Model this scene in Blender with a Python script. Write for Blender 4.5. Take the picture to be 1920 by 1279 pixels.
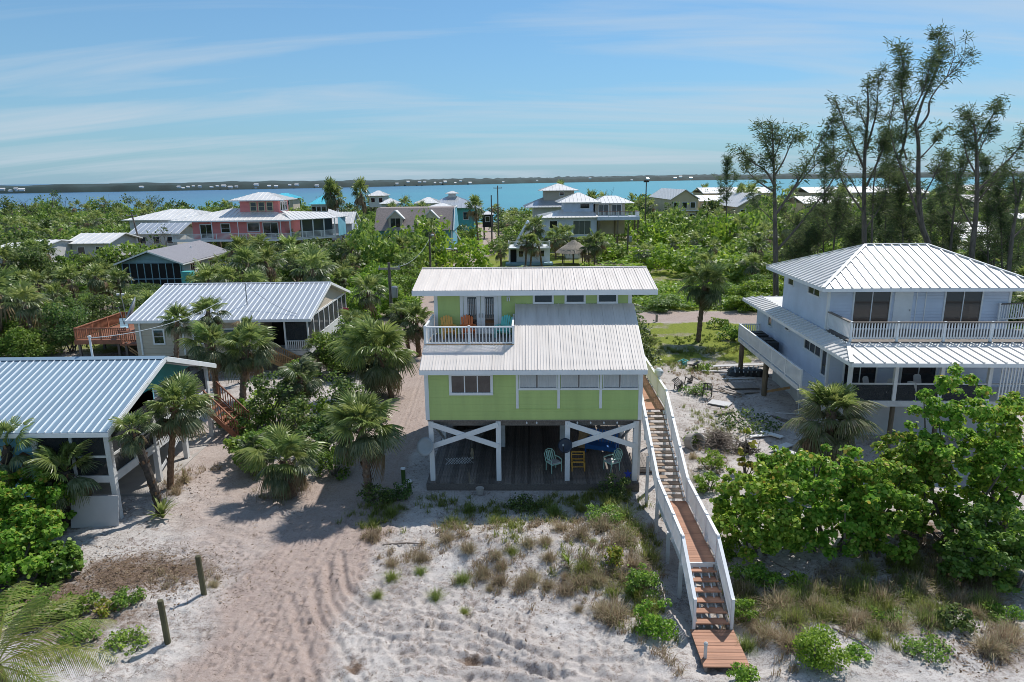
import bpy, bmesh, math, random
import numpy as np
from mathutils import Vector, Matrix

for o in list(bpy.data.objects): bpy.data.objects.remove(o)
R = math.radians
S = bpy.context.scene
COL = S.collection
random.seed(7)
RNG = np.random.default_rng(7)

# ------------------------------------------------------------------ camera, sky, sun, exposure
CAM_H, PITCH, ROLL, FPX = 14.0, R(13.38), R(-0.6), 1280.0
cd = bpy.data.cameras.new('camera'); cam = bpy.data.objects.new('camera', cd); COL.objects.link(cam)
cd.sensor_width = 36.0; cd.lens = 36.0 * FPX / 1920.0; cd.clip_start = 0.2; cd.clip_end = 30000
CM = Matrix.Translation((0, 0, CAM_H)) @ Matrix.Rotation(math.pi/2 - PITCH, 4, 'X') @ Matrix.Rotation(ROLL, 4, 'Z')
cam.matrix_world = CM
S.camera = cam

SUN_EL, SUN_AZ = R(54), R(39)          # azimuth measured from +Y towards +X
w = bpy.data.worlds.new('World'); S.world = w; w.use_nodes = True
nt = w.node_tree; nt.nodes.clear()
N = nt.nodes.new; LK = nt.links.new
sky = N('ShaderNodeTexSky'); sky.sky_type = 'NISHITA'; sky.sun_disc = False
sky.sun_elevation = SUN_EL; sky.sun_rotation = SUN_AZ
sky.air_density = 1.0; sky.dust_density = 0.0; sky.ozone_density = 1.6; sky.altitude = 0
hsv = N('ShaderNodeMixRGB'); hsv.blend_type = 'MULTIPLY'; hsv.inputs[0].default_value = 1.0; hsv.inputs[2].default_value = (0.50, 0.79, 0.97, 1)
LK(sky.outputs[0], hsv.inputs[1])
# thin cirrus: direction projected on a high plane
tc = N('ShaderNodeTexCoord'); sep = N('ShaderNodeSeparateXYZ'); LK(tc.outputs['Generated'], sep.inputs[0])
mx = N('ShaderNodeMath'); mx.operation = 'MAXIMUM'; mx.inputs[1].default_value = 0.0; LK(sep.outputs['Z'], mx.inputs[0])
ad = N('ShaderNodeMath'); ad.operation = 'ADD'; ad.inputs[1].default_value = 0.16; LK(mx.outputs[0], ad.inputs[0])
dx = N('ShaderNodeMath'); dx.operation = 'DIVIDE'; LK(sep.outputs['X'], dx.inputs[0]); LK(ad.outputs[0], dx.inputs[1])
dy = N('ShaderNodeMath'); dy.operation = 'DIVIDE'; LK(sep.outputs['Y'], dy.inputs[0]); LK(ad.outputs[0], dy.inputs[1])
cmb = N('ShaderNodeCombineXYZ'); LK(dx.outputs[0], cmb.inputs[0]); LK(dy.outputs[0], cmb.inputs[1])
mp = N('ShaderNodeMapping'); mp.inputs['Rotation'].default_value = (0, 0, R(14)); mp.inputs['Scale'].default_value = (0.38, 1.9, 1); mp.inputs['Location'].default_value = (3.1, 1.7, 0)
LK(cmb.outputs[0], mp.inputs[0])
cn = N('ShaderNodeTexNoise'); cn.inputs['Scale'].default_value = 1.0; cn.inputs['Detail'].default_value = 9; cn.inputs['Roughness'].default_value = 0.55; cn.inputs['Distortion'].default_value = 0.6
LK(mp.outputs[0], cn.inputs['Vector'])
cr = N('ShaderNodeValToRGB'); cr.color_ramp.elements[0].position = 0.43; cr.color_ramp.elements[1].position = 0.72
cr.color_ramp.elements[0].color = (0, 0, 0, 1); cr.color_ramp.elements[1].color = (0.8, 0.8, 0.8, 1)
LK(cn.outputs['Fac'], cr.inputs[0])
# thin high veil: its path grows longer towards the horizon
vz = N('ShaderNodeMath'); vz.operation = 'ADD'; vz.inputs[1].default_value = 0.13; LK(mx.outputs[0], vz.inputs[0])
vd = N('ShaderNodeMath'); vd.operation = 'DIVIDE'; vd.inputs[0].default_value = 0.115; LK(vz.outputs[0], vd.inputs[1])
vm = N('ShaderNodeMixRGB'); vm.inputs[2].default_value = (2.0, 3.2, 4.3, 1); LK(vd.outputs[0], vm.inputs[0]); LK(hsv.outputs[0], vm.inputs[1])
mixc = N('ShaderNodeMixRGB'); mixc.inputs[2].default_value = (4.3, 5.0, 5.7, 1)
LK(cr.outputs[0], mixc.inputs[0]); LK(vm.outputs[0], mixc.inputs[1])
bg = N('ShaderNodeBackground'); bg.inputs['Strength'].default_value = 0.098; LK(mixc.outputs[0], bg.inputs[0])
wo = N('ShaderNodeOutputWorld'); LK(bg.outputs[0], wo.inputs[0])

sd = bpy.data.lights.new('sun', 'SUN'); sd.energy = 3.5; sd.angle = R(0.5); sd.color = (1.0, 0.955, 0.89)
sun = bpy.data.objects.new('sun', sd); COL.objects.link(sun)
sdir = Vector((math.sin(SUN_AZ)*math.cos(SUN_EL), math.cos(SUN_AZ)*math.cos(SUN_EL), math.sin(SUN_EL)))
sun.rotation_euler = sdir.to_track_quat('Z', 'Y').to_euler(); sun.location = (40, 40, 80)
vs = S.view_settings; vs.view_transform = 'Standard'; vs.look = 'None'; vs.exposure = 0.42; vs.gamma = 1.0; vs.use_curve_mapping = False
S.render.engine = 'CYCLES'; S.cycles.max_bounces = 6; S.cycles.transparent_max_bounces = 8; S.cycles.diffuse_bounces = 3; S.cycles.filter_width = 0.9; S.cycles.use_denoising = True; S.cycles.denoiser = 'OPENIMAGEDENOISE'; S.cycles.denoising_input_passes = 'RGB_ALBEDO_NORMAL'; S.cycles.denoising_prefilter = 'ACCURATE'

# ------------------------------------------------------------------ survey helpers (photo pixel -> point on the land)
M3 = CM.to_3x3()
def ray(px, py): return M3 @ Vector((px-960, 639.5-py, -FPX))
def gp(px, py, z=0.0):
    d = ray(px, py); t = (z-CAM_H)/d.z; return Vector((0, 0, CAM_H)) + d*t
def at(px, py, Y):
    d = ray(px, py); return Vector((0, 0, CAM_H)) + d*(Y/d.y)
def mpp(Y, z=3.0):                      # metres per photo pixel at that distance
    return (Y*math.cos(PITCH) + (CAM_H-z)*math.sin(PITCH))/FPX

# ------------------------------------------------------------------ materials
MATS = {}
def nodes(name):
    m = bpy.data.materials.new(name); m.use_nodes = True; t = m.node_tree; t.nodes.clear()
    out = t.nodes.new('ShaderNodeOutputMaterial'); MATS[name] = m
    return m, t, out
def col4(c): return (c[0], c[1], c[2], 1)
def mat(name, col, rough=0.6, var=0.12, scale=2.0, col2=None, bump=0.0, bscale=30.0, metal=0.0, spec=0.5, stretch=(1, 1, 1), lap=0.0, lap_axis=2, orand=0.0, dirt=None, lap_s=0.9):
    """Painted / weathered surface: two-colour noise, per-object tint, fine bump, optional lap-siding relief and dirt colour."""
    m, t, out = nodes(name); n = t.nodes.new; l = t.links.new
    p = n('ShaderNodeBsdfPrincipled'); l(p.outputs[0], out.inputs[0])
    p.inputs['Roughness'].default_value = rough; p.inputs['Metallic'].default_value = metal; p.inputs['Specular IOR Level'].default_value = spec
    c = n('ShaderNodeTexCoord'); mp = n('ShaderNodeMapping'); mp.inputs['Scale'].default_value = stretch; l(c.outputs['Object'], mp.inputs[0])
    oi = n('ShaderNodeObjectInfo')
    vm = n('ShaderNodeVectorMath'); vm.operation = 'ADD'; l(mp.outputs[0], vm.inputs[0]); l(oi.outputs['Location'], vm.inputs[1])
    nz = n('ShaderNodeTexNoise'); nz.inputs['Scale'].default_value = scale; nz.inputs['Detail'].default_value = 6; nz.inputs['Roughness'].default_value = 0.62; l(vm.outputs[0], nz.inputs['Vector'])
    rp = n('ShaderNodeValToRGB'); e = rp.color_ramp.elements; e[0].position = 0.3; e[1].position = 0.7
    c2 = col2 or tuple(x*(1-2*var) for x in col)
    e[0].color = col4(c2); e[1].color = col4(tuple(min(1, x*(1+var*0.5)) for x in col)); l(nz.outputs['Fac'], rp.inputs[0])
    last = rp.outputs[0]
    if dirt:
        nd = n('ShaderNodeTexNoise'); nd.inputs['Scale'].default_value = scale*0.45; nd.inputs['Detail'].default_value = 8; nd.inputs['Roughness'].default_value = 0.7; l(vm.outputs[0], nd.inputs['Vector'])
        rd = n('ShaderNodeValToRGB'); rd.color_ramp.elements[0].position = 0.5; rd.color_ramp.elements[1].position = 0.78
        rd.color_ramp.elements[1].color = (0.75, 0.75, 0.75, 1); l(nd.outputs['Fac'], rd.inputs[0])
        mxd = n('ShaderNodeMixRGB'); mxd.inputs[2].default_value = col4(dirt); l(rd.outputs[0], mxd.inputs[0]); l(last, mxd.inputs[1]); last = mxd.outputs[0]
    if orand:
        hs = n('ShaderNodeHueSaturation'); mr = n('ShaderNodeMapRange'); mr.inputs['To Min'].default_value = 1-orand; mr.inputs['To Max'].default_value = 1+orand
        l(oi.outputs['Random'], mr.inputs['Value']); l(mr.outputs[0], hs.inputs['Value']); l(last, hs.inputs['Color']); last = hs.outputs[0]
    l(last, p.inputs['Base Color'])
    hgt = None
    if bump:
        nb = n('ShaderNodeTexNoise'); nb.inputs['Scale'].default_value = bscale; nb.inputs['Detail'].default_value = 5; l(vm.outputs[0], nb.inputs['Vector'])
        b = n('ShaderNodeBump'); b.inputs['Strength'].default_value = bump; b.inputs['Distance'].default_value = 0.02; l(nb.outputs['Fac'], b.inputs['Height']); hgt = b
    if lap:
        sp = n('ShaderNodeSeparateXYZ'); l(c.outputs['Object'], sp.inputs[0])
        dv = n('ShaderNodeMath'); dv.operation = 'DIVIDE'; dv.inputs[1].default_value = lap; l(sp.outputs[lap_axis], dv.inputs[0])
        fr = n('ShaderNodeMath'); fr.operation = 'FRACT'; l(dv.outputs[0], fr.inputs[0])
        b2 = n('ShaderNodeBump'); b2.inputs['Strength'].default_value = lap_s; b2.inputs['Distance'].default_value = 0.025; b2.invert = True; l(fr.outputs[0], b2.inputs['Height'])
        if hgt: l(hgt.outputs[0], b2.inputs['Normal'])
        hgt = b2
    if hgt: l(hgt.outputs[0], p.inputs['Normal'])
    return m
def leafmat(name, cols, trans=0.35, rough=0.45, orand=0.12, spec=0.35):
    """Foliage: each leaf takes its own colour from the ramp; part of the light comes through the leaf."""
    m, t, out = nodes(name); n = t.nodes.new; l = t.links.new
    g = n('ShaderNodeNewGeometry'); rp = n('ShaderNodeValToRGB'); el = rp.color_ramp.elements
    while len(el) < len(cols): el.new(0.5)
    for i, c in enumerate(cols): el[i].position = i/(len(cols)-1); el[i].color = col4(c)
    l(g.outputs['Random Per Island'], rp.inputs[0])
    oi = n('ShaderNodeObjectInfo'); mr = n('ShaderNodeMapRange'); mr.inputs['To Min'].default_value = 1-orand; mr.inputs['To Max'].default_value = 1+orand*1.3; l(oi.outputs['Random'], mr.inputs['Value'])
    mr2 = n('ShaderNodeMapRange'); mr2.inputs['To Min'].default_value = 0.482; mr2.inputs['To Max'].default_value = 0.510
    ml = n('ShaderNodeMath'); ml.operation = 'MULTIPLY'; ml.inputs[1].default_value = 7.31; l(oi.outputs['Random'], ml.inputs[0])
    fr = n('ShaderNodeMath'); fr.operation = 'FRACT'; l(ml.outputs[0], fr.inputs[0]); l(fr.outputs[0], mr2.inputs['Value'])
    hs = n('ShaderNodeHueSaturation'); l(rp.outputs[0], hs.inputs['Color']); l(mr.outputs[0], hs.inputs['Value']); l(mr2.outputs[0], hs.inputs['Hue'])
    p = n('ShaderNodeBsdfPrincipled'); p.inputs['Roughness'].default_value = rough; p.inputs['Specular IOR Level'].default_value = spec; l(hs.outputs[0], p.inputs['Base Color'])
    tr = n('ShaderNodeBsdfTranslucent'); h2 = n('ShaderNodeHueSaturation'); h2.inputs['Hue'].default_value = 0.49; h2.inputs['Value'].default_value = 1.35; l(hs.outputs[0], h2.inputs['Color']); l(h2.outputs[0], tr.inputs[0])
    mx = n('ShaderNodeMixShader'); mx.inputs[0].default_value = trans; l(p.outputs[0], mx.inputs[1]); l(tr.outputs[0], mx.inputs[2]); l(mx.outputs[0], out.inputs[0])
    return m
def glassmat(name, col, rough=0.05):
    m, t, out = nodes(name); n = t.nodes.new; l = t.links.new
    p = n('ShaderNodeBsdfPrincipled'); p.inputs['Base Color'].default_value = col4(col); p.inputs['Roughness'].default_value = rough; p.inputs['Specular IOR Level'].default_value = 0.8
    c = n('ShaderNodeTexCoord'); nz = n('ShaderNodeTexNoise'); nz.inputs['Scale'].default_value = 1.4; l(c.outputs['Object'], nz.inputs['Vector'])
    b = n('ShaderNodeBump'); b.inputs['Strength'].default_value = 0.05; l(nz.outputs['Fac'], b.inputs['Height']); l(b.outputs[0], p.inputs['Normal'])
    l(p.outputs[0], out.inputs[0]); return m
def screenmat(name, alpha, col):
    """Insect screen: fine dark mesh one can partly look through."""
    m, t, out = nodes(name); n = t.nodes.new; l = t.links.new
    p = n('ShaderNodeBsdfPrincipled'); p.inputs['Base Color'].default_value = col4(col); p.inputs['Roughness'].default_value = 0.8
    tr = n('ShaderNodeBsdfTransparent'); mx = n('ShaderNodeMixShader'); mx.inputs[0].default_value = alpha
    l(tr.outputs[0], mx.inputs[1]); l(p.outputs[0], mx.inputs[2]); l(mx.outputs[0], out.inputs[0]); return m

mat('white', (0.78, 0.79, 0.80), 0.5, 0.05, 1.5, bump=0.1)
mat('white_old', (0.68, 0.69, 0.70), 0.6, 0.10, 2.0, bump=0.2, dirt=(0.42, 0.40, 0.36))
mat('green_siding', (0.46, 0.58, 0.20), 0.62, 0.07, 0.7, lap=0.17, bump=0.1, lap_s=0.5, dirt=(0.37, 0.45, 0.18), stretch=(2.2, 2.2, .35))
mat('roof_cream', (0.74, 0.68, 0.63), 0.55, 0.07, 0.9, stretch=(3, 0.4, 0.4), dirt=(0.53, 0.47, 0.42), spec=0.4)
mat('roof_white', (0.77, 0.755, 0.73), 0.38, 0.06, 0.8, metal=0.12, dirt=(0.60, 0.58, 0.55), spec=0.5)
mat('roof_steel', (0.50, 0.53, 0.57), 0.36, 0.08, 0.5, metal=0.45, stretch=(3, 0.5, 0.5), dirt=(0.52, 0.54, 0.56))
mat('roof_blue', (0.29, 0.40, 0.49), 0.36, 0.06, 0.5, metal=0.35, stretch=(3, 0.5, 0.5))
mat('rib_pale', (0.86, 0.88, 0.90), 0.3, 0.04, 1.0)
mat('shade_blue_siding', (0.60, 0.665, 0.79), 0.6, 0.06, 0.8, lap=0.18, bump=0.1, lap_s=0.8, dirt=(0.52, 0.57, 0.67))  # blue of sky-lit shade put into the base colour of white siding
mat('grey_wall', (0.60, 0.60, 0.60), 0.7, 0.06, 1.0, bump=0.1)
mat('teal_paint', (0.10, 0.46, 0.47), 0.55, 0.08, 1.5, bump=0.1)
mat('blue_siding', (0.16, 0.42, 0.54), 0.55, 0.08, 1.0, lap=0.18)
mat('slate_siding', (0.27, 0.42, 0.50), 0.6, 0.08, 1.0, lap=0.18)
mat('pink_siding', (0.80, 0.25, 0.24), 0.6, 0.05, 0.6, lap=0.2)
mat('cream_wall', (0.62, 0.52, 0.34), 0.7, 0.06, 0.4, bump=0.1)
mat('beige_wall', (0.52, 0.45, 0.36), 0.7, 0.06, 0.6, lap=0.2)
mat('shingle_grey', (0.25, 0.25, 0.28), 0.85, 0.16, 6.0, bump=0.5, bscale=12)
mat('shingle_brown', (0.30, 0.25, 0.235), 0.85, 0.16, 6.0, bump=0.5, bscale=12)
mat('wood_dark', (0.20, 0.175, 0.155), 0.75, 0.25, 3.0, stretch=(6, 1, 6), bump=0.3, orand=0.35)
mat('wood_grey', (0.30, 0.265, 0.24), 0.75, 0.22, 3.0, stretch=(6, 0.6, 6), bump=0.3, orand=0.22)
mat('wood_red', (0.41, 0.205, 0.125), 0.65, 0.16, 2.0, stretch=(0.6, 6, 6), bump=0.25, orand=0.14)
mat('wood_weather', (0.33, 0.235, 0.165), 0.75, 0.22, 3.0, stretch=(0.6, 6, 6), bump=0.3, orand=0.25)
mat('wood_brown', (0.30, 0.125, 0.07), 0.65, 0.2, 3.0, bump=0.25, orand=0.2)
mat('wood_tan', (0.50, 0.30, 0.14), 0.65, 0.2, 3.0, bump=0.25, orand=0.15)
mat('wood_post', (0.11, 0.105, 0.055), 0.85, 0.25, 6.0, stretch=(1, 1, 0.2), bump=0.5)
mat('wood_pile', (0.20, 0.16, 0.11), 0.85, 0.25, 5.0, stretch=(1, 1, 0.2), bump=0.5)
mat('driftwood', (0.27, 0.22, 0.18), 0.85, 0.25, 6.0, bump=0.4)
mat('bark_grey', (0.165, 0.14, 0.12), 0.9, 0.3, 5.0, stretch=(1, 1, 0.25), bump=0.6)
mat('bark_dark', (0.07, 0.055, 0.045), 0.9, 0.3, 6.0, bump=0.6)
mat('palm_bark', (0.21, 0.15, 0.11), 0.9, 0.3, 7.0, bump=0.7, bscale=14, dirt=(0.10, 0.07, 0.05))
mat('boot_brown', (0.25, 0.15, 0.09), 0.9, 0.3, 7.0, bump=0.6)
mat('pale_board', (0.53, 0.53, 0.54), 0.8, 0.06, 1.0, bump=0.1)
mat('concrete', (0.42, 0.39, 0.36), 0.9, 0.12, 1.0, bump=0.3)
mat('dish_grey', (0.33, 0.37, 0.40), 0.55, 0.06)
mat('dish_dark', (0.012, 0.022, 0.045), 0.4, 0.06)
mat('metal_grey', (0.35, 0.36, 0.38), 0.4, 0.08, metal=0.6)
mat('black_plastic', (0.012, 0.014, 0.014), 0.45, 0.1)
mat('chair_yellow', (0.80, 0.42, 0.09), 0.5, 0.05)
mat('chair_orange', (0.72, 0.19, 0.05), 0.5, 0.05)
mat('chair_teal', (0.14, 0.60, 0.56), 0.5, 0.05)
mat('chair_mint', (0.48, 0.74, 0.62), 0.5, 0.05)
mat('chair_ochre', (0.72, 0.40, 0.08), 0.5, 0.05)
mat('bench_blue', (0.02, 0.13, 0.40), 0.5, 0.08)
mat('star_blue', (0.03, 0.06, 0.42), 0.5, 0.1)
mat('curtain', (0.52, 0.53, 0.54), 0.9, 0.06)
mat('thatch', (0.34, 0.30, 0.25), 0.95, 0.25, 8.0, bump=0.6, orand=0.2)
mat('flag_red', (0.60, 0.10, 0.16), 0.8, 0.1)
mat('roof_turq', (0.10, 0.55, 0.68), 0.4, 0.06)
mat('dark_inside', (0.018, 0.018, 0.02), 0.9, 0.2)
mat('ac_dark', (0.02, 0.022, 0.025), 0.6, 0.1)
mat('plant_pot', (0.30, 0.13, 0.07), 0.7, 0.1)
glassmat('glass', (0.014, 0.018, 0.024)); glassmat('glass_brown', (0.05, 0.04, 0.035), 0.08); glassmat('glass_grey', (0.10, 0.11, 0.12), 0.12)
screenmat('screen', 0.72, (0.03, 0.035, 0.04))
leafmat('leaf_bright', [(0.072, 0.163, 0.016), (0.156, 0.299, 0.029), (0.221, 0.377, 0.039), (0.312, 0.429, 0.065)], 0.45)
leafmat('leaf_mid', [(0.062, 0.133, 0.026), (0.125, 0.232, 0.039), (0.178, 0.294, 0.053), (0.267, 0.356, 0.09)], 0.42)
leafmat('leaf_dark', [(0.031, 0.068, 0.02), (0.068, 0.128, 0.031), (0.102, 0.17, 0.043), (0.17, 0.204, 0.076)], 0.36)
leafmat('leaf_grape', [(.07,.16,.022),(.15,.30,.035),(.23,.40,.05),(.38,.50,.10)], .52, 0.5, 0.1, 0.2)
leafmat('leaf_yellow', [(0.14, 0.20, 0.02), (0.24, 0.32, 0.04), (0.34, 0.36, 0.06), (0.42, 0.30, 0.06)], 0.4)
leafmat('frond_green', [(0.11, 0.17, 0.045), (0.2, 0.27, 0.07), (0.3, 0.36, 0.13)], 0.42, 0.38, 0.15, 0.5)
leafmat('frond_dark', [(0.065, 0.1, 0.04), (0.12, 0.16, 0.07), (0.21, 0.23, 0.13)], 0.34, 0.42, 0.15, 0.5)
leafmat('frond_dry', [(0.17, 0.11, 0.06), (0.26, 0.19, 0.11), (0.20, 0.17, 0.08)], 0.2, 0.7, 0.15)
leafmat('frond_grey', [(0.21, 0.21, 0.14), (0.14, 0.182, 0.07), (0.308, 0.28, 0.196)], 0.35, 0.6, 0.15)
leafmat('coco', [(0.108, 0.162, 0.024), (0.192, 0.24, 0.042), (0.264, 0.264, 0.072)], 0.42, 0.4, 0.1, 0.5)
leafmat('needle', [(0.045, 0.076, 0.032), (0.086, 0.131, 0.05), (0.124, 0.162, 0.068)], 0.45, 0.6, 0.1)
leafmat('grass_green', [(0.09, 0.13, 0.03), (0.19, 0.25, 0.05), (0.33, 0.37, 0.12)], 0.45, 0.5, 0.1)
leafmat('grass_dry', [(0.2, 0.14, 0.08), (0.34, 0.27, 0.17), (0.45, 0.39, 0.27), (0.22, 0.23, 0.09)], 0.4, 0.7, 0.15)
leafmat('litter', [(0.07, 0.045, 0.028), (0.16, 0.10, 0.06), (0.30, 0.22, 0.15)], 0.05, 0.85, 0.1)
leafmat('straw', [(0.34, 0.30, 0.20), (0.46, 0.41, 0.28)], 0.3, 0.7)

# ------------------------------------------------------------------ mesh helpers
class MB:
    def __init__(s): s.v = []; s.f = []; s.m = []
    def add(s, vs, fs, mi=0):
        b = len(s.v); s.v += [tuple(p) for p in vs]; s.f += [tuple(b+i for i in f) for f in fs]; s.m += [mi]*len(fs); return s
    def box(s, x0, x1, y0, y1, z0, z1, mi=0):
        return s.add([(x0,y0,z0),(x1,y0,z0),(x1,y1,z0),(x0,y1,z0),(x0,y0,z1),(x1,y0,z1),(x1,y1,z1),(x0,y1,z1)],
                     [(3,2,1,0),(4,5,6,7),(0,1,5,4),(1,2,6,5),(2,3,7,6),(3,0,4,7)], mi)
    def beam(s, p, q, w, h, mi=0, up=(0, 0, 1)):
        p = Vector(p); q = Vector(q); d = (q-p).normalized(); a = d.cross(Vector(up))
        if a.length < 1e-4: a = Vector((1, 0, 0))
        a = a.normalized()*w/2; b = a.cross(d).normalized()*h/2
        vs = [p-a-b, p+a-b, p+a+b, p-a+b, q-a-b, q+a-b, q+a+b, q-a+b]
        return s.add(vs, [(3,2,1,0),(4,5,6,7),(0,1,5,4),(1,2,6,5),(2,3,7,6),(3,0,4,7)], mi)
    def prism(s, poly, vec, mi=0):
        n = len(poly); vec = Vector(vec); a = [Vector(p) for p in poly]; b = [p+vec for p in a]
        return s.add(a+b, [tuple(range(n))[::-1], tuple(range(n, 2*n))] + [(i, (i+1) % n, n+(i+1) % n, n+i) for i in range(n)], mi)
    def tube(s, pts, rad, n=8, mi=0, cap=True):
        pts = [Vector(p) for p in pts]
        if not isinstance(rad, (list, tuple)): rad = [rad]*len(pts)
        b = len(s.v); ref = Vector((0.31, 0.17, 0.93))
        for i, p in enumerate(pts):
            d = (pts[min(i+1, len(pts)-1)]-pts[max(i-1, 0)]).normalized()
            u = d.cross(ref)
            if u.length < 1e-3: u = d.cross(Vector((1, 0, 0)))
            u.normalize(); v = d.cross(u)
            for k in range(n):
                a = 2*math.pi*k/n; s.v.append(tuple(p + (u*math.cos(a)+v*math.sin(a))*rad[i]))
        for i in range(len(pts)-1):
            for k in range(n):
                s.f.append((b+i*n+k, b+i*n+(k+1) % n, b+(i+1)*n+(k+1) % n, b+(i+1)*n+k)); s.m.append(mi)
        if cap:
            s.f.append(tuple(b+k for k in range(n))[::-1]); s.m.append(mi)
            e = b+(len(pts)-1)*n; s.f.append(tuple(e+k for k in range(n))); s.m.append(mi)
        return s
    def lathe(s, prof, n=16, mi=0, c=(0, 0, 0)):
        b = len(s.v)
        for r, z in prof:
            for k in range(n):
                a = 2*math.pi*k/n; s.v.append((c[0]+r*math.cos(a), c[1]+r*math.sin(a), c[2]+z))
        for i in range(len(prof)-1):
            for k in range(n):
                s.f.append((b+i*n+k, b+i*n+(k+1) % n, b+(i+1)*n+(k+1) % n, b+(i+1)*n+k)); s.m.append(mi)
        return s
    def mesh(s, name, mats, smooth=False, recalc=True):
        me = bpy.data.meshes.new(name); me.from_pydata(s.v, [], s.f)
        for m in (mats if isinstance(mats, (list, tuple)) else [mats]): me.materials.append(MATS[m])
        me.polygons.foreach_set('material_index', s.m)
        if recalc:
            bm = bmesh.new(); bm.from_mesh(me); bmesh.ops.recalc_face_normals(bm, faces=bm.faces); bm.to_mesh(me); bm.free()
        if smooth: me.polygons.foreach_set('use_smooth', [True]*len(me.polygons))
        me.update(); return me
    def build(s, name, mats, parent=None, smooth=False, loc=None, recalc=True):
        return link(name, s.mesh(name, mats, smooth, recalc), parent, loc)
def link(name, me, parent=None, loc=None, rot=None, scale=None):
    o = bpy.data.objects.new(name, me); COL.objects.link(o)
    if parent: o.parent = parent
    if loc is not None: o.location = loc
    if rot is not None: o.rotation_euler = rot
    if scale is not None: o.scale = scale if isinstance(scale, (tuple, list)) else (scale,)*3
    return o
def tag(o, label=None, cat=None, group=None, kind=None):
    if label: o['label'] = label
    if cat: o['category'] = cat
    if group: o['group'] = group
    if kind: o['kind'] = kind
    return o
def thing(name, label, cat, loc=(0, 0, 0), rz=0.0, group=None):
    o = link(name, None, None, loc, (0, 0, rz)); o.empty_display_size = 0.3
    return tag(o, label, cat, group)
def copy_tree(o, parent=None):
    c = o.copy(); COL.objects.link(c); c.parent = parent
    for ch in o.children: copy_tree(ch, c)
    return c
def np_mesh(name, V, F, mats, mi=None, smooth=False):
    """uniform faces (n x k) from numpy arrays"""
    me = bpy.data.meshes.new(name); k = F.shape[1]
    me.vertices.add(len(V)); me.vertices.foreach_set('co', np.ascontiguousarray(V, dtype=np.float32).ravel())
    me.loops.add(F.size); me.loops.foreach_set('vertex_index', np.ascontiguousarray(F, dtype=np.int32).ravel())
    me.polygons.add(len(F)); me.polygons.foreach_set('loop_start', np.arange(0, F.size, k, dtype=np.int32))
    for m in (mats if isinstance(mats, (list, tuple)) else [mats]): me.materials.append(MATS[m])
    if mi is not None: me.polygons.foreach_set('material_index', np.asarray(mi, dtype=np.int32))
    me.update(calc_edges=True)
    if smooth: me.polygons.foreach_set('use_smooth', np.ones(len(F), dtype=bool))
    return me

# ------------------------------------------------------------------ noise for the terrain
_pt = np.random.default_rng(11).random((256, 256))
def vnoise(x, y):
    xi = np.floor(x).astype(int); yi = np.floor(y).astype(int); fx = x-xi; fy = y-yi
    fx = fx*fx*(3-2*fx); fy = fy*fy*(3-2*fy)
    a = _pt[xi & 255, yi & 255]; b = _pt[(xi+1) & 255, yi & 255]; c = _pt[xi & 255, (yi+1) & 255]; d = _pt[(xi+1) & 255, (yi+1) & 255]
    return (a*(1-fx)+b*fx)*(1-fy)+(c*(1-fx)+d*fx)*fy
def fbm(x, y, o=4):
    s = 0; a = 0.5; t = 0
    for i in range(o): s = s+a*vnoise(x*2**i+17.3*i, y*2**i+5.1*i); t += a; a *= 0.5
    return s/t
def dpoly(x, y, pts):
    best = np.full(np.shape(x), 1e9)
    for (ax, ay), (bx, by) in zip(pts[:-1], pts[1:]):
        vx, vy = bx-ax, by-ay; t = np.clip(((x-ax)*vx+(y-ay)*vy)/(vx*vx+vy*vy+1e-9), 0, 1)
        best = np.minimum(best, np.hypot(x-ax-t*vx, y-ay-t*vy))
    return best
def G2(*ps): return [tuple(gp(*p)[:2]) for p in ps]
def curve(pts, n=5):
    """Catmull-Rom through 2-D points"""
    out = []
    for i in range(len(pts)-1):
        p0 = pts[max(i-1, 0)]; p1 = pts[i]; p2 = pts[i+1]; p3 = pts[min(i+2, len(pts)-1)]
        for k in range(n):
            t = k/n
            out.append(tuple(0.5*(2*p1[j]+(p2[j]-p0[j])*t+(2*p0[j]-5*p1[j]+4*p2[j]-p3[j])*t*t+(3*p1[j]-p0[j]-3*p2[j]+p3[j])*t**3) for j in range(len(p1))))
    out.append(tuple(pts[-1])); return out
def sstep(a, b, x):
    t = np.clip((x-a)/(b-a), 0, 1); return t*t*(3-2*t)

DRIVE = curve(G2((430, 1330), (520, 1150), (600, 1010), (670, 905), (735, 800), (768, 720), (790, 650), (795, 600), (815, 540), (870, 496), (910, 470), (918, 445), (905, 420)))
CROSS = curve(G2((1560, 615), (1400, 596), (1290, 594), (1190, 594), (1050, 592), (930, 590), (800, 585)))
SIDE = curve(G2((560, 1040), (470, 985), (440, 900), (440, 850), (430, 780)))
YARD = curve(G2((1180, 1330), (900, 1230), (720, 1130), (640, 1060)))
def off(c, d):
    a = np.array(c); t = np.gradient(a, axis=0); t /= np.linalg.norm(t, axis=1)[:, None]+1e-9
    return [tuple(p) for p in a+np.stack([-t[:, 1], t[:, 0]], 1)*d]
RUTS = [(off(DRIVE, d_), w_, h_) for d_, w_, h_ in ((.66, .10, .024), (.92, .06, .018), (-.62, .10, .024), (-.9, .06, .018), (.2, .05, .010), (1.5, .07, .014), (-1.5, .09, .016))]
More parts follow.
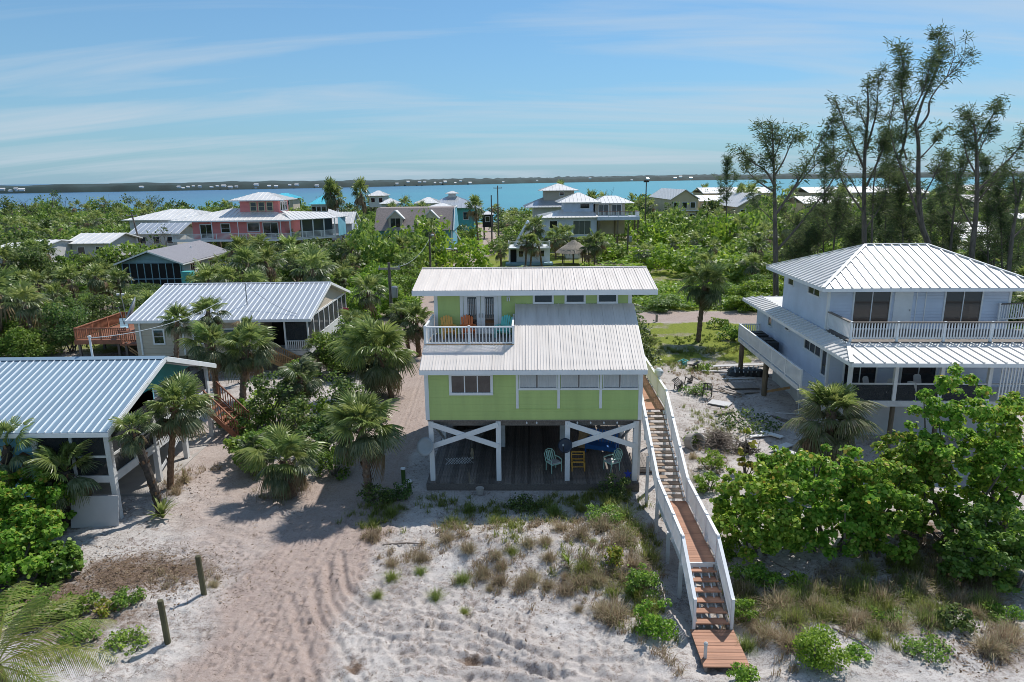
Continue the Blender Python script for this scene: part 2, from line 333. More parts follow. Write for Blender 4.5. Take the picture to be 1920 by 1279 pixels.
for ps, w_, h_ in ((((640, 1040), (655, 1110), (720, 1150), (800, 1150), (900, 1180), (1010, 1225), (1200, 1290)), .12, .07), (((615, 1060), (625, 1130), (690, 1185), (790, 1200), (900, 1215), (1050, 1270)), .12, .075),
                   (((585, 1080), (600, 1160), (650, 1230), (690, 1300)), .12, .07), (((545, 1120), (570, 1200), (600, 1300)), .13, .07), (((740, 1178), (800, 1172), (860, 1178)), .16, .09), (((740, 1222), (830, 1228), (930, 1240), (1060, 1262)), .15, .08), (((760, 1262), (880, 1262), (1010, 1280)), .13, .06), (((860, 1160), (950, 1200), (1080, 1235), (1220, 1240)), .12, .055), (((660, 1105), (690, 1130), (740, 1138)), .15, .09), (((480, 1180), (520, 1110), (580, 1040), (640, 960)), .08, .03), (((500, 1200), (545, 1120), (600, 1050), (655, 965)), .08, .03)):
    c_ = curve(G2(*ps), 8); RUTS.append((c_, w_, h_)); RUTS.append((off(c_, w_*2.2), w_*.5, h_*.5))
def ground_h(x, y):
    x = np.asarray(x, float); y = np.asarray(y, float)
    near = 1-sstep(34, 60, y)
    h = (fbm(x/5, y/5, 3)-.5)*0.35+(fbm(x/1.3+9, y/1.3, 3)-.5)*0.22*near+(fbm(x/.34, y/.34+4, 3)-.5)*0.15*near+np.maximum(fbm(x/.22+3, y/.22, 2)-.62, 0)*.25*near
    mound = .55*np.exp(-((x-2.5)/3.4)**2-((y-23.6)/2.0)**2)+.35*np.exp(-((x+.8)/2)**2-((y-24)/1.5)**2)+.5*np.exp(-((x-11)/4)**2-((y-24)/4)**2)+.35*np.exp(-((x-12)/6)**2-((y-18)/3)**2)
    h = h+mound
    dd = dpoly(x, y, DRIVE); h = h*(1-.75*np.exp(-(dd/1.9)**2))
    for c, w_, d_ in RUTS:
        q = dpoly(x, y, c)/w_; tread = .35+1.3*fbm(x*.9, y*.9, 2)
        h = h+d_*tread*(.7*np.exp(-((q-1.9)/.7)**2)-np.exp(-q*q))
    flat = sstep(-5.2, -4.2, x)*(1-sstep(6.2, 7.2, x))*sstep(28.0, 29.2, y)*(1-sstep(40, 42, y))
    h = h*(1-flat)
    ws = np.exp(-((x-6.3)/1.3)**4)*sstep(16.5, 17.3, y)*(1-sstep(28, 30, y)); h = h*(1-ws)-.12*ws
    far = sstep(40, 80, y); h = h*(1-.6*far)
    return h-4.0*sstep(228, 262, y)
def gz(x, y):                           # height of the ground sheet at one point
    j = min(max(int(np.searchsorted(gx, x))-1, 0), len(gx)-2); i = min(max(int(np.searchsorted(gy, y))-1, 0), len(gy)-2)
    u = (x-gx[j])/(gx[j+1]-gx[j]); v = (y-gy[i])/(gy[i+1]-gy[i])
    return float((GZ[i, j]*(1-u)+GZ[i, j+1]*u)*(1-v)+(GZ[i+1, j]*(1-u)+GZ[i+1, j+1]*u)*v)
def gpt(px, py):
    p = gp(px, py); z = gz(p.x, p.y); p = gp(px, py, z); return Vector((p.x, p.y, gz(p.x, p.y)))

def lines(segs):
    out = [segs[0][0]]
    for a, b, d0, d1 in segs:
        n = max(1, int((b-a)/((d0+d1)/2)))
        t = np.linspace(0, 1, n+1)[1:]; r = d1/d0
        tt = t if abs(r-1) < 1e-3 else (r**t-1)/(r-1)
        out += list(a+(b-a)*tt)
    return np.array(out)
gx = lines([(-420, -60, 40, 4), (-60, -15, 2, .25), (-15, -12, .2, .075), (-12, 5, .07, .07), (5, 16, .08, .16), (16, 60, .2, 2), (60, 420, 4, 40)])
gy = lines([(2, 15.5, 1.2, .3), (15.5, 26, .07, .08), (26, 31, .08, .12), (31, 50, .13, .5), (50, 130, .6, 2), (130, 290, 3, 8)])
GX, GY = np.meshgrid(gx, gy); GZ = ground_h(GX, GY)
# footprints and scuffs in the open sand
pr = np.random.default_rng(21)
for k in range(1500):
    if k < 900: cx, cy = pr.uniform(-13, 6), pr.uniform(15.5, 27)
    else:
        q = gp(pr.normal(760, 220), pr.normal(1180, 60)); cx, cy = q.x, q.y
    a = pr.uniform(0, 3.14); la, lb_, dp = pr.uniform(.10, .19), pr.uniform(.06, .10), pr.uniform(.03, .075)
    j0, j1 = np.searchsorted(gx, (cx-.5, cx+.5)); i0, i1 = np.searchsorted(gy, (cy-.5, cy+.5))
    if j1-j0 < 3 or i1-i0 < 3 or (cy > 28.3 and -5 < cx < 7): continue
    X_ = GX[i0:i1, j0:j1]-cx; Y_ = GY[i0:i1, j0:j1]-cy; u_ = (X_*math.cos(a)+Y_*math.sin(a))/la; v_ = (-X_*math.sin(a)+Y_*math.cos(a))/lb_; q = np.sqrt(u_*u_+v_*v_)
    GZ[i0:i1, j0:j1] += dp*(-np.exp(-q**4)+.45*np.exp(-((q-1.45)/.4)**2))
nx, ny = len(gx), len(gy); idx = np.arange(nx*ny).reshape(ny, nx)
F = np.stack([idx[:-1, :-1], idx[:-1, 1:], idx[1:, 1:], idx[1:, :-1]], -1).reshape(-1, 4)
# ground cover masks: R lawn, G leaf litter, B compacted pinkish road
nz1 = fbm(GX/1.6, GY/1.6+40, 4); nz2 = fbm(GX/.5+7, GY/.5, 4)
road = np.maximum.reduce([1-sstep(1.7-.6*sstep(60, 90, GY), 3.0-.9*sstep(60, 90, GY), dpoly(GX, GY, DRIVE)+(nz1-.5)*2), 1-sstep(2.4, 3.6, dpoly(GX, GY, CROSS)+(nz1-.5)*1.5), .75*(1-sstep(1.5, 3.5, dpoly(GX, GY, SIDE)+(nz1-.5)*2)), .22*(1-sstep(1.0, 2.6, dpoly(GX, GY, YARD)+(nz1-.5)*2))])
def inpoly(pts):
    p = G2(*pts); c = np.zeros(GX.shape, bool); j = len(p)-1
    for i in range(len(p)):
        (xi, yi), (xj, yj) = p[i], p[j]
        c ^= ((yi > GY) != (yj > GY)) & (GX < (xj-xi)*(GY-yi)/(yj-yi+1e-12)+xi); j = i
    return c
lawn = np.zeros_like(GX)
for pl in [((1185, 605), (1430, 606), (1500, 665), (1400, 678), (1300, 672), (1200, 690)), ((1185, 500), (1330, 500), (1420, 580), (1185, 580)), ((890, 505), (935, 470), (1000, 470), (1110, 500), (1130, 520), (890, 520))]:
    lawn = np.maximum(lawn, inpoly(pl).astype(float))
far_green = sstep(40, 62, GY)*(1-sstep(0, 1, road)); lawn = np.maximum(lawn, .55*far_green)
lawn *= .45+.75*sstep(.35, .6, nz1)
lit = np.zeros_like(GX)
def blob(px, py, rx, ry, s):
    global lit
    p = gp(px, py); lit = np.maximum(lit, s*np.exp(-((GX-p.x)/rx)**2-((GY-p.y)/ry)**2))
blob(230, 1080, 2.6, 1.8, 1.0); blob(160, 1170, 2.8, 1.6, .8); blob(330, 1070, 2.0, 1.2, .9); blob(60, 1130, 3, 2.5, 1); blob(330, 900, 1.2, 1.6, .6); blob(520, 900, 1.6, 2.0, .55)
blob(1330, 720, 3.5, 6, .35); blob(1290, 640, 3, 4, .35); blob(1550, 1130, 4, 2.0, .6); blob(1750, 1100, 5, 2.5, .5); blob(1850, 1240, 3, 1.2, .55); blob(980, 1080, 2.2, 1.0, .38); blob(1100, 980, 2.8, 1.2, .45)
blob(880, 1232, .45, .2, 1.0); blob(665, 1250, .3, .35, 1.0); blob(800, 1020, 1.6, .8, .35); blob(1380, 1010, 2, 1.5, .6); blob(1700, 1000, 4, 2.5, .75); blob(540, 780, 3, 5, .6); blob(60, 960, 3, 4, .8); blob(1320, 890, 1.5, 3, .35); blob(420, 700, 4, 6, .5)
lit = np.maximum(lit, far_green*.7)
me = np_mesh('ground', np.stack([GX, GY, GZ], -1).reshape(-1, 3), F, [], smooth=True)
ca = me.color_attributes.new('cover', 'FLOAT_COLOR', 'POINT')
ca.data.foreach_set('color', np.stack([lawn, lit, road, np.ones_like(lit)], -1).astype(np.float32).ravel())
def ground_mat():
    m, t, out = nodes('sand'); n = t.nodes.new; l = t.links.new
    p = n('ShaderNodeBsdfPrincipled'); p.inputs['Roughness'].default_value = 0.95; p.inputs['Specular IOR Level'].default_value = 0.15; l(p.outputs[0], out.inputs[0])
    at_ = n('ShaderNodeAttribute'); at_.attribute_name = 'cover'; sp = n('ShaderNodeSeparateColor'); l(at_.outputs['Color'], sp.inputs[0])
    c = n('ShaderNodeTexCoord')
    def nz(s, d=6, r=.6):
        a = n('ShaderNodeTexNoise'); a.inputs['Scale'].default_value = s; a.inputs['Detail'].default_value = d; a.inputs['Roughness'].default_value = r; l(c.outputs['Object'], a.inputs['Vector']); return a
    def ramp(src, p0, p1, c0=(0, 0, 0), c1=(1, 1, 1)):
        r = n('ShaderNodeValToRGB'); e = r.color_ramp.elements; e[0].position = p0; e[1].position = p1; e[0].color = col4(c0); e[1].color = col4(c1); l(src, r.inputs[0]); return r.outputs[0]
    def mix(f, a, b, bt='MIX'):
        k = n('ShaderNodeMixRGB'); k.blend_type = bt
        if isinstance(f, float): k.inputs[0].default_value = f
        else: l(f, k.inputs[0])
        for i, s in ((1, a), (2, b)):
            if isinstance(s, tuple): k.inputs[i].default_value = col4(s)
            else: l(s, k.inputs[i])
        return k.outputs[0]
    def mth(op, a, b):
        k = n('ShaderNodeMath'); k.operation = op
        for i, s in ((0, a), (1, b)):
            if isinstance(s, (int, float)): k.inputs[i].default_value = s
            else: l(s, k.inputs[i])
        return k.outputs[0]
    n1 = nz(0.6, 8); n2 = nz(5, 6, .7); n3 = nz(26, 4, .7)
    base = ramp(n1.outputs['Fac'], .3, .7, (0.44, 0.405, 0.38), (0.60, 0.57, 0.55))
    rd = ramp(n2.outputs['Fac'], .25, .75, (0.33, 0.258, 0.228), (0.465, 0.385, 0.345))
    k = mix(sp.outputs['Blue'], base, rd)
    # dark fragments of seaweed and leaves on open sand
    n4 = nz(0.9, 5, .6); frag = ramp(mth('MULTIPLY', mth('MULTIPLY', n2.outputs['Fac'], mth('ADD', n3.outputs['Fac'], .25)), mth('ADD', n4.outputs['Fac'], .52)), .40, .49)
    fm = mth('MULTIPLY', frag, mth('SUBTRACT', .62, mth('MULTIPLY', sp.outputs['Blue'], .42)))
    k = mix(fm, k, (0.17, 0.12, 0.095))
    # grains, shell grit and short dark scraps of dried weed
    g1 = nz(17, 4, .8); k = mix(ramp(g1.outputs['Fac'], .53, .66), k, mix(.6, k, (0.20, 0.15, 0.12)))
    mpd = n('ShaderNodeMapping'); mpd.inputs['Scale'].default_value = (1, 2.3, 1); mpd.inputs['Rotation'].default_value = (0, 0, .6); l(c.outputs['Object'], mpd.inputs[0])
    wd = n('ShaderNodeTexNoise'); wd.inputs['Scale'].default_value = 6.5; wd.inputs['Detail'].default_value = 5; wd.inputs['Roughness'].default_value = .75; wd.inputs['Distortion'].default_value = 1.2; l(mpd.outputs[0], wd.inputs['Vector'])
    pt = ramp(n4.outputs['Fac'], .40, .62); sc_ = ramp(wd.outputs['Fac'], .57, .615)
    k = mix(mth('MULTIPLY', mth('MULTIPLY', sc_, mth('ADD', pt, .25)), .9), k, (0.13, 0.09, 0.07))
    hl = ramp(g1.outputs['Fac'], .30, .42, (1, 1, 1), (0, 0, 0)); k = mix(mth('MULTIPLY', hl, .35), k, (0.72, 0.69, 0.66))
    sc = nz(9, 6, .75); sb = nz(1.7, 6, .7); lm = ramp(mth('ADD', sp.outputs['Green'], mth('ADD', mth('MULTIPLY', mth('SUBTRACT', sc.outputs['Fac'], .5), 1.5), mth('MULTIPLY', mth('SUBTRACT', sb.outputs['Fac'], .5), 1.6))), .30, .85)
    litc = ramp(n3.outputs['Fac'], .35, .7, (0.075, 0.048, 0.033), (0.30, 0.22, 0.17))
    k = mix(lm, k, litc)
    gm = ramp(mth('ADD', sp.outputs['Red'], mth('MULTIPLY', mth('SUBTRACT', sc.outputs['Fac'], .5), 1.2)), .3, .65)
    gc = ramp(n2.outputs['Fac'], .3, .72, (0.085, 0.125, 0.022), (0.29, 0.32, 0.05))
    k = mix(gm, k, gc)
    l(k, p.inputs['Base Color'])
    b = n('ShaderNodeBump'); b.inputs['Strength'].default_value = .9; b.inputs['Distance'].default_value = .06; l(mth('ADD', n2.outputs['Fac'], mth('MULTIPLY', n3.outputs['Fac'], .5)), b.inputs['Height']); l(b.outputs[0], p.inputs['Normal'])
    return m
me.materials.append(ground_mat())
tag(link('ground', me), kind='structure')

# ------------------------------------------------------------------ water and the far shore
def water_mat():
    m, t, out = nodes('sea'); n = t.nodes.new; l = t.links.new
    p = n('ShaderNodeBsdfPrincipled'); l(p.outputs[0], out.inputs[0]); p.inputs['Roughness'].default_value = 0.28; p.inputs['IOR'].default_value = 1.33; p.inputs['Specular IOR Level'].default_value = 0.28
    c = n('ShaderNodeTexCoord'); mp = n('ShaderNodeMapping'); mp.inputs['Scale'].default_value = (0.0016, 0.0045, 1); l(c.outputs['Object'], mp.inputs[0])
    nz = n('ShaderNodeTexNoise'); nz.inputs['Scale'].default_value = 1; nz.inputs['Detail'].default_value = 7; l(mp.outputs[0], nz.inputs['Vector'])
    sp = n('ShaderNodeSeparateXYZ'); l(c.outputs['Object'], sp.inputs[0])
    # deep channel to the west, shallow sandbank to the east
    mr = n('ShaderNodeMapRange'); mr.inputs['From Min'].default_value = -330; mr.inputs['From Max'].default_value = 170; l(sp.outputs['X'], mr.inputs['Value'])
    ad = n('ShaderNodeMath'); ad.operation = 'MULTIPLY_ADD'; ad.inputs[1].default_value = 0.5; l(nz.outputs['Fac'], ad.inputs[0]); l(mr.outputs[0], ad.inputs[2])
    rp = n('ShaderNodeValToRGB'); e = rp.color_ramp.elements; e[0].position = 0.25; e[1].position = 1.15; e[0].color = (0.045, 0.125, 0.23, 1); e[1].color = (0.06, 0.275, 0.33, 1); l(ad.outputs[0], rp.inputs[0]); l(rp.outputs[0], p.inputs['Base Color'])
    w1 = n('ShaderNodeTexNoise'); w1.inputs['Scale'].default_value = 0.35; w1.inputs['Detail'].default_value = 6; l(c.outputs['Object'], w1.inputs['Vector'])
    b = n('ShaderNodeBump'); b.inputs['Strength'].default_value = .5; b.inputs['Distance'].default_value = .6; l(w1.outputs['Fac'], b.inputs['Height']); l(b.outputs[0], p.inputs['Normal'])
water_mat()
b = MB(); b.add([(-9000, 215, -.9), (9000, 215, -.9), (14000, 16000, -.9), (-14000, 16000, -.9)], [(0, 1, 2, 3)])
tag(b.build('water', 'sea'), kind='structure')
leafmat('far_green', [(0.03, 0.05, 0.03), (0.045, 0.068, 0.036), (0.065, 0.085, 0.045)], .1, .8)
mat('far_ground', (0.022, 0.050, 0.050), .9, .25, .02)
FAR = [(-1300, 1010), (-860, 1100), (-690, 1180), (-560, 1290), (-330, 1560), (-60, 2020), (300, 2500), (900, 3000), (1500, 3150), (2600, 3200), (4200, 3300)]
fp = np.array(curve(FAR, 24)); acc = np.concatenate([[0], np.cumsum(np.hypot(*np.diff(fp, axis=0).T))])
ss = np.arange(0, acc[-1], 9.0); fx = np.interp(ss, acc, fp[:, 0]); fy = np.interp(ss, acc, fp[:, 1])
V = []; prof = np.array([(0, -1.5), (3, 1.2), (8, .62), (20, .8), (60, .95), (120, 1.0), (190, .9)])
hh = np.interp(fx, [-1300, -330, 300, 900, 4200], [10, 14, 19, 23, 23])
for j, (dy_, k_) in enumerate(prof):
    r = fbm(ss/30+j*3.3, np.full_like(ss, j*7.7), 4); z = np.where(j == 0, -1.5, np.where(j == 1, 1.0, hh*k_*(.6+.7*r)))
    sc = fy/1100
    V.append(np.stack([fx, fy+dy_*sc, z], -1))
V = np.array(V); ii = np.arange(V.shape[0]*V.shape[1]).reshape(V.shape[0], V.shape[1])
F = np.stack([ii[:-1, :-1], ii[:-1, 1:], ii[1:, 1:], ii[1:, :-1]], -1).reshape(-1, 4)
tag(link('far_island', np_mesh('far_island', V.reshape(-1, 3), F, 'far_ground')), kind='structure')
# ------------------------------------------------------------------ building helpers
def clip(poly, ax, v, keep_ge):
    out = []
    for i in range(len(poly)):
        a, b = poly[i], poly[(i+1) % len(poly)]
        ia = a[ax] >= v if keep_ge else a[ax] <= v; ib = b[ax] >= v if keep_ge else b[ax] <= v
        if ia: out.append(a)
        if ia != ib:
            t = (v-a[ax])/(b[ax]-a[ax]); out.append(tuple(a[k]+(b[k]-a[k])*t for k in range(2)))
    return out
def roof(root, pts, spacing, m, under='white', rib=(.05, .05), minor=0, minor_h=.02, thick=.08, name='roof', rib_m=None, phase=0.0):
    """Metal roof slope: pts = 3-D polygon whose first edge is the eave. A slab (roof) carries one roof_panel per strip, each with its standing rib."""
    P = [Vector(p) for p in pts]; o = P[0]; u = (P[1]-P[0]).normalized()
    nrm = Vector((0, 0, 0))
    for i in range(len(P)): nrm += P[i].cross(P[(i+1) % len(P)])
    nrm.normalize()
    if nrm.z < 0: nrm = -nrm
    w = nrm.cross(u)
    if w.dot(P[2]-P[0]) < 0: w = -w
    P2 = [((p-o).dot(u), (p-o).dot(w)) for p in P]
    def to3(q, h): return o+u*q[0]+w*q[1]+nrm*h
    b = MB(); b.prism([to3(q, -thick) for q in P2], nrm*(thick-.003))
    r = b.build(name, under, root)
    u0 = min(q[0] for q in P2); u1 = max(q[0] for q in P2); mats = [m, rib_m or m]
    x = u0+phase-(spacing if phase else 0)
    while x < u1-.02:
        a0, a1 = max(x, u0), min(x+spacing, u1)
        q = clip(clip(P2, 0, a0+.002, True), 0, a1-.002, False)
        if len(q) >= 3:
            b = MB(); b.prism([to3(k, .001) for k in q], nrm*.018)
            ribs = [(a0+.004, rib[0], rib[1], 1)] if x >= u0 else []
            for k in range(minor):
                c_ = a0+(k+1)*(spacing/(minor+1)); ribs.append((c_, rib[0]*.75, minor_h, 0))
            for c_, rw, rh, mi in ribs:
                qq = clip(clip(P2, 0, c_, True), 0, min(c_+rw, a1-.003), False)
                if len(qq) >= 3: b.prism([to3(k, .019) for k in qq], nrm*rh, mi)
            b.build('roof_panel', mats, r)
        x += spacing
    return r
def hip(root, x0, x1, y0, y1, ze, zr, rx0, rx1, ry, spacing, m, **k):
    """four slopes of a hip roof, ridge from rx0 to rx1 at y = ry"""
    a, b_, c, d = (x0, y0, ze), (x1, y0, ze), (x1, y1, ze), (x0, y1, ze); e, f = (rx0, ry, zr), (rx1, ry, zr)
    if rx1-rx0 < .05:
        roof(root, [a, b_, e], spacing, m, **k); roof(root, [b_, c, e], spacing, m, **k); roof(root, [c, d, e], spacing, m, **k); roof(root, [d, a, e], spacing, m, **k)
    else:
        roof(root, [a, b_, f, e], spacing, m, **k); roof(root, [b_, c, f], spacing, m, **k); roof(root, [c, d, e, f], spacing, m, **k); roof(root, [d, a, e], spacing, m, **k)
def hip_caps(root, pts, m, w=.16, lift=.075):
    b = MB()
    for p, q in pts:
        p = Vector(p)+Vector((0, 0, lift)); q = Vector(q)+Vector((0, 0, lift)); b.beam(p, q, w, .04)
    return b.build('ridge_cap', m, root)
def facemap(face, c):
    """local (u along wall, out, z) -> house coordinates"""
    return {'S': lambda u, o, z: (u, c-o, z), 'N': lambda u, o, z: (u, c+o, z), 'E': lambda u, o, z: (c+o, u, z), 'W': lambda u, o, z: (c-o, u, z)}[face]
def fbox(b, fm, u0, u1, o0, o1, z0, z1, mi=0):
    P = [fm(u, o, z) for z in (z0, z1) for (u, o) in ((u0, o0), (u1, o0), (u1, o1), (u0, o1))]
    b.add(P, [(3,2,1,0),(4,5,6,7),(0,1,5,4),(1,2,6,5),(2,3,7,6),(3,0,4,7)], mi)
def window(root, face, c, u0, u1, z0, z1, n=1, t=.09, frame='white', glass='glass', name='window', rows=1, curtain=False, depth=.06):
    fm = facemap(face, c); b = MB()
    fbox(b, fm, u0-t, u1+t, -.01, depth, z1, z1+t); fbox(b, fm, u0-t, u1+t, -.01, depth+.02, z0-t, z0)
    fbox(b, fm, u0-t, u0, -.01, depth, z0, z1); fbox(b, fm, u1, u1+t, -.01, depth, z0, z1)
    mw = min(.05, t*.6)
    for k in range(1, n):
        x = u0+(u1-u0)*k/n; fbox(b, fm, x-mw/2, x+mw/2, -.005, depth*.8, z0, z1)
    wn = b.build(name, frame, root)
    for k in range(n):
        a0 = u0+(u1-u0)*k/n+(mw/2 if k else 0); a1 = u0+(u1-u0)*(k+1)/n-(mw/2 if k < n-1 else 0)
        for j in range(rows):
            h0 = z0+(z1-z0)*j/rows+(.02 if j else 0); h1 = z0+(z1-z0)*(j+1)/rows-(.02 if j < rows-1 else 0)
            b = MB(); fbox(b, fm, a0+.001, a1-.001, -.008, .014, h0+.001, h1-.001); b.build('pane', glass, wn)
        if rows > 1:
            b = MB(); fbox(b, fm, a0+.002, a1-.002, -.006, depth*.7, (z0+z1)/2-.02, (z0+z1)/2+.02); b.build('glazing_bar', frame, wn)
    if curtain:
        b = MB(); m_ = 40; pts = [(u0+(u1-u0)*i/m_, .036+.010*math.sin(i*1.9)+.006*math.sin(i*.7)) for i in range(m_+1)]
        for i in range(m_):
            (ua, oa), (ub, ob) = pts[i], pts[i+1]
            if 18 <= i <= 19: continue
            b.add([fm(ua, oa, z0+.02), fm(ub, ob, z0+.02), fm(ub, ob, z1-.01), fm(ua, oa, z1-.01)], [(0, 1, 2, 3)])
        b.build('curtain', 'curtain', wn, recalc=False)
    return wn
_bal = {}
def railing(root, p, q, h=1.0, m='white', spacing=.13, bw=.035, post=1.6, name='railing', cap=None, ends=(True, True), joined=False, capw=.09, pw=.09):
    """posts and rails are one part, every baluster hangs on it as a piece of its own"""
    p = Vector(p); q = Vector(q); d = q-p; L = math.hypot(d.x, d.y); b = MB()
    up = Vector((0, 0, 1)); b.beam(p+up*(h-.03), q+up*(h-.03), capw, .06, 1 if cap else 0); b.beam(p+up*.12, q+up*.12, .05, .05)
    n = max(1, round(L/post))
    for k in range(n+1):
        if (k == 0 and not ends[0]) or (k == n and not ends[1]): continue
        c = p+d*(k/n); b.box(c.x-pw/2, c.x+pw/2, c.y-pw/2, c.y+pw/2, c.z-.1, c.z+h+.03)
    nb = max(1, int(L/spacing)); slope = d.z/L if L else 0
    if joined:
        for k in range(1, nb):
            c = p+d*(k/nb); b.box(c.x-bw/2, c.x+bw/2, c.y-bw/2, c.y+bw/2, c.z+.1, c.z+h-.06)
        return b.build(name, [m, cap or m], root)
    r = b.build(name, [m, cap or m], root)
    key = (round(h, 2), m, bw)
    if key not in _bal: _bal[key] = MB().box(-bw/2, bw/2, -bw/2, bw/2, .1, h-.06).mesh('baluster', m)
    for k in range(1, nb):
        link('baluster', _bal[key], r, p+d*(k/nb))
    return r
def planks(root, name, x0, x1, y0, y1, z, m, width=.14, gap=.008, along='y', th=.035):
    if along == 'y':
        me = MB().box(-(width-gap)/2, (width-gap)/2, 0, y1-y0, -th, 0).mesh(name, m); n = int((x1-x0)/width+.5)
        for k in range(n): link(name, me, root, (x0+(k+.5)*(x1-x0)/n, y0, z+random.uniform(-.003, .003)))
    else:
        me = MB().box(0, x1-x0, -(width-gap)/2, (width-gap)/2, -th, 0).mesh(name, m); n = int((y1-y0)/width+.5)
        for k in range(n): link(name, me, root, (x0, y0+(k+.5)*(y1-y0)/n, z+random.uniform(-.003, .003)))
def stairs(root, x0, x1, ytop, ztop, ybot, zbot, n, m, sm, along='y', name='tread', support=True):
    """flight of open treads between two stringers; along y (x0..x1 wide) or along x (then x0,x1 are y limits)"""
    b = MB(); P = (lambda a, t, z: (a, t, z)) if along == 'y' else (lambda a, t, z: (t, a, z))
    if support:
        for a in (x0+.03, x1-.03): b.beam(P(a, ytop, ztop-.16), P(a, ybot, zbot-.02), .05, .24)
        st = b.build('stringer', sm, root)
    run = abs(ytop-ybot)/n
    for k in range(n):
        t = ytop+(ybot-ytop)*(k+.5)/n; z = ztop+(zbot-ztop)*(k+1)/(n+1)
        b = MB(); e = run*.46
        if along == 'y': b.box(x0-.02, x1+.02, t-e, t+e, -.04+z, z)
        else: b.box(t-e, t+e, x0-.02, x1+.02, -.04+z, z)
        b.build(name, m, root)

# ------------------------------------------------------------------ the green house
GHX, GHY, GHR = 0.93, 29.3, R(-1.5)
gh = thing('beach_house', 'lime green two-storey beach house on white stilts with cream metal roofs', 'house', (GHX, GHY, 0), GHR)
def ghw(x, y, z=0): v = Matrix.Rotation(GHR, 3, 'Z') @ Vector((x, y, z)); return Vector((GHX+v.x, GHY+v.y, z))
b = MB(); b.box(-4.8, 4.8, 0, 10, 3.35, 5.9)
b.prism([(-.8, 0.02, 5.9), (-.8, 4.0, 5.9), (-.8, 4.0, 7.88)], (5.6, 0, 0)); b.box(-4.8, -.8, 1.15, 4.0, 5.9, 6.2)
b.box(-4.8, 4.8, 4.0, 10, 5.9, 8.75)
wall = b.build('wall', 'green_siding', gh)
for x in (-4.8, 4.8):
    MB().box(x-.09, x+.09, -.03, .12, 3.35, 5.82).build('corner_trim', 'white', gh); MB().box(x-.09, x+.09, 3.97, 4.12, 7.9 if x > 0 else 6.5, 8.7).build('corner_trim', 'white', gh)
b = MB(); b.box(-4.82, 4.82, -.012, 10.02, 3.28, 3.35); b.box(-4.7, 4.7, .2, 9.8, 3.0, 3.28); b.build('floor_beam', 'wood_dark', gh)
b = MB(); b.box(-.8, 4.72, -.025, 0, 3.86, 3.9); b.build('siding_ledge', 'green_siding', gh)
b = MB()                                                        # porch panel trim
for x in (-.72, 1.14, 3.02): b.box(x-.06, x+.06, -.04, 0, 3.9, 5.6)
b.box(-.66, 4.7, -.045, -.002, 4.76, 4.83); b.build('panel_trim', 'white', gh)
for x0, x1 in ((-.6, 1.02), (1.26, 2.9), (3.14, 4.66)): window(gh, 'S', 0, x0, x1, 4.87, 5.52, 2, .03, 'white', 'glass_grey', curtain=True)
window(gh, 'S', 0, -3.66, -1.92, 4.66, 5.44, 3, .12, 'white', 'glass')
for cx in (.53, 2.1, 3.69): window(gh, 'S', 4.0, cx-.42, cx+.42, 8.06, 8.56, 1, .10, 'white', 'glass')
for s_ in (-1, 1): window(gh, 'E' if s_ > 0 else 'W', s_*4.8, 5.5, 6.8, 7.2, 8.2, 2)
# french doors
for k, x0 in enumerate((-3.42, -2.56)):
    b = MB(); b.box(x0, x0+.84, 3.95, 4.0, 6.47, 8.52); d = b.build('door', 'white', gh)
    b = MB(); b.box(x0+.2, x0+.64, 3.935, 3.949, 6.75, 8.32); b.build('pane', 'glass', d)
    b = MB()
    for j in range(5): b.box(x0+.23+j*.09, x0+.26+j*.09, 3.925, 3.934, 7.45, 8.25)
    b.build('blind', 'curtain', d)
    b = MB(); b.box(x0+(.75 if k == 0 else .05), x0+(.79 if k == 0 else .09), 3.90, 3.95, 7.3, 7.5); b.build('door_handle', 'metal_grey', d)
b = MB(); b.box(-3.6, -3.44, 3.94, 3.998, 6.47, 8.68); b.box(-1.7, -1.54, 3.94, 3.998, 6.47, 8.68); b.box(-3.44, -1.7, 3.94, 3.998, 8.54, 8.68); b.build('door_trim', 'white', gh)
b = MB(); b.box(-1.28, -1.1, 3.93, 4.0, 8.28, 8.34); b.box(-1.27, -1.22, 3.86, 3.93, 8.12, 8.3); b.box(-1.16, -1.11, 3.86, 3.93, 8.12, 8.3); b.build('porch_light', 'white', gh)
# roofs
zr = lambda y: 5.82+(y+.5)*.473
b = None
roof(gh, [(-.86, -.5, zr(-.5)), (4.97, -.5, zr(-.5)), (4.97, 3.99, zr(3.99)), (-.86, 3.99, zr(3.99))], .53, 'roof_cream', minor=3, minor_h=.016, rib=(.035, .028))
roof(gh, [(-5.0, -.5, zr(-.5)), (-.862, -.5, zr(-.5)), (-.862, 1.08, zr(1.08)), (-5.0, 1.08, zr(1.08))], .53, 'roof_cream', minor=3, minor_h=.016, rib=(.035, .028))
roof(gh, [(-5.83, 3.3, 8.74), (6.0, 3.3, 8.74), (6.0, 6.7, 9.38), (-5.83, 6.7, 9.38)], .53, 'roof_cream', minor=3, minor_h=.016, rib=(.035, .03))
roof(gh, [(6.0, 10.6, 8.66), (-5.83, 10.6, 8.66), (-5.83, 6.705, 9.38), (6.0, 6.705, 9.38)], .53, 'roof_cream', minor=0, rib=(.035, .03))
b = MB(); b.box(-5.84, 6.01, 6.62, 6.8, 9.40, 9.445); b.build('ridge_cap', 'roof_cream', gh)
b = MB(); b.box(-5.01, 4.98, -.53, -.505, 5.62, 5.815); b.box(-5.85, 6.02, 3.27, 3.295, 8.50, 8.735)
for x in (-5.86, 6.005): b.prism([(x, 3.3, 8.52), (x, 3.3, 8.735), (x, 6.7, 9.375), (x, 10.6, 8.655), (x, 10.6, 8.45), (x, 6.7, 9.16)], (.022, 0, 0))
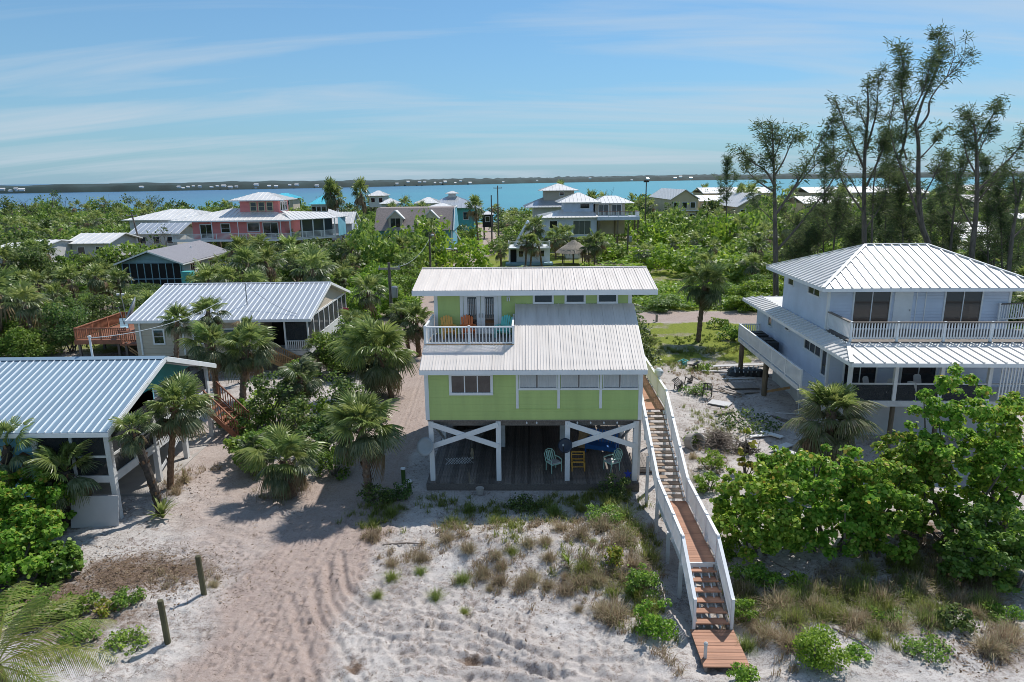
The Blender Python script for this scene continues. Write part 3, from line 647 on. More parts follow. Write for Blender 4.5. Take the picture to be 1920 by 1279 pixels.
b.prism([(4.975, -.5, 5.63), (4.975, -.5, 5.81), (4.975, 3.98, zr(3.98)-.01), (4.975, 3.98, zr(3.98)-.2)], (.022, 0, 0))
b.prism([(-5.025, -.5, 5.63), (-5.025, -.5, 5.81), (-5.025, 1.08, zr(1.08)-.01), (-5.025, 1.08, zr(1.08)-.2)], (.022, 0, 0)); b.build('fascia', 'white', gh)
b = MB(); b.box(-5.8, 5.97, 3.32, 4.0, 8.62, 8.65); b.build('soffit', 'white', gh)
# balcony
b = MB(); b.box(-4.95, -.85, 1.14, 3.99, 6.22, 6.40); bal = b.build('balcony', 'wood_tan', gh)
planks(bal, 'deck_board', -4.95, -.85, 1.14, 3.98, 6.445, 'wood_grey', along='x', width=.14)
b = MB(); b.box(-5.0, -.82, 1.09, 1.135, 6.42, 6.62); b.build('rim_board', 'wood_tan', gh)
railing(gh, (-4.95, 1.15, 6.55), (-.9, 1.15, 6.55), .9, post=2.05, spacing=.155, bw=.045, pw=.11)
railing(gh, (-4.95, 1.3, 6.5), (-4.95, 3.9, 6.5), .95, post=2.6, spacing=.14, bw=.04, ends=(False, True))
railing(gh, (-.93, 1.3, 6.5), (-.93, 3.9, 6.5), .95, post=1.3, spacing=.14, bw=.04, ends=(False, True))
b = MB(); b.prism([(-.86, 1.1, 6.5), (-.86, 3.99, 6.5), (-.86, 3.99, 7.96), (-.86, 1.1, 6.6)], (.05, 0, 0)); b.build('roof_side_wall', 'roof_cream', gh)
# stilts, braces, ground deck
for yy in (0.12, 4.6, 9.4):
    for x in (-4.68, -1.6, 1.56, 4.66):
        b = MB(); b.box(x-.11, x+.11, yy-.11, yy+.11, -.4, 3.0 if yy > 1 else 3.28); b.build('stilt', 'white', gh)
for (xa, xb) in ((-4.68, -1.6), (1.56, 4.66)):
    for k, (za, zb) in enumerate(((3.15, 2.08), (2.08, 3.15))):
        b = MB(); yy = -.02-.05*k
        b.beam((xa, yy, za), (xb, yy, zb), .045, .24); b.build('cross_brace', 'white', gh)
for x in (-4.68, 4.66):
    b = MB(); b.beam((x, .3, 3.1), (x, 4.5, .7), .045, .16); b.build('cross_brace', 'white', gh)
b = MB(); b.box(-4.95, 4.85, -.28, -.23, -.05, .31); b.box(-4.95, -4.9, -.22, 9, -.05, .3); b.box(4.8, 4.85, -.22, 9, -.05, .3); dk = b.build('ground_deck', 'wood_dark', gh)
planks(dk, 'deck_board', -4.95, 4.85, -.26, 9.0, .35, 'wood_dark', width=.15, along='y')
b = MB(); b.box(-4.3, 4.4, 8.9, 9.0, .36, 3.0); b.box(-4.4, -4.3, 5.5, 9, .36, 3.0); b.build('storage_wall', 'wood_dark', gh)
b = MB(); b.box(.55, 1.55, 5.0, 5.6, 2.45, 3.0); b.box(.5, 1.6, 4.97, 4.995, 2.85, 2.95); b.build('air_handler', 'white_old', gh)
MB().box(-1.75, -1.45, 4.1, 4.4, .36, 3.0).build('stilt_casing', 'white_old', gh); MB().box(1.40, 1.72, 4.1, 4.4, .36, 3.0).build('stilt_casing', 'white_old', gh)
for x in (-.3, .15, 2.0, 2.6, 3.2, 3.8): MB().lathe([(0, -.07), (.035, -.05), (.04, 0), (.02, .04), (.0, .05)], 8, c=(x, .05, 3.2)).build('string_light_bulb', 'white', gh)

# side gallery, stairs and boardwalk down to the beach
bw = thing('beach_boardwalk', 'long white railed wooden boardwalk stepping down beside the green house to the sand', 'boardwalk', (GHX, GHY, 0), GHR)
planks(bw, 'deck_board', 5.0, 6.12, 1.0, 9.0, 3.5, 'wood_red', along='x', width=.145)
MB().box(5.03, 5.09, 1.0, 9, 3.2, 3.462).build('joist', 'wood_grey', bw); MB().box(6.03, 6.09, 1.0, 9, 3.2, 3.462).build('joist', 'wood_grey', bw)
stairs(bw, 5.05, 6.07, 1.0, 3.5, -3.9, 1.3, 15, 'wood_weather', 'white_old')
planks(bw, 'deck_board', 5.0, 6.12, -8.4, -3.9, 1.3, 'wood_red', along='x', width=.145)
MB().box(5.02, 5.08, -8.4, -3.9, 1.0, 1.262).build('joist', 'white_old', bw); MB().box(6.04, 6.1, -8.4, -3.9, 1.0, 1.262).build('joist', 'white_old', bw); MB().box(5.0, 6.12, -8.46, -8.4, 1.05, 1.3).build('joist', 'white_old', bw)
stairs(bw, 5.05, 6.07, -8.4, 1.3, -10.35, .16, 6, 'wood_red', 'wood_grey')
b = MB()
for x in (5.3, 5.56, 5.82): b.beam((x, -8.45, 1.1), (x, -10.3, .12), .04, .14)
b.build('stair_carriage', 'white_old', bw)
planks(bw, 'deck_board', 4.85, 6.2, -12.1, -10.4, .16, 'wood_red', along='x', width=.15)
MB().box(4.9, 4.98, -12.05, -10.4, -.1, .122).build('joist', 'wood_grey', bw); MB().box(6.1, 6.18, -12.05, -10.4, -.1, .122).build('joist', 'wood_grey', bw)
for x in (4.97, 6.15):
    railing(bw, (x, 1.0, 3.5), (x, 9.0, 3.5), .95, post=2, spacing=.12, bw=.045, capw=.11, ends=(True, True)) if x > 6 else None
    railing(bw, (x, .95, 3.45), (x, -3.9, 1.3), .98, post=1.65, spacing=.12, bw=.045, capw=.11)
    railing(bw, (x, -3.95, 1.3), (x, -8.35, 1.3), .98, post=1.5, spacing=.12, bw=.045, capw=.11)
    railing(bw, (x, -8.4, 1.28), (x, -10.35, .2), .98, post=1.95, spacing=.12, bw=.045, capw=.11)
    for yy, zt in ((.9, 3.4), (-1.5, 2.2), (-3.9, 1.2), (-6.2, 1.2), (-8.3, 1.2), (5, 3.4), (8.9, 3.4)):
        b = MB(); b.box(x-.06, x+.06, yy-.06, yy+.06, -.4, zt); b.build('support_post', 'white_old', bw)
b = MB(); b.box(4.95, 5.03, -11.75, -11.67, -.3, .62); b.lathe([(.07, 0), (.05, .05), (0, .09)], 10, c=(4.99, -11.71, .62)); b.build('newel_post', 'white_old', bw)
# grey link walk from the ground deck to the stairs
lw = thing('link_walk', 'short grey plank walk joining the ground deck to the long stairs', 'walkway', (GHX, GHY, 0), GHR)
planks(lw, 'deck_board', 4.9, 6.3, 1.6, 3.4, .33, 'wood_grey', along='y', width=.15)
MB().box(4.9, 6.3, 1.55, 1.598, .1, .29).build('rim_board', 'wood_grey', lw); MB().box(4.9, 6.3, 3.402, 3.45, .1, .29).build('rim_board', 'wood_grey', lw)
for x in (5.0, 6.2): MB().box(x-.05, x+.05, 1.6, 1.7, -.3, .28).build('leg', 'wood_grey', lw)

# ------------------------------------------------------------------ furniture of the green house
def adirondack(label, m, loc, rz):
    t = thing('adirondack_chair', label, 'chair', loc, rz, 'chairs on the balcony')
    for k in range(5):
        b = MB(); y = -.28+k*.115; b.box(-.27, .27, y, y+.1, .37-.05*k, .395-.05*k); b.build('seat_slat', m, t)
    for k in range(5):
        x = -.22+k*.11; top = [.93, 1.0, 1.03, 1.0, .93][k]; b = MB()
        b.prism([(x-.047, .22, .2), (x+.047, .22, .2), (x*1.12+.05, .22+.30, top-.05), (x*1.12, .22+.315, top), (x*1.12-.05, .22+.30, top-.05)], (0, .022, .008)); b.build('back_slat', m, t)
    for s_ in (-1, 1):
        b = MB(); b.prism([(s_*.25, -.36, .55), (s_*.4, -.36, .55), (s_*.4, .2, .55), (s_*.32, .38, .55), (s_*.27, .38, .55)], (0, 0, .025)); b.build('armrest', m, t)
        MB().box(s_*.3-.02, s_*.3+.02, -.3, -.2, 0, .55).build('leg', m, t)
        b = MB(); b.beam((s_*.3, -.28, .36), (s_*.3, .48, .04), .03, .1); b.build('leg', m, t)
    b = MB(); b.box(-.3, .3, .33, .36, .5, .57); b.build('back_brace', m, t)
adirondack('yellow adirondack chair on the balcony beside the orange one', 'chair_yellow', ghw(-4.1, 3.2, 6.45), R(18)+GHR)
adirondack('orange adirondack chair on the balcony in front of the door', 'chair_orange', ghw(-3.15, 3.3, 6.45), R(12)+GHR)
adirondack('turquoise adirondack chair on the balcony by the right door', 'chair_teal', ghw(-1.45, 3.25, 6.45), R(-22)+GHR)
def patio_chair(label, loc, rz):
    t = thing('patio_chair', label, 'chair', loc, rz, 'mint chairs on the ground deck'); m = 'chair_mint'
    for sx in (-.27, .27):
        for y, zt in ((-.26, .62), (.26, .45)):
            MB().tube([(sx, y, 0), (sx, y*.95, zt)], .022, 6).build('leg', m, t)
        MB().tube([(sx, -.27, .62), (sx*1.05, 0, .64), (sx, .3, .62)], .026, 6).build('armrest', m, t)
    b = MB(); b.box(-.26, .26, -.27, .25, .40, .44); b.build('seat', m, t)
    b = MB(); b.prism([(-.24, -.24, .441), (.24, -.24, .441), (.24, .2, .441), (-.24, .2, .441)], (0, 0, .05)); b.build('cushion', 'pale_board', t)
    b = MB(); pts = [(-.27, .27, .42), (-.27, .42, .78), (-.16, .48, .92), (0, .5, .96), (.16, .48, .92), (.27, .42, .78), (.27, .27, .42)]; b.tube(pts, .022, 6); b.build('back_frame', m, t)
    for k in range(4):
        x = -.16+k*.107; b = MB(); b.beam((x, .28, .44), (x*.9, .475, .88), .06, .015); b.build('back_slat', m, t)
patio_chair('pale mint chair with grey cushion left of the middle stilt', ghw(.98, 1.15, .353), R(28))
patio_chair('pale mint chair facing left near the corner stilt', ghw(3.75, 1.25, .353), R(-58))
t = thing('wooden_chair', 'ochre yellow open wooden chair behind the middle stilt', 'chair', ghw(2.15, 1.35, .353), GHR+R(180))
for sx in (-.3, .3):
    MB().box(sx-.025, sx+.025, -.25, -.2, 0, .82).build('leg', 'chair_ochre', t); MB().box(sx-.025, sx+.025, .25, .3, 0, .5).build('leg', 'chair_ochre', t)
b = MB(); b.box(-.32, .32, -.25, -.2, .76, .82); b.box(-.27, .27, -.24, -.21, .62, .66); b.build('backrest', 'chair_ochre', t)
b = MB(); b.box(-.32, .32, .24, .3, .44, .5); b.box(-.32, .32, -.2, -.15, .42, .47); b.box(-.32, -.26, -.15, .24, .44, .49); b.box(.26, .32, -.15, .24, .44, .49); b.build('seat_frame', 'chair_ochre', t)
b = MB(); b.box(-.3, .3, .26, .28, .2, .24); b.build('stretcher', 'chair_ochre', t)
t = thing('bench', 'deep blue slatted bench at the back right of the ground deck', 'bench', ghw(3.5, 3.4, .353), GHR+R(-20))
for k in range(4): MB().box(-.75, .75, -.3+k*.15, -.18+k*.15, .42, .45).build('seat_slat', 'bench_blue', t)
for k in range(9): 
    b = MB(); b.beam((-.68+k*.17, .3, .3), (-.68+k*.17, .48, 1.05), .13, .02); b.build('back_slat', 'bench_blue', t)
for s_ in (-1, 1):
    MB().box(s_*.78-.04, s_*.78+.04, -.3, .35, .62, .66).build('armrest', 'bench_blue', t)
    MB().box(s_*.78-.03, s_*.78+.03, -.28, -.2, 0, .62).build('leg', 'bench_blue', t); MB().box(s_*.78-.03, s_*.78+.03, .25, .33, 0, .62).build('leg', 'bench_blue', t)
b = MB(); b.box(-.76, .76, -.31, -.28, .22, .42); b.build('apron', 'bench_blue', t)
t = thing('side_panel', 'brown wooden board leaning behind the blue bench', 'board', ghw(2.75, 3.9, .353), GHR+R(-20)); b = MB(); b.prism([(-.45, 0, 0), (.45, 0, 0), (.45, .25, 1.0), (-.45, .25, 1.0)], (0, .03, 0)); b.build('board', 'wood_tan', t)
def dish(label, m, loc, rz, r, tilt, cat='satellite dish', mast=None, arm=True):
    t = thing('satellite_dish', label, cat, loc, rz); b = MB(); n = 24
    prof = [(0, 0), (r*.35, .02*r), (r*.7, .09*r), (r, .2*r), (r, .2*r-.02), (r*.7, .09*r-.02), (r*.35, .02*r-.02), (0, -.02)]
    b.lathe(prof, n)
    Mx = Matrix.Translation((0, -.12, 0)) @ Matrix.Rotation(R(90-tilt), 4, 'X')
    b.v = [tuple(Mx @ Vector(p)) for p in b.v]; b.build('reflector', m, t, smooth=True)
    if arm:
        e = Mx @ Vector((0, 0, r*.95)); s_ = Mx @ Vector((0, r*.9 if tilt > 0 else -r*.9, .15*r)); s_ = Mx @ Vector((0, -r*.95, .18*r))
        b = MB(); b.tube([s_, e], .015, 6); b.build('feed_arm', 'black_plastic', t); MB().lathe([(0, -.05), (.045, -.04), (.045, .04), (0, .06)], 8, c=e).build('receiver', 'dish_grey', t)
    b = MB(); b.tube([(0, -.08, 0), (0, .1, -.05), (0, .12, -.35)] if mast is None else mast, .025, 8); b.build('mast', 'metal_grey', t)
    return t
dish('plain grey satellite dish fixed to the left corner stilt', 'dish_grey', ghw(-4.85, -.25, 2.2), GHR+R(-20), .42, 25, arm=False)
dish('dark navy satellite dish fixed to the stilt in front of the deck', 'dish_dark', ghw(1.5, -.28, 2.25), GHR+R(-25), .34, 25)
t = thing('lattice_panel', 'white diamond lattice strip standing on the ground deck', 'lattice', ghw(-3.6, 1.9, .353), GHR+R(8))
b = MB()
for k in range(-1, 12):
    for s_ in (-1, 1):
        xa = -.7+k*.13; xb = xa+s_*.32
        def cl(x, z, x2, z2):
            return (min(max(x, -.75), .75), z), (min(max(x2, -.75), .75), z2)
        if s_ < 0: xa += .32; xb = xa-.32
        if xa < -.76 or xa > .76 or xb < -.76 or xb > .76: continue
        b.beam((xa, 0 if s_ > 0 else .012, 0.02), (xb, 0 if s_ > 0 else .012, .34), .01, .032, up=(0, 1, 0))
b.build('lattice', 'white', t)
t = thing('starfish_ornament', 'dark blue starfish ornament leaning on the right front stilt', 'ornament', ghw(4.4, .3, .353), GHR)
pts = []
for k in range(10):
    a = math.pi/2+k*math.pi/5; r_ = .2 if k % 2 == 0 else .085; pts.append((r_*math.cos(a), .1*r_*math.sin(a)/.2*.6, .2+r_*math.sin(a)))
MB().prism(pts, (0, .05, 0)).build('star', 'star_blue', t)
for k, (px, py, h, lb) in enumerate(((757, 893, .75, 'taller white capped dark post left of the ground deck'), (768, 908, .5, 'shorter white capped dark post left of the ground deck'))):
    g_ = gpt(px, py+14); t = thing('capped_post', lb, 'post', g_); MB().tube([(0, 0, -.2), (0, 0, h)], .1, 10).build('shaft', 'leaf_dark', t); MB().lathe([(.12, h), (.12, h+.06), (0, h+.1)], 12).build('cap', 'white', t)
t = thing('outdoor_table', 'dark round table with chairs in the shade behind the left cross brace', 'table', ghw(-3.2, 4.2, .353), GHR)
MB().lathe([(0, .7), (.6, .7), (.6, .74), (0, .74)], 20).build('tabletop', 'wood_dark', t); MB().tube([(0, 0, 0), (0, 0, .7)], .06, 8).build('leg', 'wood_dark', t)
t = thing('garden_statue', 'small pale ornament on the deck below the left cross brace', 'ornament', ghw(-3.05, 2.6, .353), GHR)
MB().lathe([(0, 0), (.09, 0), (.07, .12), (.1, .28), (.06, .4), (.07, .46), (.05, .54), (0, .56)], 10).build('figure', 'straw', t)
t = thing('flood_lamp', 'round white fan lamp on the top rail of the boardwalk', 'lamp', ghw(6.15, 3.0, 4.5), GHR)
MB().lathe([(0, 0), (.13, 0), (.2, .12), (.2, .32), (.1, .42), (0, .42)], 14).build('housing', 'white_old', t); MB().lathe([(0, .2), (.1, .2), (.1, .3), (0, .3)], 10, c=(.12, -.1, 0)).build('lens', 'dish_grey', t)
b = None
t = thing('flower_pot', 'small pale planter at the front edge of the ground deck', 'planter', ghw(-2.45, -.65, 0), GHR)
MB().lathe([(0, 0), (.15, 0), (.2, .3), (.18, .3), (.15, .26), (0, .26)], 12).build('pot', 'concrete', t)

# ------------------------------------------------------------------ white house on the right
X0, Y0, DR = 17.95, 38.05, R(-2.7)
D = thing('beach_house', 'white two-storey house with hipped standing seam roof and long balcony', 'house', (X0, Y0, 0), DR)
def dw(x, y, z=0): v = Matrix.Rotation(DR, 3, 'Z') @ Vector((x, y, z)); return Vector((X0+v.x, Y0+v.y, z))
b = MB(); b.box(0, 9.9, 0, 7.4, 5.1, 7.98); b.box(-.4, 10.2, -1.7, 11.3, 2.55, 5.1); b.build('wall', 'shade_blue_siding', D)
for x in (0, 9.9): MB().box(x-.07, x+.07, -.03, .1, 5.45, 7.9).build('corner_trim', 'white', D)
for x in (-.4, 10.2): MB().box(x-.07, x+.07, -1.73, -1.6, 2.6, 5.0).build('corner_trim', 'white', D)
E = [(-.8, -1.0), (11.3, -1.0), (11.3, 8.8), (-.8, 8.8)]; zc_, zd_ = 7.95, 9.84
ra, rb = (3.5, 3.9, zd_), (7.1, 3.9, zd_)
c3 = [(x, y, zc_) for x, y in E]
k_ = dict(rib=(.07, .065), under='white')
roof(D, [c3[0], c3[1], rb, ra], .52, 'roof_white', **k_); roof(D, [c3[1], c3[2], rb], .52, 'roof_white', **k_)
roof(D, [c3[2], c3[3], ra, rb], .52, 'roof_white', **k_); roof(D, [c3[3], c3[0], ra], .52, 'roof_white', **k_)
for p_, q_ in ((c3[0], ra), (c3[1], rb), (c3[2], rb), (c3[3], ra), (ra, rb)): hip_caps(D, [(p_, q_)], 'roof_white', .2)
for (xa, ya), (xb, yb) in zip(E, E[1:]+E[:1]):
    b = MB(); b.beam((xa, ya, zc_-.1), (xb, yb, zc_-.1), .03, .17); b.build('fascia', 'white', D)
# lower skirt roof: left and front
lo = 5.06; fl = (-1.13, -6.05, lo); fr_ = (12.0, -6.05, lo); bl = (-1.13, 12.6, lo); zi = 5.36
roof(D, [fl, fr_, (12.0, -3.12, zi), (-.1, -3.12, zi)], .52, 'roof_white', **k_)
roof(D, [bl, fl, (-.1, -3.12, 5.375), (-.1, 11.5, 5.375)], .52, 'roof_white', **k_)
roof(D, [(10.4, 12.6, lo), bl, (-.1, 11.5, 5.375), (10.4, 11.5, 5.375)], .52, 'roof_white', **k_)
MB().box(-.1, 10.4, 7.41, 11.49, 5.15, 5.37).build('flat_roof', 'roof_white', D)
hip_caps(D, [(fl, (-.1, -3.12, zi))], 'roof_white', .2)
b = MB(); b.beam((-1.13, -6.06, lo-.09), (12, -6.06, lo-.09), .03, .17); b.build('fascia', 'white', D); b = MB(); b.beam((-1.14, -6.05, lo-.09), (-1.14, 12.6, lo-.09), .03, .17); b.build('fascia', 'white', D)
# upper wall openings: two sliding glass doors, side windows
for u0, u1 in ((1.4, 3.35), (6.4, 8.35)): window(D, 'S', 0, u0, u1, 5.5, 7.62, 2, .08, 'white', 'glass_brown', 'sliding_door')
b = MB(); b.box(3.6, 4.6, -.05, 0, 5.5, 7.6); d = b.build('door', 'white', D); MB().box(4.45, 4.51, -.09, -.05, 6.5, 6.6).build('door_handle', 'metal_grey', d)
for x in (4.8, 5.3): MB().box(x, x+.05, -.04, 0, 5.5, 7.8).build('wall_trim', 'white', D)
for u0, u1, z0, z1 in ((1.3, 3.0, 7.1, 7.65), (5.6, 6.5, 7.1, 7.65)): window(D, 'W', 0, u0, u1, z0, z1, 2 if u1-u0 > 1.2 else 1, .06, 'white', 'glass_brown')
for u0, u1, z0, z1 in ((-.6, 1.8, 3.95, 4.6), (4.6, 5.2, 4.35, 4.65), (8.0, 8.6, 3.9, 4.7)): window(D, 'W', -.4, u0, u1, z0, z1, 3 if u1-u0 > 2 else 1, .06, 'white', 'glass')
window(D, 'W', -.4, -1.5, -.9, 3.1, 4.8, 1, .06, 'white', 'glass')
# balcony
b = MB(); b.box(0, 12, -3.05, -.01, 5.12, 5.40); bal = b.build('balcony', 'wood_dark', D)
planks(bal, 'deck_board', 0, 12, -3.05, -.02, 5.45, 'wood_dark', along='x', width=.15)
b = MB(); b.box(-.03, 12, -3.1, -3.055, 5.37, 5.45); b.build('rim_board', 'wood_dark', D)
railing(D, (.05, -3.0, 5.5), (12, -3.0, 5.5), 1.0, 'white', .15, .05, 2.3, cap='wood_dark', capw=.18, pw=.11)
railing(D, (.05, -.1, 5.5), (.05, -2.9, 5.5), 1.0, 'white', .15, .05, 3, cap='wood_dark', capw=.18, ends=(True, False))
railing(D, (9.3, -.2, 5.95), (11.9, .3, 5.95), 1.0, 'white', .15, .05, 3, capw=.12, cap='wood_dark')
# porch below
b = MB(); b.box(-.4, 12, -4.3, -1.7, 2.28, 2.58); b.build('porch_floor', 'white_old', D)
for x in (-.3, 2.0, 4.3, 6.7, 9.0, 11.3): MB().box(x-.09, x+.09, -4.3, -4.12, 2.58, 5.06).build('porch_post', 'white', D)
b = MB(); b.box(-.25, 11.5, -4.27, -4.18, 3.46, 3.53); b.build('porch_rail', 'white_old', D)
for xa, xb in ((-.1, 1.9), (2.1, 4.2), (4.4, 6.6)):
    MB().box(xa, xb, -4.225, -4.22, 2.6, 3.46).build('insect_screen', 'screen', D)
for u0, u1 in ((.5, 2.2), (3.6, 5.4)): window(D, 'S', -1.7, u0, u1, 2.65, 4.7, 2, .08, 'white', 'glass', 'sliding_door')
for k in range(7): MB().box(7.0+k*.16, 7.06+k*.16, -4.6, -4.55, 2.7, 4.9).build('screen_slat', 'white', D)
# side gallery on the left
b = MB(); b.box(-1.95, -.4, -1.7, 10.3, 2.3, 2.58); b.build('gallery_floor', 'white_old', D)
railing(D, (-1.92, -2.0, 2.6), (-1.92, 10.25, 2.6), 1.0, 'white', .15, .06, 2.5, capw=.11); railing(D, (-1.9, 10.25, 2.6), (-.5, 10.25, 2.6), 1.0, 'white', .15, .06, 1.3, ends=(False, True))
b = MB(); b.box(.0, 9.6, -2.5, 8.2, -.2, 2.3); b.build('ground_wall', 'grey_wall', D)
for x, y in ((-1.75, 4.4), (-1.75, 9.9), (-.2, -4.1), (2.1, -4.1), (4.4, -4.1), (6.7, -4.1)): MB().tube([(x, y, -.3), (x, y, 2.3)], .17 if y > 0 else .12, 10).build('stilt', 'wood_pile', D)
b = MB(); b.tube([(-.7, 1.6, 2.4), (-.7, 1.4, 1.2), (-.8, .8, .06), (-2.8, 1.0, .05)], .05, 8); b.build('drain_pipe', 'white', D)
b = MB(); b.beam((-1.7, 4.6, .9), (-.5, 7, 2.3), .05, .16); b.build('knee_brace', 'wood_tan', D); b = MB(); b.beam((-1.7, 4.4, .3), (-.5, 3.4, .9), .05, .16); b.build('knee_brace', 'wood_tan', D)
MB().box(-.06, -.01, 2.9, 3.15, 1.35, 1.6).build('electric_meter', 'ac_dark', D)
for k, (y, lb) in enumerate(((6.0, 'nearer dark air conditioner on the side gallery of the white house'), (8.1, 'farther dark air conditioner on the side gallery of the white house'))):
    t = thing('air_conditioner', lb, 'air conditioner', dw(-1.15, y, 2.58), DR, 'air conditioners on the side gallery'); MB().box(-.4, .4, -.75, .75, .02, .82).build('case', 'ac_dark', t)
    MB().lathe([(.0, .83), (.32, .83), (.34, .86), (.3, .88), (.1, .87), (0, .87)], 18).build('fan_guard', 'black_plastic', t)
    for j in range(6): MB().box(-.41, -.401, -.7, .7, .1+j*.12, .14+j*.12).build('louvre', 'black_plastic', t)
def porch_chair(label, loc, rz):
    t = thing('porch_chair', label, 'chair', loc, rz, 'chairs on the screened porch')
    MB().box(-.25, .25, -.25, .25, .42, .46).build('seat', 'pale_board', t)
    b = MB(); b.prism([(-.24, .22, .46), (.24, .22, .46), (.22, .34, .95), (.1, .36, 1.02), (-.1, .36, 1.02), (-.22, .34, .95)], (0, .03, 0)); b.build('backrest', 'pale_board', t)
    for sx in (-.22, .22):
        for y in (-.22, .22): MB().tube([(sx, y, 0), (sx, y, .42)], .02, 6).build('leg', 'pale_board', t)
for (x, y, rz, lb) in ((1.1, -4.2, .5, 'pale porch chair behind the left bay of the white house porch'), (1.75, -4.5, -1.2, 'pale porch chair beside the first porch post of the white house'), (3.1, -4.5, 2.4, 'pale porch chair low behind the screen of the middle bay'), (3.9, -3.8, .2, 'pale rounded porch chair at the back of the middle bay')):
    porch_chair(lb, dw(x, y+.6, 2.6), rz)

# ------------------------------------------------------------------ blue-roofed cottage at the left edge
Bh = thing('cottage', 'teal cottage with blue ribbed metal roof and white porch posts at the left edge', 'house', (-16.9, 26.7, 0))
roof(Bh, [(-24, -.4, 4.08), (.35, -.4, 4.08), (.35, 4.85, 5.88), (-24, 4.85, 5.88)], .32, 'roof_blue', rib=(.034, .035), rib_m='rib_pale')
roof(Bh, [(.35, 10.1, 4.08), (-24, 10.1, 4.08), (-24, 4.852, 5.88), (.35, 4.852, 5.88)], .32, 'roof_blue', rib=(.034, .035), rib_m='rib_pale')
MB().prism([(-24, 4.6, 5.86), (-24, 4.85, 5.955), (-24, 5.1, 5.86)], (24.36, 0, 0)).build('ridge_cap', 'roof_blue', Bh)
b = MB(); b.box(-24, .37, -.43, -.405, 3.88, 4.07)
for ya, za, yb, zb in ((-.4, 4.0, 4.85, 5.8), (10.1, 4.0, 4.85, 5.8)): b.beam((.37, ya, za-.02), (.37, yb, zb-.02), .03, .2)
b.build('fascia', 'white', Bh)
b = MB(); b.prism([(-.9, .15, 4.15), (-.9, 9.5, 4.15), (-.9, 4.85, 5.72)], (.06, 0, 0)); b.build('gable', 'teal_paint', Bh)
b = MB(); b.box(-24, -3.1, .0, 9.7, 1.9, 4.05); b.box(-24, -3.1, 2, 9.7, 0, 1.9); b.build('wall', 'blue_siding', Bh)
b = MB(); b.box(-3.1, -.05, .05, 9.7, 1.72, 1.95); pf = b.build('porch_floor', 'white_old', Bh)
MB().box(-3.1, 0.03, -.02, .05, 1.7, 2.0).build('rim_board', 'white_old', Bh); MB().box(-.05, .03, .053, 9.75, 1.65, 2.02).build('rim_board', 'white_old', Bh)
for x, y, z0 in ((-.02, .1, -.4), (-.02, 3.6, -.4), (-.02, 6.4, -.4), (-.02, 9.5, -.4), (-3.05, .1, -.4), (-1.55, .1, 1.95), (-.02, 1.9, 1.95), (-.02, 5.0, 1.95), (-.02, 8.0, 1.95)):
    w_ = .11 if z0 < 0 else .06; MB().box(x-w_, x+w_, y-w_, y+w_, z0, 4.02 if abs(y-.1) < .2 else 4.1).build('porch_post', 'white_old', Bh)
b = MB(); b.box(-3.0, -.15, .06, .12, 2.78, 2.88); b.box(-.06, .02, .2, 9.4, 2.78, 2.88); b.build('porch_rail', 'white_old', Bh)
for y0_, y1_ in ((.25, 1.8), (2.0, 3.5), (3.7, 4.9), (5.1, 6.3), (6.5, 7.9), (8.1, 9.4)): MB().box(-.03, -.025, y0_, y1_, 2.02, 4.05).build('insect_screen', 'screen', Bh)
for x0_, x1_ in ((-2.95, -1.62), (-1.48, -.14)): MB().box(x0_, x1_, .09, .095, 2.0, 4.0).build('insect_screen', 'screen', Bh)
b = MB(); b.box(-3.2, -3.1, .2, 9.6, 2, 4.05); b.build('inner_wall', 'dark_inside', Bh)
b = MB(); b.box(-3.0, .3, 2.2, 9.8, -.05, .09); b.build('concrete_slab', 'concrete', Bh)
b = MB(); b.beam((-.02, 3.6, .5), (-.02, 6.4, 1.6), .05, .14); b.beam((-2.9, .3, .9), (-.6, 1.2, .5), .06, .12); b.build('knee_brace', 'white_old', Bh)
stairs(Bh, 9.0, 10.7, 0.0, 1.95, 1.6, .1, 6, 'wood_brown', 'wood_brown', along='x')
for y in (9.0, 10.7): railing(Bh, (.02, y, 1.95), (1.65, y, .15), .95, 'wood_brown', .13, .04, 1.6)
t = thing('leaning_panel', 'large plain grey panel leaning on the corner post of the blue-roofed cottage', 'panel', gpt(178, 988), R(6))
b = MB(); b.prism([(-.95, 0, 0), (.95, 0, -.02), (.97, .28, 1.22), (-.9, .28, 1.3)], (0, .03, 0)); b.build('sheet', 'pale_board', t)
t = thing('plumbing_vent', 'short pale vent pipe standing on the ridge of the blue-roofed cottage', 'vent pipe', (-16.9-3.4, 26.7+5.3, 5.6)); MB().tube([(0, 0, 0), (0, 0, 1.2)], .05, 8).build('pipe', 'white_old', t); MB().lathe([(.08, 1.2), (.08, 1.26), (0, 1.28)], 10).build('cap', 'white_old', t)

# ------------------------------------------------------------------ cottage with steel roof and brown deck
Ch = thing('cottage', 'low cottage with pale steel roof, white screened porch and brown sun deck', 'house', (-15.3, 50, 0))
roof(Ch, [(-13.4, -.3, 4.0), (.35, -.3, 4.0), (.35, 6.15, 5.8), (-13.4, 6.15, 5.8)], .40, 'roof_steel', rib=(.045, .04), rib_m='rib_pale')
roof(Ch, [(.35, 12.6, 4.0), (-13.4, 12.6, 4.0), (-13.4, 6.152, 5.8), (.35, 6.152, 5.8)], .40, 'roof_steel', rib=(.045, .04), rib_m='rib_pale')
MB().prism([(-13.4, 5.95, 5.80), (-13.4, 6.15, 5.87), (-13.4, 6.35, 5.80)], (13.76, 0, 0)).build('ridge_cap', 'roof_steel', Ch)
b = MB(); b.box(-13.4, .37, -.33, -.305, 3.82, 3.99)
for ya, yb in ((-.3, 6.15), (12.6, 6.15)): b.beam((.37, ya, 3.92), (.37, yb, 5.72), .03, .18)
b.build('fascia', 'white', Ch)
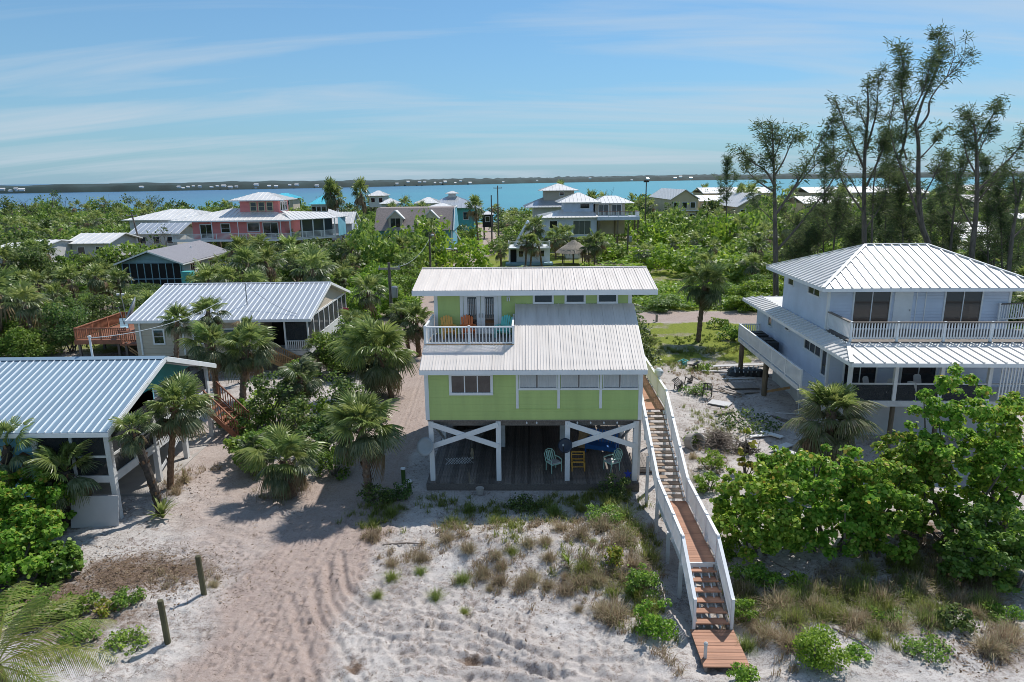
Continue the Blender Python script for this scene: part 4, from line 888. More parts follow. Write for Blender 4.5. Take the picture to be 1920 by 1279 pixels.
b = MB(); b.box(-13, -3.6, .1, 12.2, 1.2, 4.0); b.box(-13, -.6, 3.5, 12.0, 0, 1.2); b.build('wall', 'beige_wall', Ch)
b = MB(); b.prism([(-.12, .3, 3.9), (-.12, 12.0, 3.9), (-.12, 6.15, 5.6)], (.06, 0, 0)); b.build('gable', 'beige_wall', Ch)
b = MB(); b.box(-3.6, 0, .05, 12.2, 1.15, 1.42); b.box(-.06, .02, .1, 12.2, 1.42, 2.2); b.box(-1.6, 0, .04, .09, 1.42, 1.5); b.build('porch_floor', 'white_old', Ch)
for y in [.1+k*1.5 for k in range(9)]: MB().box(-.07, .03, y-.06, y+.06, 2.2, 4.0 if y < .5 or y > 12 else 4.0).build('porch_post', 'white', Ch)
for k in range(8): MB().box(-.03, -.025, .17+k*1.5, 1.53+k*1.5, 2.2, 3.98).build('insect_screen', 'screen', Ch)
b = MB(); b.box(-.05, .01, .1, 12.2, 3.86, 4.0); b.box(-.05, .03, .1, 12.2, 2.16, 2.24); b.build('porch_rail', 'white', Ch)
for x in (-3.6, -1.75): MB().box(x-.06, x+.06, .05, .17, 1.42, 3.95).build('porch_post', 'white', Ch)
railing(Ch, (-1.7, .1, 1.45), (-.05, .1, 1.45), .85, 'white', .14, .06, 1.7)
MB().box(-1.68, -.12, .12, .125, 2.3, 3.9).build('insect_screen', 'screen', Ch)
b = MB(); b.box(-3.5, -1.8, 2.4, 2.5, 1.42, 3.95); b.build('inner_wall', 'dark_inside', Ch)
for u0, u1 in ((-11.6, -10.9), (-8.6, -7.6), (-6.5, -5.5)): window(Ch, 'S', .1, u0, u1, 2.2, 3.2, 1, .1, 'white', 'glass', rows=2)
for x in (-12.6, -9.4, -4.6): MB().box(x-.06, x+.06, .02, .1, 1.3, 3.9).build('wall_trim', 'white', Ch)
for x, y in ((-.2, .3), (-.2, 4), (-.2, 8), (-.2, 12), (-3.4, .3), (-6.5, .3), (-9.5, .3), (-12.5, .3)): MB().box(x-.1, x+.1, y-.1, y+.1, -.3, 1.2).build('stilt', 'wood_pile', Ch)
stairs(Ch, -1.15, -.05, -3.0, 1.42, -.6, .1, 7, 'wood_tan', 'wood_tan', along='x')
for y in (-1.15, -.05): railing(Ch, (-3.0, y, 1.42), (-.6, y, .1), .9, 'wood_tan', .13, .045, 2.4)
b = MB(); b.box(-4.2, -3.0, -1.2, .0, 1.3, 1.42); b.build('stair_landing', 'wood_tan', Ch)
MB().tube([(-5.2, 2.2, 4.6), (-5.2, 2.2, 6.4)], .04, 8).build('service_mast', 'metal_grey', Ch)
# raised brown deck
Dk = thing('sun_deck', 'reddish brown raised sun deck with railings left of the steel-roofed cottage', 'deck', (-35.6, 54.2, 0))
planks(Dk, 'deck_board', 0, 7.0, 0, 7.0, 1.55, 'wood_brown', along='x', width=.16)
MB().box(0, 7, -.05, 0, 1.2, 1.55).build('rim_board', 'wood_brown', Dk); MB().box(-.05, -.002, -.05, 7, 1.2, 1.55).build('rim_board', 'wood_brown', Dk)
railing(Dk, (.05, .05, 1.55), (4.2, .05, 1.55), 1.0, 'wood_brown', .15, .06, 2.0, capw=.14); railing(Dk, (.05, .2, 1.55), (.05, 6.9, 1.55), 1.0, 'wood_brown', .15, .06, 2.2, capw=.14); railing(Dk, (.2, 6.9, 1.55), (6.9, 6.9, 1.55), 1.0, 'wood_brown', .15, .06, 2.2, capw=.14)
railing(Dk, (4.3, -.9, 1.45), (6.0, -.9, 1.45), 1.0, 'wood_brown', .15, .06, 1.7, capw=.14)
b = MB(); b.box(4.2, 6.1, -1.0, 0, 1.3, 1.45); b.build('stair_landing', 'wood_brown', Dk)
stairs(Dk, -1.0, .0, 6.1, 1.45, 8.2, .1, 7, 'wood_brown', 'wood_brown', along='x'); railing(Dk, (6.1, -.95, 1.45), (8.2, -.95, .1), 1.0, 'wood_brown', .15, .06, 2.1, capw=.14)
for x, y in ((.2, .2), (3.4, .2), (6.8, .2), (.2, 3.5), (3.4, 3.5), (4.6, -.8), (6.0, -.8), (.2, 6.8), (3.4, 6.8), (6.8, 6.8)): MB().box(x-.09, x+.09, y-.09, y+.09, -.3, 1.5).build('stilt', 'wood_dark', Dk)
b = MB(); b.beam((3.5, .2, 1.2), (4.8, .2, .2), .06, .12); b.beam((4.7, -.8, 1.2), (6.0, -.8, .2), .06, .12); b.build('cross_brace', 'wood_tan', Dk)
t = thing('picnic_table', 'pale table top standing on the brown sun deck', 'table', (-31.6, 58.4, 1.55)); MB().box(-1.0, 1.0, -.5, .5, .7, .75).build('tabletop', 'white_old', t)
for sx in (-.8, .8):
    for sy in (-.4, .4): MB().box(sx-.04, sx+.04, sy-.04, sy+.04, 0, .7).build('leg', 'white_old', t)
t = thing('satellite_dish', 'large pale grey tilted satellite dish above the brown sun deck', 'satellite dish', (-31.7, 56.2, 3.5), R(-62))
b = MB(); prof = [(0, 0), (.5, .04), (1.0, .16), (1.25, .26), (1.25, .23), (1.0, .13), (.5, .01), (0, -.03)]; b.lathe(prof, 24); Mx = Matrix.Rotation(R(64), 4, 'X'); b.v = [tuple(Mx @ Vector(p)) for p in b.v]; b.build('reflector', 'dish_grey', t, smooth=True)
MB().tube([(0, .1, -.1), (0, .15, -1.95)], .07, 8).build('mast', 'metal_grey', t); MB().tube([tuple(Mx @ Vector((0, -1.2, .25))), tuple(Mx @ Vector((0, 0, 1.1)))], .03, 6).build('feed_arm', 'metal_grey', t)
t = thing('light_pole', 'thin leaning pole with spotlights above the brown sun deck', 'lamp', (-31.2, 54.6, 1.55)); MB().tube([(0, 0, 0), (-.35, 0, 3.6)], .03, 6).build('pole', 'metal_grey', t)
for dx_ in (-.25, .15): MB().lathe([(0, 0), (.1, .0), (.13, .14), (0, .16)], 8, c=(-.35+dx_, 0, 3.6)).build('spotlight', 'white_old', t)
t = thing('deck_chair', 'dark folded lounge chair on the brown sun deck', 'chair', (-33.4, 57.6, 1.55), R(30)); MB().box(-.3, .3, -.6, .5, .3, .35).build('seat', 'slate_siding', t); b = MB(); b.beam((0, .5, .33), (0, .95, .95), .6, .05); b.build('backrest', 'slate_siding', t)
for sx in (-.25, .25):
    for sy in (-.5, .4): MB().box(sx-.025, sx+.025, sy-.025, sy+.025, 0, .3).build('leg', 'metal_grey', t)
def ordinal(n):
    w1 = ['', 'first', 'second', 'third', 'fourth', 'fifth', 'sixth', 'seventh', 'eighth', 'ninth', 'tenth', 'eleventh', 'twelfth', 'thirteenth', 'fourteenth', 'fifteenth', 'sixteenth', 'seventeenth', 'eighteenth', 'nineteenth']
    if n < 20: return w1[n]
    te = ['', '', 'twenty', 'thirty', 'forty', 'fifty', 'sixty', 'seventy', 'eighty', 'ninety'][n//10]
    return te[:-1]+'ieth' if n % 10 == 0 else te+'-'+w1[n % 10]
# ------------------------------------------------------------------ houses farther back
def stilts(root, xs, ys, z0, z1, m='wood_pile', w=.15):
    for x in xs:
        for y in ys: MB().box(x-w, x+w, y-w, y+w, z0, z1).build('stilt', m, root)
def gable(root, x0, x1, y0, y1, ze, zr, m, spacing=.6, along='x', **k):
    if along == 'x':
        ym = (y0+y1)/2; roof(root, [(x0, y0, ze), (x1, y0, ze), (x1, ym, zr), (x0, ym, zr)], spacing, m, **k); roof(root, [(x1, y1, ze), (x0, y1, ze), (x0, ym+.002, zr), (x1, ym+.002, zr)], spacing, m, **k)
    else:
        xm = (x0+x1)/2; roof(root, [(x0, y1, ze), (x0, y0, ze), (xm, y0, zr), (xm, y1, zr)], spacing, m, **k); roof(root, [(x1, y0, ze), (x1, y1, ze), (xm+.002, y1, zr), (xm+.002, y0, zr)], spacing, m, **k)
# slate-blue cottage with shingle roof
Eh = thing('cottage', 'slate blue cottage with grey shingle gable roof and dark screened porch', 'house', (-48.2, 91, 0))
b = MB(); b.box(-4, 4, .6, 15, .3, 3.5); b.prism([(-4, .5, 3.5), (4, .5, 3.5), (0, .5, 4.95)], (0, .12, 0)); b.build('wall', 'slate_siding', Eh)
b = MB()
for s_ in (-1, 1):
    b.prism([(s_*4.6, -.3, 3.4), (0, -.3, 5.1), (0, 15.6, 5.1), (s_*4.6, 15.6, 3.4)], (0, 0, .12))
b.build('roof', 'shingle_grey', Eh)
b = MB()
for s_ in (-1, 1): b.beam((s_*4.6, -.33, 3.4), (0, -.33, 5.1), .04, .2)
b.box(4.58, 4.62, -.3, 15.6, 3.28, 3.42); b.build('fascia', 'white', Eh)
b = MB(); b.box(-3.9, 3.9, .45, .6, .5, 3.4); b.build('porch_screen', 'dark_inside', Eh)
for k in range(9): MB().box(-3.9+k*.97-.05, -3.9+k*.97+.05, .36, .45, .4, 3.45).build('porch_post', 'slate_siding', Eh)
MB().box(-3.9, 3.9, .35, .44, 1.3, 1.42).build('porch_rail', 'slate_siding', Eh)
for u0 in (3, 5, 9, 11): window(Eh, 'E', 4.0, u0, u0+1.2, 1.8, 3.0, 2, .1)
b = MB(); b.box(4.02, 6.2, 1, 13, 1.2, 1.45); b.box(4.02, 6.2, 1.0, 1.05, 0, 1.2); b.build('side_deck', 'wood_tan', Eh); railing(Eh, (6.1, 1, 1.45), (6.1, 13, 1.45), 1.0, 'wood_grey', .5, .04, 2.5, joined=True); railing(Eh, (4.2, 1, 1.45), (6.1, 1, 1.45), 1.0, 'wood_grey', .5, .04, 2, joined=True)
MB().tube([(1.6, 9, 4.5), (1.6, 9, 5.0)], .09, 8).build('vent_pipe', 'white', Eh)
MB().box(4.3, 5.6, -.6, .6, 0, 2.4).build('shed_wall', 'teal_paint', Eh)

# pink house
Fx, Fy = at(448, 440, 112).x, 112.0
Fh = thing('beach_house', 'coral pink raised house with white roofs, cupola tower and wraparound railing', 'house', (Fx, Fy, 0))
b = MB(); b.box(-7.4, 7.6, 0, 9, 4.9, 7.95); b.build('wall', 'pink_siding', Fh)
b = MB(); b.box(-.4, 6.0, 2.6, 7.5, 8.6, 11.0); b.build('tower_wall', 'pink_siding', Fh)
hip(Fh, -10.4, 9.2, -1.6, 10.6, 7.95, 9.6, -2.5, 3.5, 4.5, .75, 'roof_white', under='white', rib=(.06, .05))
hip(Fh, -1.7, 7.3, 1.3, 8.8, 11.0, 12.2, 2.0, 3.6, 5.0, .75, 'roof_white', under='white', rib=(.06, .05))
b = MB(); b.box(-1.7, 7.3, 1.28, 1.3, 10.85, 11.02); b.box(-10.4, 9.2, -1.62, -1.6, 7.75, 7.97); b.build('fascia', 'white', Fh)
for u0 in (1.4, 2.75, 4.1): window(Fh, 'S', 2.6, u0, u0+.85, 9.3, 10.6, 1, .14, 'cream_wall', 'glass', rows=2)
for u0 in (3.4, 4.6, 5.8): window(Fh, 'E', 6.0, u0, u0+.8, 9.3, 10.6, 1, .14, 'white', 'glass')
for u0, u1, z0, z1, n_ in ((-6.1, -4.3, 5.1, 7.2, 2), (-2.7, -1.4, 6.0, 7.3, 1), (1.6, 3.4, 6.1, 7.4, 1), (4.1, 6.4, 5.1, 7.4, 2)): window(Fh, 'S', 0, u0, u1, z0, z1, n_, .14, 'white', 'glass', rows=2 if u0 == -2.7 else 1)
b = MB(); b.box(-10.2, 9, -1.7, 0, 4.65, 4.9); b.build('gallery_floor', 'white', Fh); railing(Fh, (-10.1, -1.6, 4.9), (8.9, -1.6, 4.9), 1.0, 'white', .17, .04, 2.4, joined=True)
for x in (-3.6, .6, 7.4, 8.9): MB().box(x-.05, x+.05, -1.65, -1.55, 4.9, 7.9).build('porch_post', 'white', Fh)
stilts(Fh, (-7, -3.5, 0, 3.5, 7.5), (.2, 4.5, 8.8), -.3, 4.65, 'wood_pile', .2)
# right wing with screened porch
roof(Fh, [(9.2, -1.6, 7.95), (15.0, 4.2, 7.95), (13.0, 6.4, 8.9), (6.5, 2.4, 9.1)], .75, 'roof_white', rib=(.06, .05)); roof(Fh, [(15.0, 4.2, 7.95), (15.8, 9.5, 7.95), (12.2, 9.8, 9.0), (13.0, 6.4, 8.9)], .75, 'roof_white', rib=(.06, .05))
b = MB(); b.prism([(8.9, -1.4, 4.65), (14.6, 4.2, 4.65), (15.2, 9.0, 4.65), (8.9, 9, 4.65)], (0, 0, .25)); b.build('porch_floor', 'white', Fh)
railing(Fh, (8.9, -1.4, 4.9), (14.6, 4.2, 4.9), 1.1, 'white', .17, .05, 2.6, joined=True)
for k in range(5): q = Vector((8.9, -1.4, 0)).lerp(Vector((14.6, 4.2, 0)), k/4); MB().box(q.x-.08, q.x+.08, q.y-.08, q.y+.08, 4.9, 7.85).build('porch_post', 'white', Fh)
b = MB(); b.prism([(9.3, 2.5, 4.9), (13.6, 6.4, 4.9), (13.6, 6.5, 4.9), (9.3, 2.6, 4.9)], (0, 0, 3)); b.build('inner_wall', 'glass_grey', Fh)
b = MB(); b.prism([(15.1, 4.4, 4.9), (15.25, 9, 4.9), (15.3, 9, 4.9), (15.15, 4.4, 4.9)], (0, 0, 3.05)); b.build('side_wall', 'blue_siding', Fh)
for k in range(3): q = Vector((10.3, -.2, 0)).lerp(Vector((15, 8, 0)), k/2); b = MB(); b.beam((q.x, q.y, 4.65), (q.x-1.2, q.y+.4, 0), .22, .22); b.build('slanted_stilt', 'wood_grey', Fh)
# brown mansard house with two dormers
Hx = at(778, 430, 118).x
Hh = thing('house', 'brown mansard-roofed house with two pointed dormers and turquoise end wall', 'house', (Hx, 118, 0))
b = MB(); b.prism([(-6.6, -2.2, 5.7), (-6.6, 1.4, 9.3), (-6.6, 6.6, 9.3), (-6.6, 10.2, 5.7)], (13.2, 0, 0)); b.build('roof', 'shingle_brown', Hh)
b = MB(); b.prism([(6.62, -2.2, 5.6), (6.62, 1.4, 9.2), (6.62, 6.6, 9.2), (6.62, 10.2, 5.6)], (.12, 0, 0)); b.box(-6.4, 6.5, -.6, 9, 2.6, 5.68); b.build('wall', 'blue_siding', Hh)
b = MB(); b.beam((6.8, -2.3, 5.65), (6.8, 1.4, 9.35), .12, .25); b.beam((6.8, 1.4, 9.35), (6.8, 6.6, 9.35), .12, .2); b.build('barge_board', 'white', Hh)
for cx in (-3.0, 2.9):
    b = MB(); b.prism([(cx-1.15, -1.6, 5.9), (cx+1.15, -1.6, 5.9), (cx+1.15, -1.6, 7.8), (cx, -1.6, 8.9), (cx-1.15, -1.6, 7.8)], (0, 4, 0)); dm = b.build('dormer', 'beige_wall', Hh)
    b = MB(); b.beam((cx-1.5, -1.7, 7.55), (cx, -1.7, 9.0), .14, .18); b.beam((cx+1.5, -1.7, 7.55), (cx, -1.7, 9.0), .14, .18); b.prism([(cx-1.5, -1.6, 7.6), (cx, -1.6, 9.0), (cx+1.5, -1.6, 7.6), (cx, -1.6, 8.9)], (0, 3.6, 0)); b.build('dormer_roof', 'white_old', dm)
    for s_ in (-.42, .42): MB().box(cx+s_-.36, cx+s_+.36, -1.66, -1.601, 6.0, 7.7).build('pane', 'glass', dm)
b = MB(); b.box(-1.6, 1.6, -2.6, -1.2, 5.3, 5.5); b.build('balcony', 'white_old', Hh); railing(Hh, (-1.6, -2.6, 5.5), (1.6, -2.6, 5.5), .9, 'white', .16, .05, 1.6, joined=True)
for x in (1.0, 3.6, 5.2, 6.4): MB().box(x-.1, x+.1, -1.9, -1.7, 2.6, 5.6).build('porch_post', 'white', Hh)
for u0 in (3.8, -2, -5): window(Hh, 'S', -.6, u0, u0+1.1, 3.4, 5.0, 1, .1)
b = MB(); b.box(-6.5, 7.6, -2.2, -.6, 2.4, 2.6); b.build('porch_floor', 'white_old', Hh); stilts(Hh, (-6, -2, 2, 6.4), (-1.6, 4, 8.5), -.3, 2.4)
b = MB(); b.beam((7.0, -1.5, 5.4), (8.4, 1.0, 2.6), .1, .18); b.build('stair_rail', 'white', Hh)
# small A-frame
Mx0 = at(992, 490, 114).x
Mh = thing('a_frame_house', 'small white A-frame house with railed upper balcony behind palms', 'house', (Mx0, 114, 0))
b = MB(); b.box(-3.3, 3.3, .2, 6, .3, 2.8); b.prism([(-2.0, 1.0, 2.8), (2.0, 1.0, 2.8), (.0, 1.0, 6.3)], (0, .1, 0)); b.build('wall', 'white', Mh)
for s_ in (-1, 1): 
    b = MB(); b.prism([(s_*2.4, .5, 2.7), (0, .5, 6.9), (0, 7.0, 6.9), (s_*2.4, 7.0, 2.7)], (s_*.12, 0, .05)); b.build('roof', 'roof_steel', Mh)
b = MB(); b.box(-3.5, 3.5, -1.4, 1.0, 2.75, 2.95); b.build('balcony', 'white', Mh); railing(Mh, (-3.4, -1.3, 2.95), (3.4, -1.3, 2.95), 1.0, 'white', .2, .06, 1.7, joined=True)
for x in (-3.35, 3.35): railing(Mh, (x, -1.2, 2.95), (x, .9, 2.95), 1.0, 'white', .2, .06, 2, joined=True)
for u0 in (-1.7, .3, 1.8): window(Mh, 'S', .2, u0, u0+.7, 1.3, 2.3, 1, .1)
MB().box(-3.1, -2.1, .1, .19, .4, 2.5).build('door', 'dark_inside', Mh); MB().box(-.5, .5, .9, .99, 3.0, 4.9).build('balcony_door', 'glass', Mh)
b = MB(); b.box(-3.9, 3.9, -2.2, .2, .1, .45); b.build('front_deck', 'slate_siding', Mh); stilts(Mh, (-3.3, 3.3), (-1.2,), 0, 2.75, 'white', .1)
# tiki hut
tk = thing('tiki_hut', 'round thatched tiki hut with grey palm leaf roof beside the A-frame', 'hut', (at(1075, 497, 114).x, 114, 0))
for k in range(3): MB().lathe([(3.0-k*.9, 2.0+k*.55), (2.1-k*.75, 2.75+k*.45), (.25 if k == 2 else 1.2-k*.4, 3.3+k*.35)], 22).build('thatch_layer', 'thatch', tk)
b = MB()
for k in range(70):
    a = k*2*math.pi/70+random.uniform(-.03, .03); r_ = random.uniform(2.8, 3.35); b.add([(2.4*math.cos(a-.06), 2.4*math.sin(a-.06), 2.55), (2.4*math.cos(a+.06), 2.4*math.sin(a+.06), 2.55), (r_*math.cos(a), r_*math.sin(a), random.uniform(1.5, 1.9))], [(0, 1, 2)])
b.build('thatch_fringe', 'thatch', tk, recalc=False); MB().tube([(0, 0, 0), (0, 0, 3.8)], .14, 8).build('centre_post', 'wood_pile', tk); stilts(tk, (-1.7, 1.7), (-1.7, 1.7), 0, 2.3, 'wood_pile', .08)
# white house with corner balcony
Lx = at(1100, 400, 136).x
Lh = thing('house', 'white two-storey house with stepped white roofs and big corner balcony', 'house', (Lx, 136, 0))
b = MB(); b.box(-8.6, 2.0, 0, 9, 2.6, 6.5); b.box(-4.3, 1.6, 2.5, 9, 6.5, 9.4); b.build('wall', 'shade_blue_siding', Lh)
b = MB(); b.box(2.0, 8.0, 3, 10, 3.0, 9.0); b.build('right_wall', 'beige_wall', Lh)
hip(Lh, -9.4, 2.4, -1.0, 10, 6.5, 8.0, -3.5, 1.0, 4.5, .8, 'roof_white', rib=(.07, .06))
hip(Lh, -5.6, 3.0, 1.2, 10.5, 9.3, 11.1, -1.4, -.9, 5.5, .8, 'roof_white', rib=(.07, .06)); hip(Lh, 1.5, 9.6, 1.5, 10.5, 9.1, 10.4, 4.2, 6.6, 6, .8, 'roof_white', rib=(.07, .06))
window(Lh, 'S', 2.5, -1.0, .8, 8.1, 9.0, 1, .1); window(Lh, 'S', 0, -7.2, -5.8, 4.4, 5.8, 1, .1); window(Lh, 'S', 0, -2.6, .8, 3.2, 5.8, 3, .1, glass='glass_grey')
b = MB(); b.box(2.0, 10.2, -1.2, 3, 5.9, 6.6); b.build('balcony', 'shade_blue_siding', Lh); railing(Lh, (2.1, -1.1, 6.6), (10.1, -1.1, 6.6), 1.0, 'white', .25, .06, 2, joined=True, cap='wood_brown'); railing(Lh, (10.1, -1, 6.6), (10.1, 3, 6.6), 1.0, 'white', .25, .06, 2, joined=True, cap='wood_brown')
for u0 in (5.4, 2.8): window(Lh, 'S', 3, u0, u0+1.8, 6.7, 8.7, 2, .1, glass='glass_grey')
stilts(Lh, (2.4, 6, 10), (-.8, 3), -.3, 5.9); stilts(Lh, (-8.2, -4, 0), (.3, 4.5, 8.5), -.3, 2.6)
# shingle-grey tower house near the shore
Kh = thing('house', 'pale roofed house with square grey tower beside the bay', 'house', (at(1045, 380, 178).x, 178, 0))
b = MB(); b.box(-6, 8, 1, 12, 0, 7.0); b.build('wall', 'grey_wall', Kh); b = MB(); b.box(-3.3, 4.6, 3.5, 9.5, 7.5, 11.0); b.build('tower_wall', 'beige_wall', Kh)
hip(Kh, -8.5, 9.5, -.8, 13.5, 6.8, 9.4, -2.5, 4, 6.5, .9, 'roof_steel', rib=(.08, .06)); hip(Kh, -4.6, 5.8, 2.3, 10.8, 10.9, 12.6, .4, .8, 6.5, .9, 'roof_white', rib=(.08, .06))
window(Kh, 'S', 3.5, .9, 1.9, 9.6, 10.5, 1, .1)
# turquoise hip house with lantern
Jh = thing('house', 'turquoise walled house with broad grey hip roof and small roof lantern', 'house', (at(845, 385, 168).x, 168, 0))
b = MB(); b.box(-5.6, 5.6, 0, 11, 0, 7.3); b.build('wall', 'teal_paint', Jh); hip(Jh, -7.2, 7.2, -1.5, 12.5, 7.3, 9.9, -1.0, 1.0, 5.5, .9, 'roof_steel', rib=(.08, .06))
b = MB(); b.box(-.9, .9, 4.6, 6.4, 9.6, 10.6); b.build('lantern', 'grey_wall', Jh); hip(Jh, -1.6, 1.6, 3.9, 7.1, 10.6, 11.2, -.05, .05, 5.5, .9, 'roof_white', rib=(.05, .04))
for u0 in (-4, 0, 3): window(Jh, 'S', 0, u0, u0+1.2, 4.5, 6.2, 1, .1)
def small_house(name, label, px, py_eave, Y, wpx, hpx, wallm, roofm, d=8, pitch=.35, wins=2, spacing=1.0, kind='hip', base=0, wall_drop=3.0, group=None):
    e = at(px, py_eave, Y); W = wpx*mpp(Y, e.z); Hr = hpx*mpp(Y, e.z); t = thing(name, label, 'house', (e.x, Y, 0), 0, group)
    ze = e.z; ov = min(1.0, W*.1)
    if kind == 'hip': hip(t, -W/2, W/2, -.8, d+.8, ze, ze+Hr, -W/2+min(W*.45, d*.5), W/2-min(W*.45, d*.5), d/2, spacing, roofm, rib=(.07, .06))
    else: gable(t, -W/2, W/2, -.8, d+.8, ze, ze+Hr, roofm, spacing, rib=(.07, .06))
    zb = max(0, ze-wall_drop); b = MB(); b.box(-W/2+ov, W/2-ov, 0, d, zb, ze)
    if kind != 'hip':
        for x in (-W/2+ov, W/2-ov-.1): b.prism([(x, 0, ze), (x, d, ze), (x, d/2, ze+Hr*.9)], (.1, 0, 0))
    b.build('wall', wallm, t)
    if zb > .3: stilts(t, (-W/2+ov+.3, W/2-ov-.3), (.3, d-.3), -.2, zb)
    for k in range(wins):
        u = -W/2+ov+(W-2*ov)*(k+.5)/wins; window(t, 'S', 0, u-.5, u+.5, ze-1.7, ze-.6, 1, .1)
    return t
small_house('house', 'long white hipped roof left of the pink house', 312, 412, 128, 160, 17, 'grey_wall', 'roof_white', 12, wins=3)
small_house('house', 'grey walled house with pale gable roof behind the bare tree', 292, 438, 118, 96, 17, 'grey_wall', 'roof_steel', 8, kind='gable', wins=3, wall_drop=4.5)
small_house('house', 'white roof half hidden in the palm thicket', 168, 456, 104, 86, 15, 'grey_wall', 'roof_white', 8, kind='gable')
small_house('house', 'small white roof corner between palms left of the thicket roof', 62, 462, 98, 50, 8, 'grey_wall', 'roof_white', 7, kind='gable', wins=1)
small_house('house', 'flat white roof at the left edge behind palms', 8, 466, 98, 40, 6, 'grey_wall', 'roof_white', 7, kind='gable', wins=1)
small_house('shed', 'white roofed shed right of the pink house', 640, 419, 124, 48, 20, 'shade_blue_siding', 'roof_white', 5, kind='gable', wins=1)
small_house('house', 'turquoise roofed pale blue house on the bay shore', 602, 383, 180, 46, 16, 'shade_blue_siding', 'roof_turq', 8, wins=4)
small_house('pavilion', 'turquoise roofed pavilion behind the pink tower', 528, 372, 190, 52, 9, 'beige_wall', 'roof_turq', 6, wins=2)
small_house('house', 'white hipped pavilion roof right of the tall palms', 706, 367, 185, 36, 9, 'grey_wall', 'roof_white', 6, wins=2)
small_house('house', 'small white hipped roof below the white pavilion', 728, 382, 170, 32, 9, 'grey_wall', 'roof_white', 6, wins=1)
small_house('house', 'white hipped roof left of the turquoise house', 800, 381, 166, 48, 10, 'grey_wall', 'roof_white', 8, wins=2)
small_house('house', 'low white roof just behind the brown mansard', 826, 389, 140, 56, 7, 'teal_paint', 'roof_white', 6, wins=1)
small_house('kiosk', 'small white open hut at the end of the sand road', 914, 402, 165, 24, 5, 'dark_inside', 'roof_white', 3, wins=1)
small_house('shed', 'tall white shed behind the tiki hut', 1075, 466, 122, 34, 6, 'white', 'roof_white', 4, wins=0, wall_drop=4.5)
# condominiums on the right
def condo(label, px, py_eave, Y, wpx, hpx, d, gable_front=False, wins=4, storeys=2):
    e = at(px, py_eave, Y); W = wpx*mpp(Y, e.z); Hr = hpx*mpp(Y, e.z); t = thing('condominium', label, 'building', (e.x, Y, 0), 0, 'condominiums by the bay'); ze = e.z
    if gable_front: gable(t, -W/2, W/2, -.6, d, ze, ze+Hr, 'roof_white', 1.5, 'y', rib=(.08, .06))
    else: gable(t, -W/2, W/2, -.6, d+.6, ze, ze+Hr, 'roof_white', 2.0, 'x', rib=(.08, .06))
    b = MB(); b.box(-W/2+.4, W/2-.4, 0, d-.1, 0, ze)
    if gable_front: b.prism([(-W/2+.4, 0, ze), (W/2-.4, 0, ze), (0, 0, ze+Hr*.93)], (0, d-.2, 0))
    b.build('wall', 'cream_wall', t)
    for s_ in range(storeys):
        for k in range(wins):
            u = -W/2+.6+(W-1.2)*(k+.5)/wins; window(t, 'S', 0, u-.55, u+.55, ze-2.0-s_*2.8, ze-.7-s_*2.8, 1, .12)
    b = MB(); b.box(-W/2+.2, W/2-.2, -.5, 0, ze-2.75, ze-2.55); b.build('floor_band', 'white', t)
condo('cream condominium with stepped gable front at the edge of the bay', 1284, 374, 168, 56, 18, 26, True, 3)
condo('long white roofed condominium wing behind the stepped gable', 1382, 362, 200, 130, 10, 12, False, 9)
condo('cream condominium with rounded gable left of the first pine trunk', 1420, 388, 165, 80, 24, 24, True, 4)
condo('low white roofed condominium between the two gabled fronts', 1345, 377, 185, 70, 10, 10, False, 5)
condo('long white roofed condominium behind the middle pines', 1590, 361, 200, 150, 10, 12, False, 10)
condo('pale condominium behind the second pine trunk', 1560, 381, 172, 110, 12, 12, False, 7)
condo('white roofed condominium right of the tallest pine', 1700, 362, 200, 90, 9, 12, False, 6)
condo('long low white condominium at the right edge of the bay', 1885, 378, 180, 125, 12, 12, False, 8)
condo('far white roofed condominium near the right pine trunk', 1840, 356, 230, 90, 9, 12, False, 5)
for k, (px, py, wp) in enumerate(((1835, 424, 85), (1855, 434, 95), (1845, 446, 85), (1852, 458, 70), (1835, 470, 60), (1905, 410, 60))):
    e = at(px, py, 110); t = thing('carport', ['topmost', 'second', 'third', 'fourth', 'nearest', 'rightmost'][k]+' of the long low white carport roofs among the pines', 'carport', (e.x, 110-k*4, 0), R(8), 'white carport roofs'); W = wp*mpp(110)
    e = at(px, py, 110-k*4); t.location = (e.x, 110-k*4, 0)
    roof(t, [(-W/2, 0, e.z), (W/2, 0, e.z), (W/2, 1.6, e.z+.55), (-W/2, 1.6, e.z+.55)], 1.2, 'roof_white', rib=(.05, .05)); stilts(t, (-W/2+.3, 0, W/2-.3), (.3, 1.3), 0, e.z, 'wood_pile', .07)
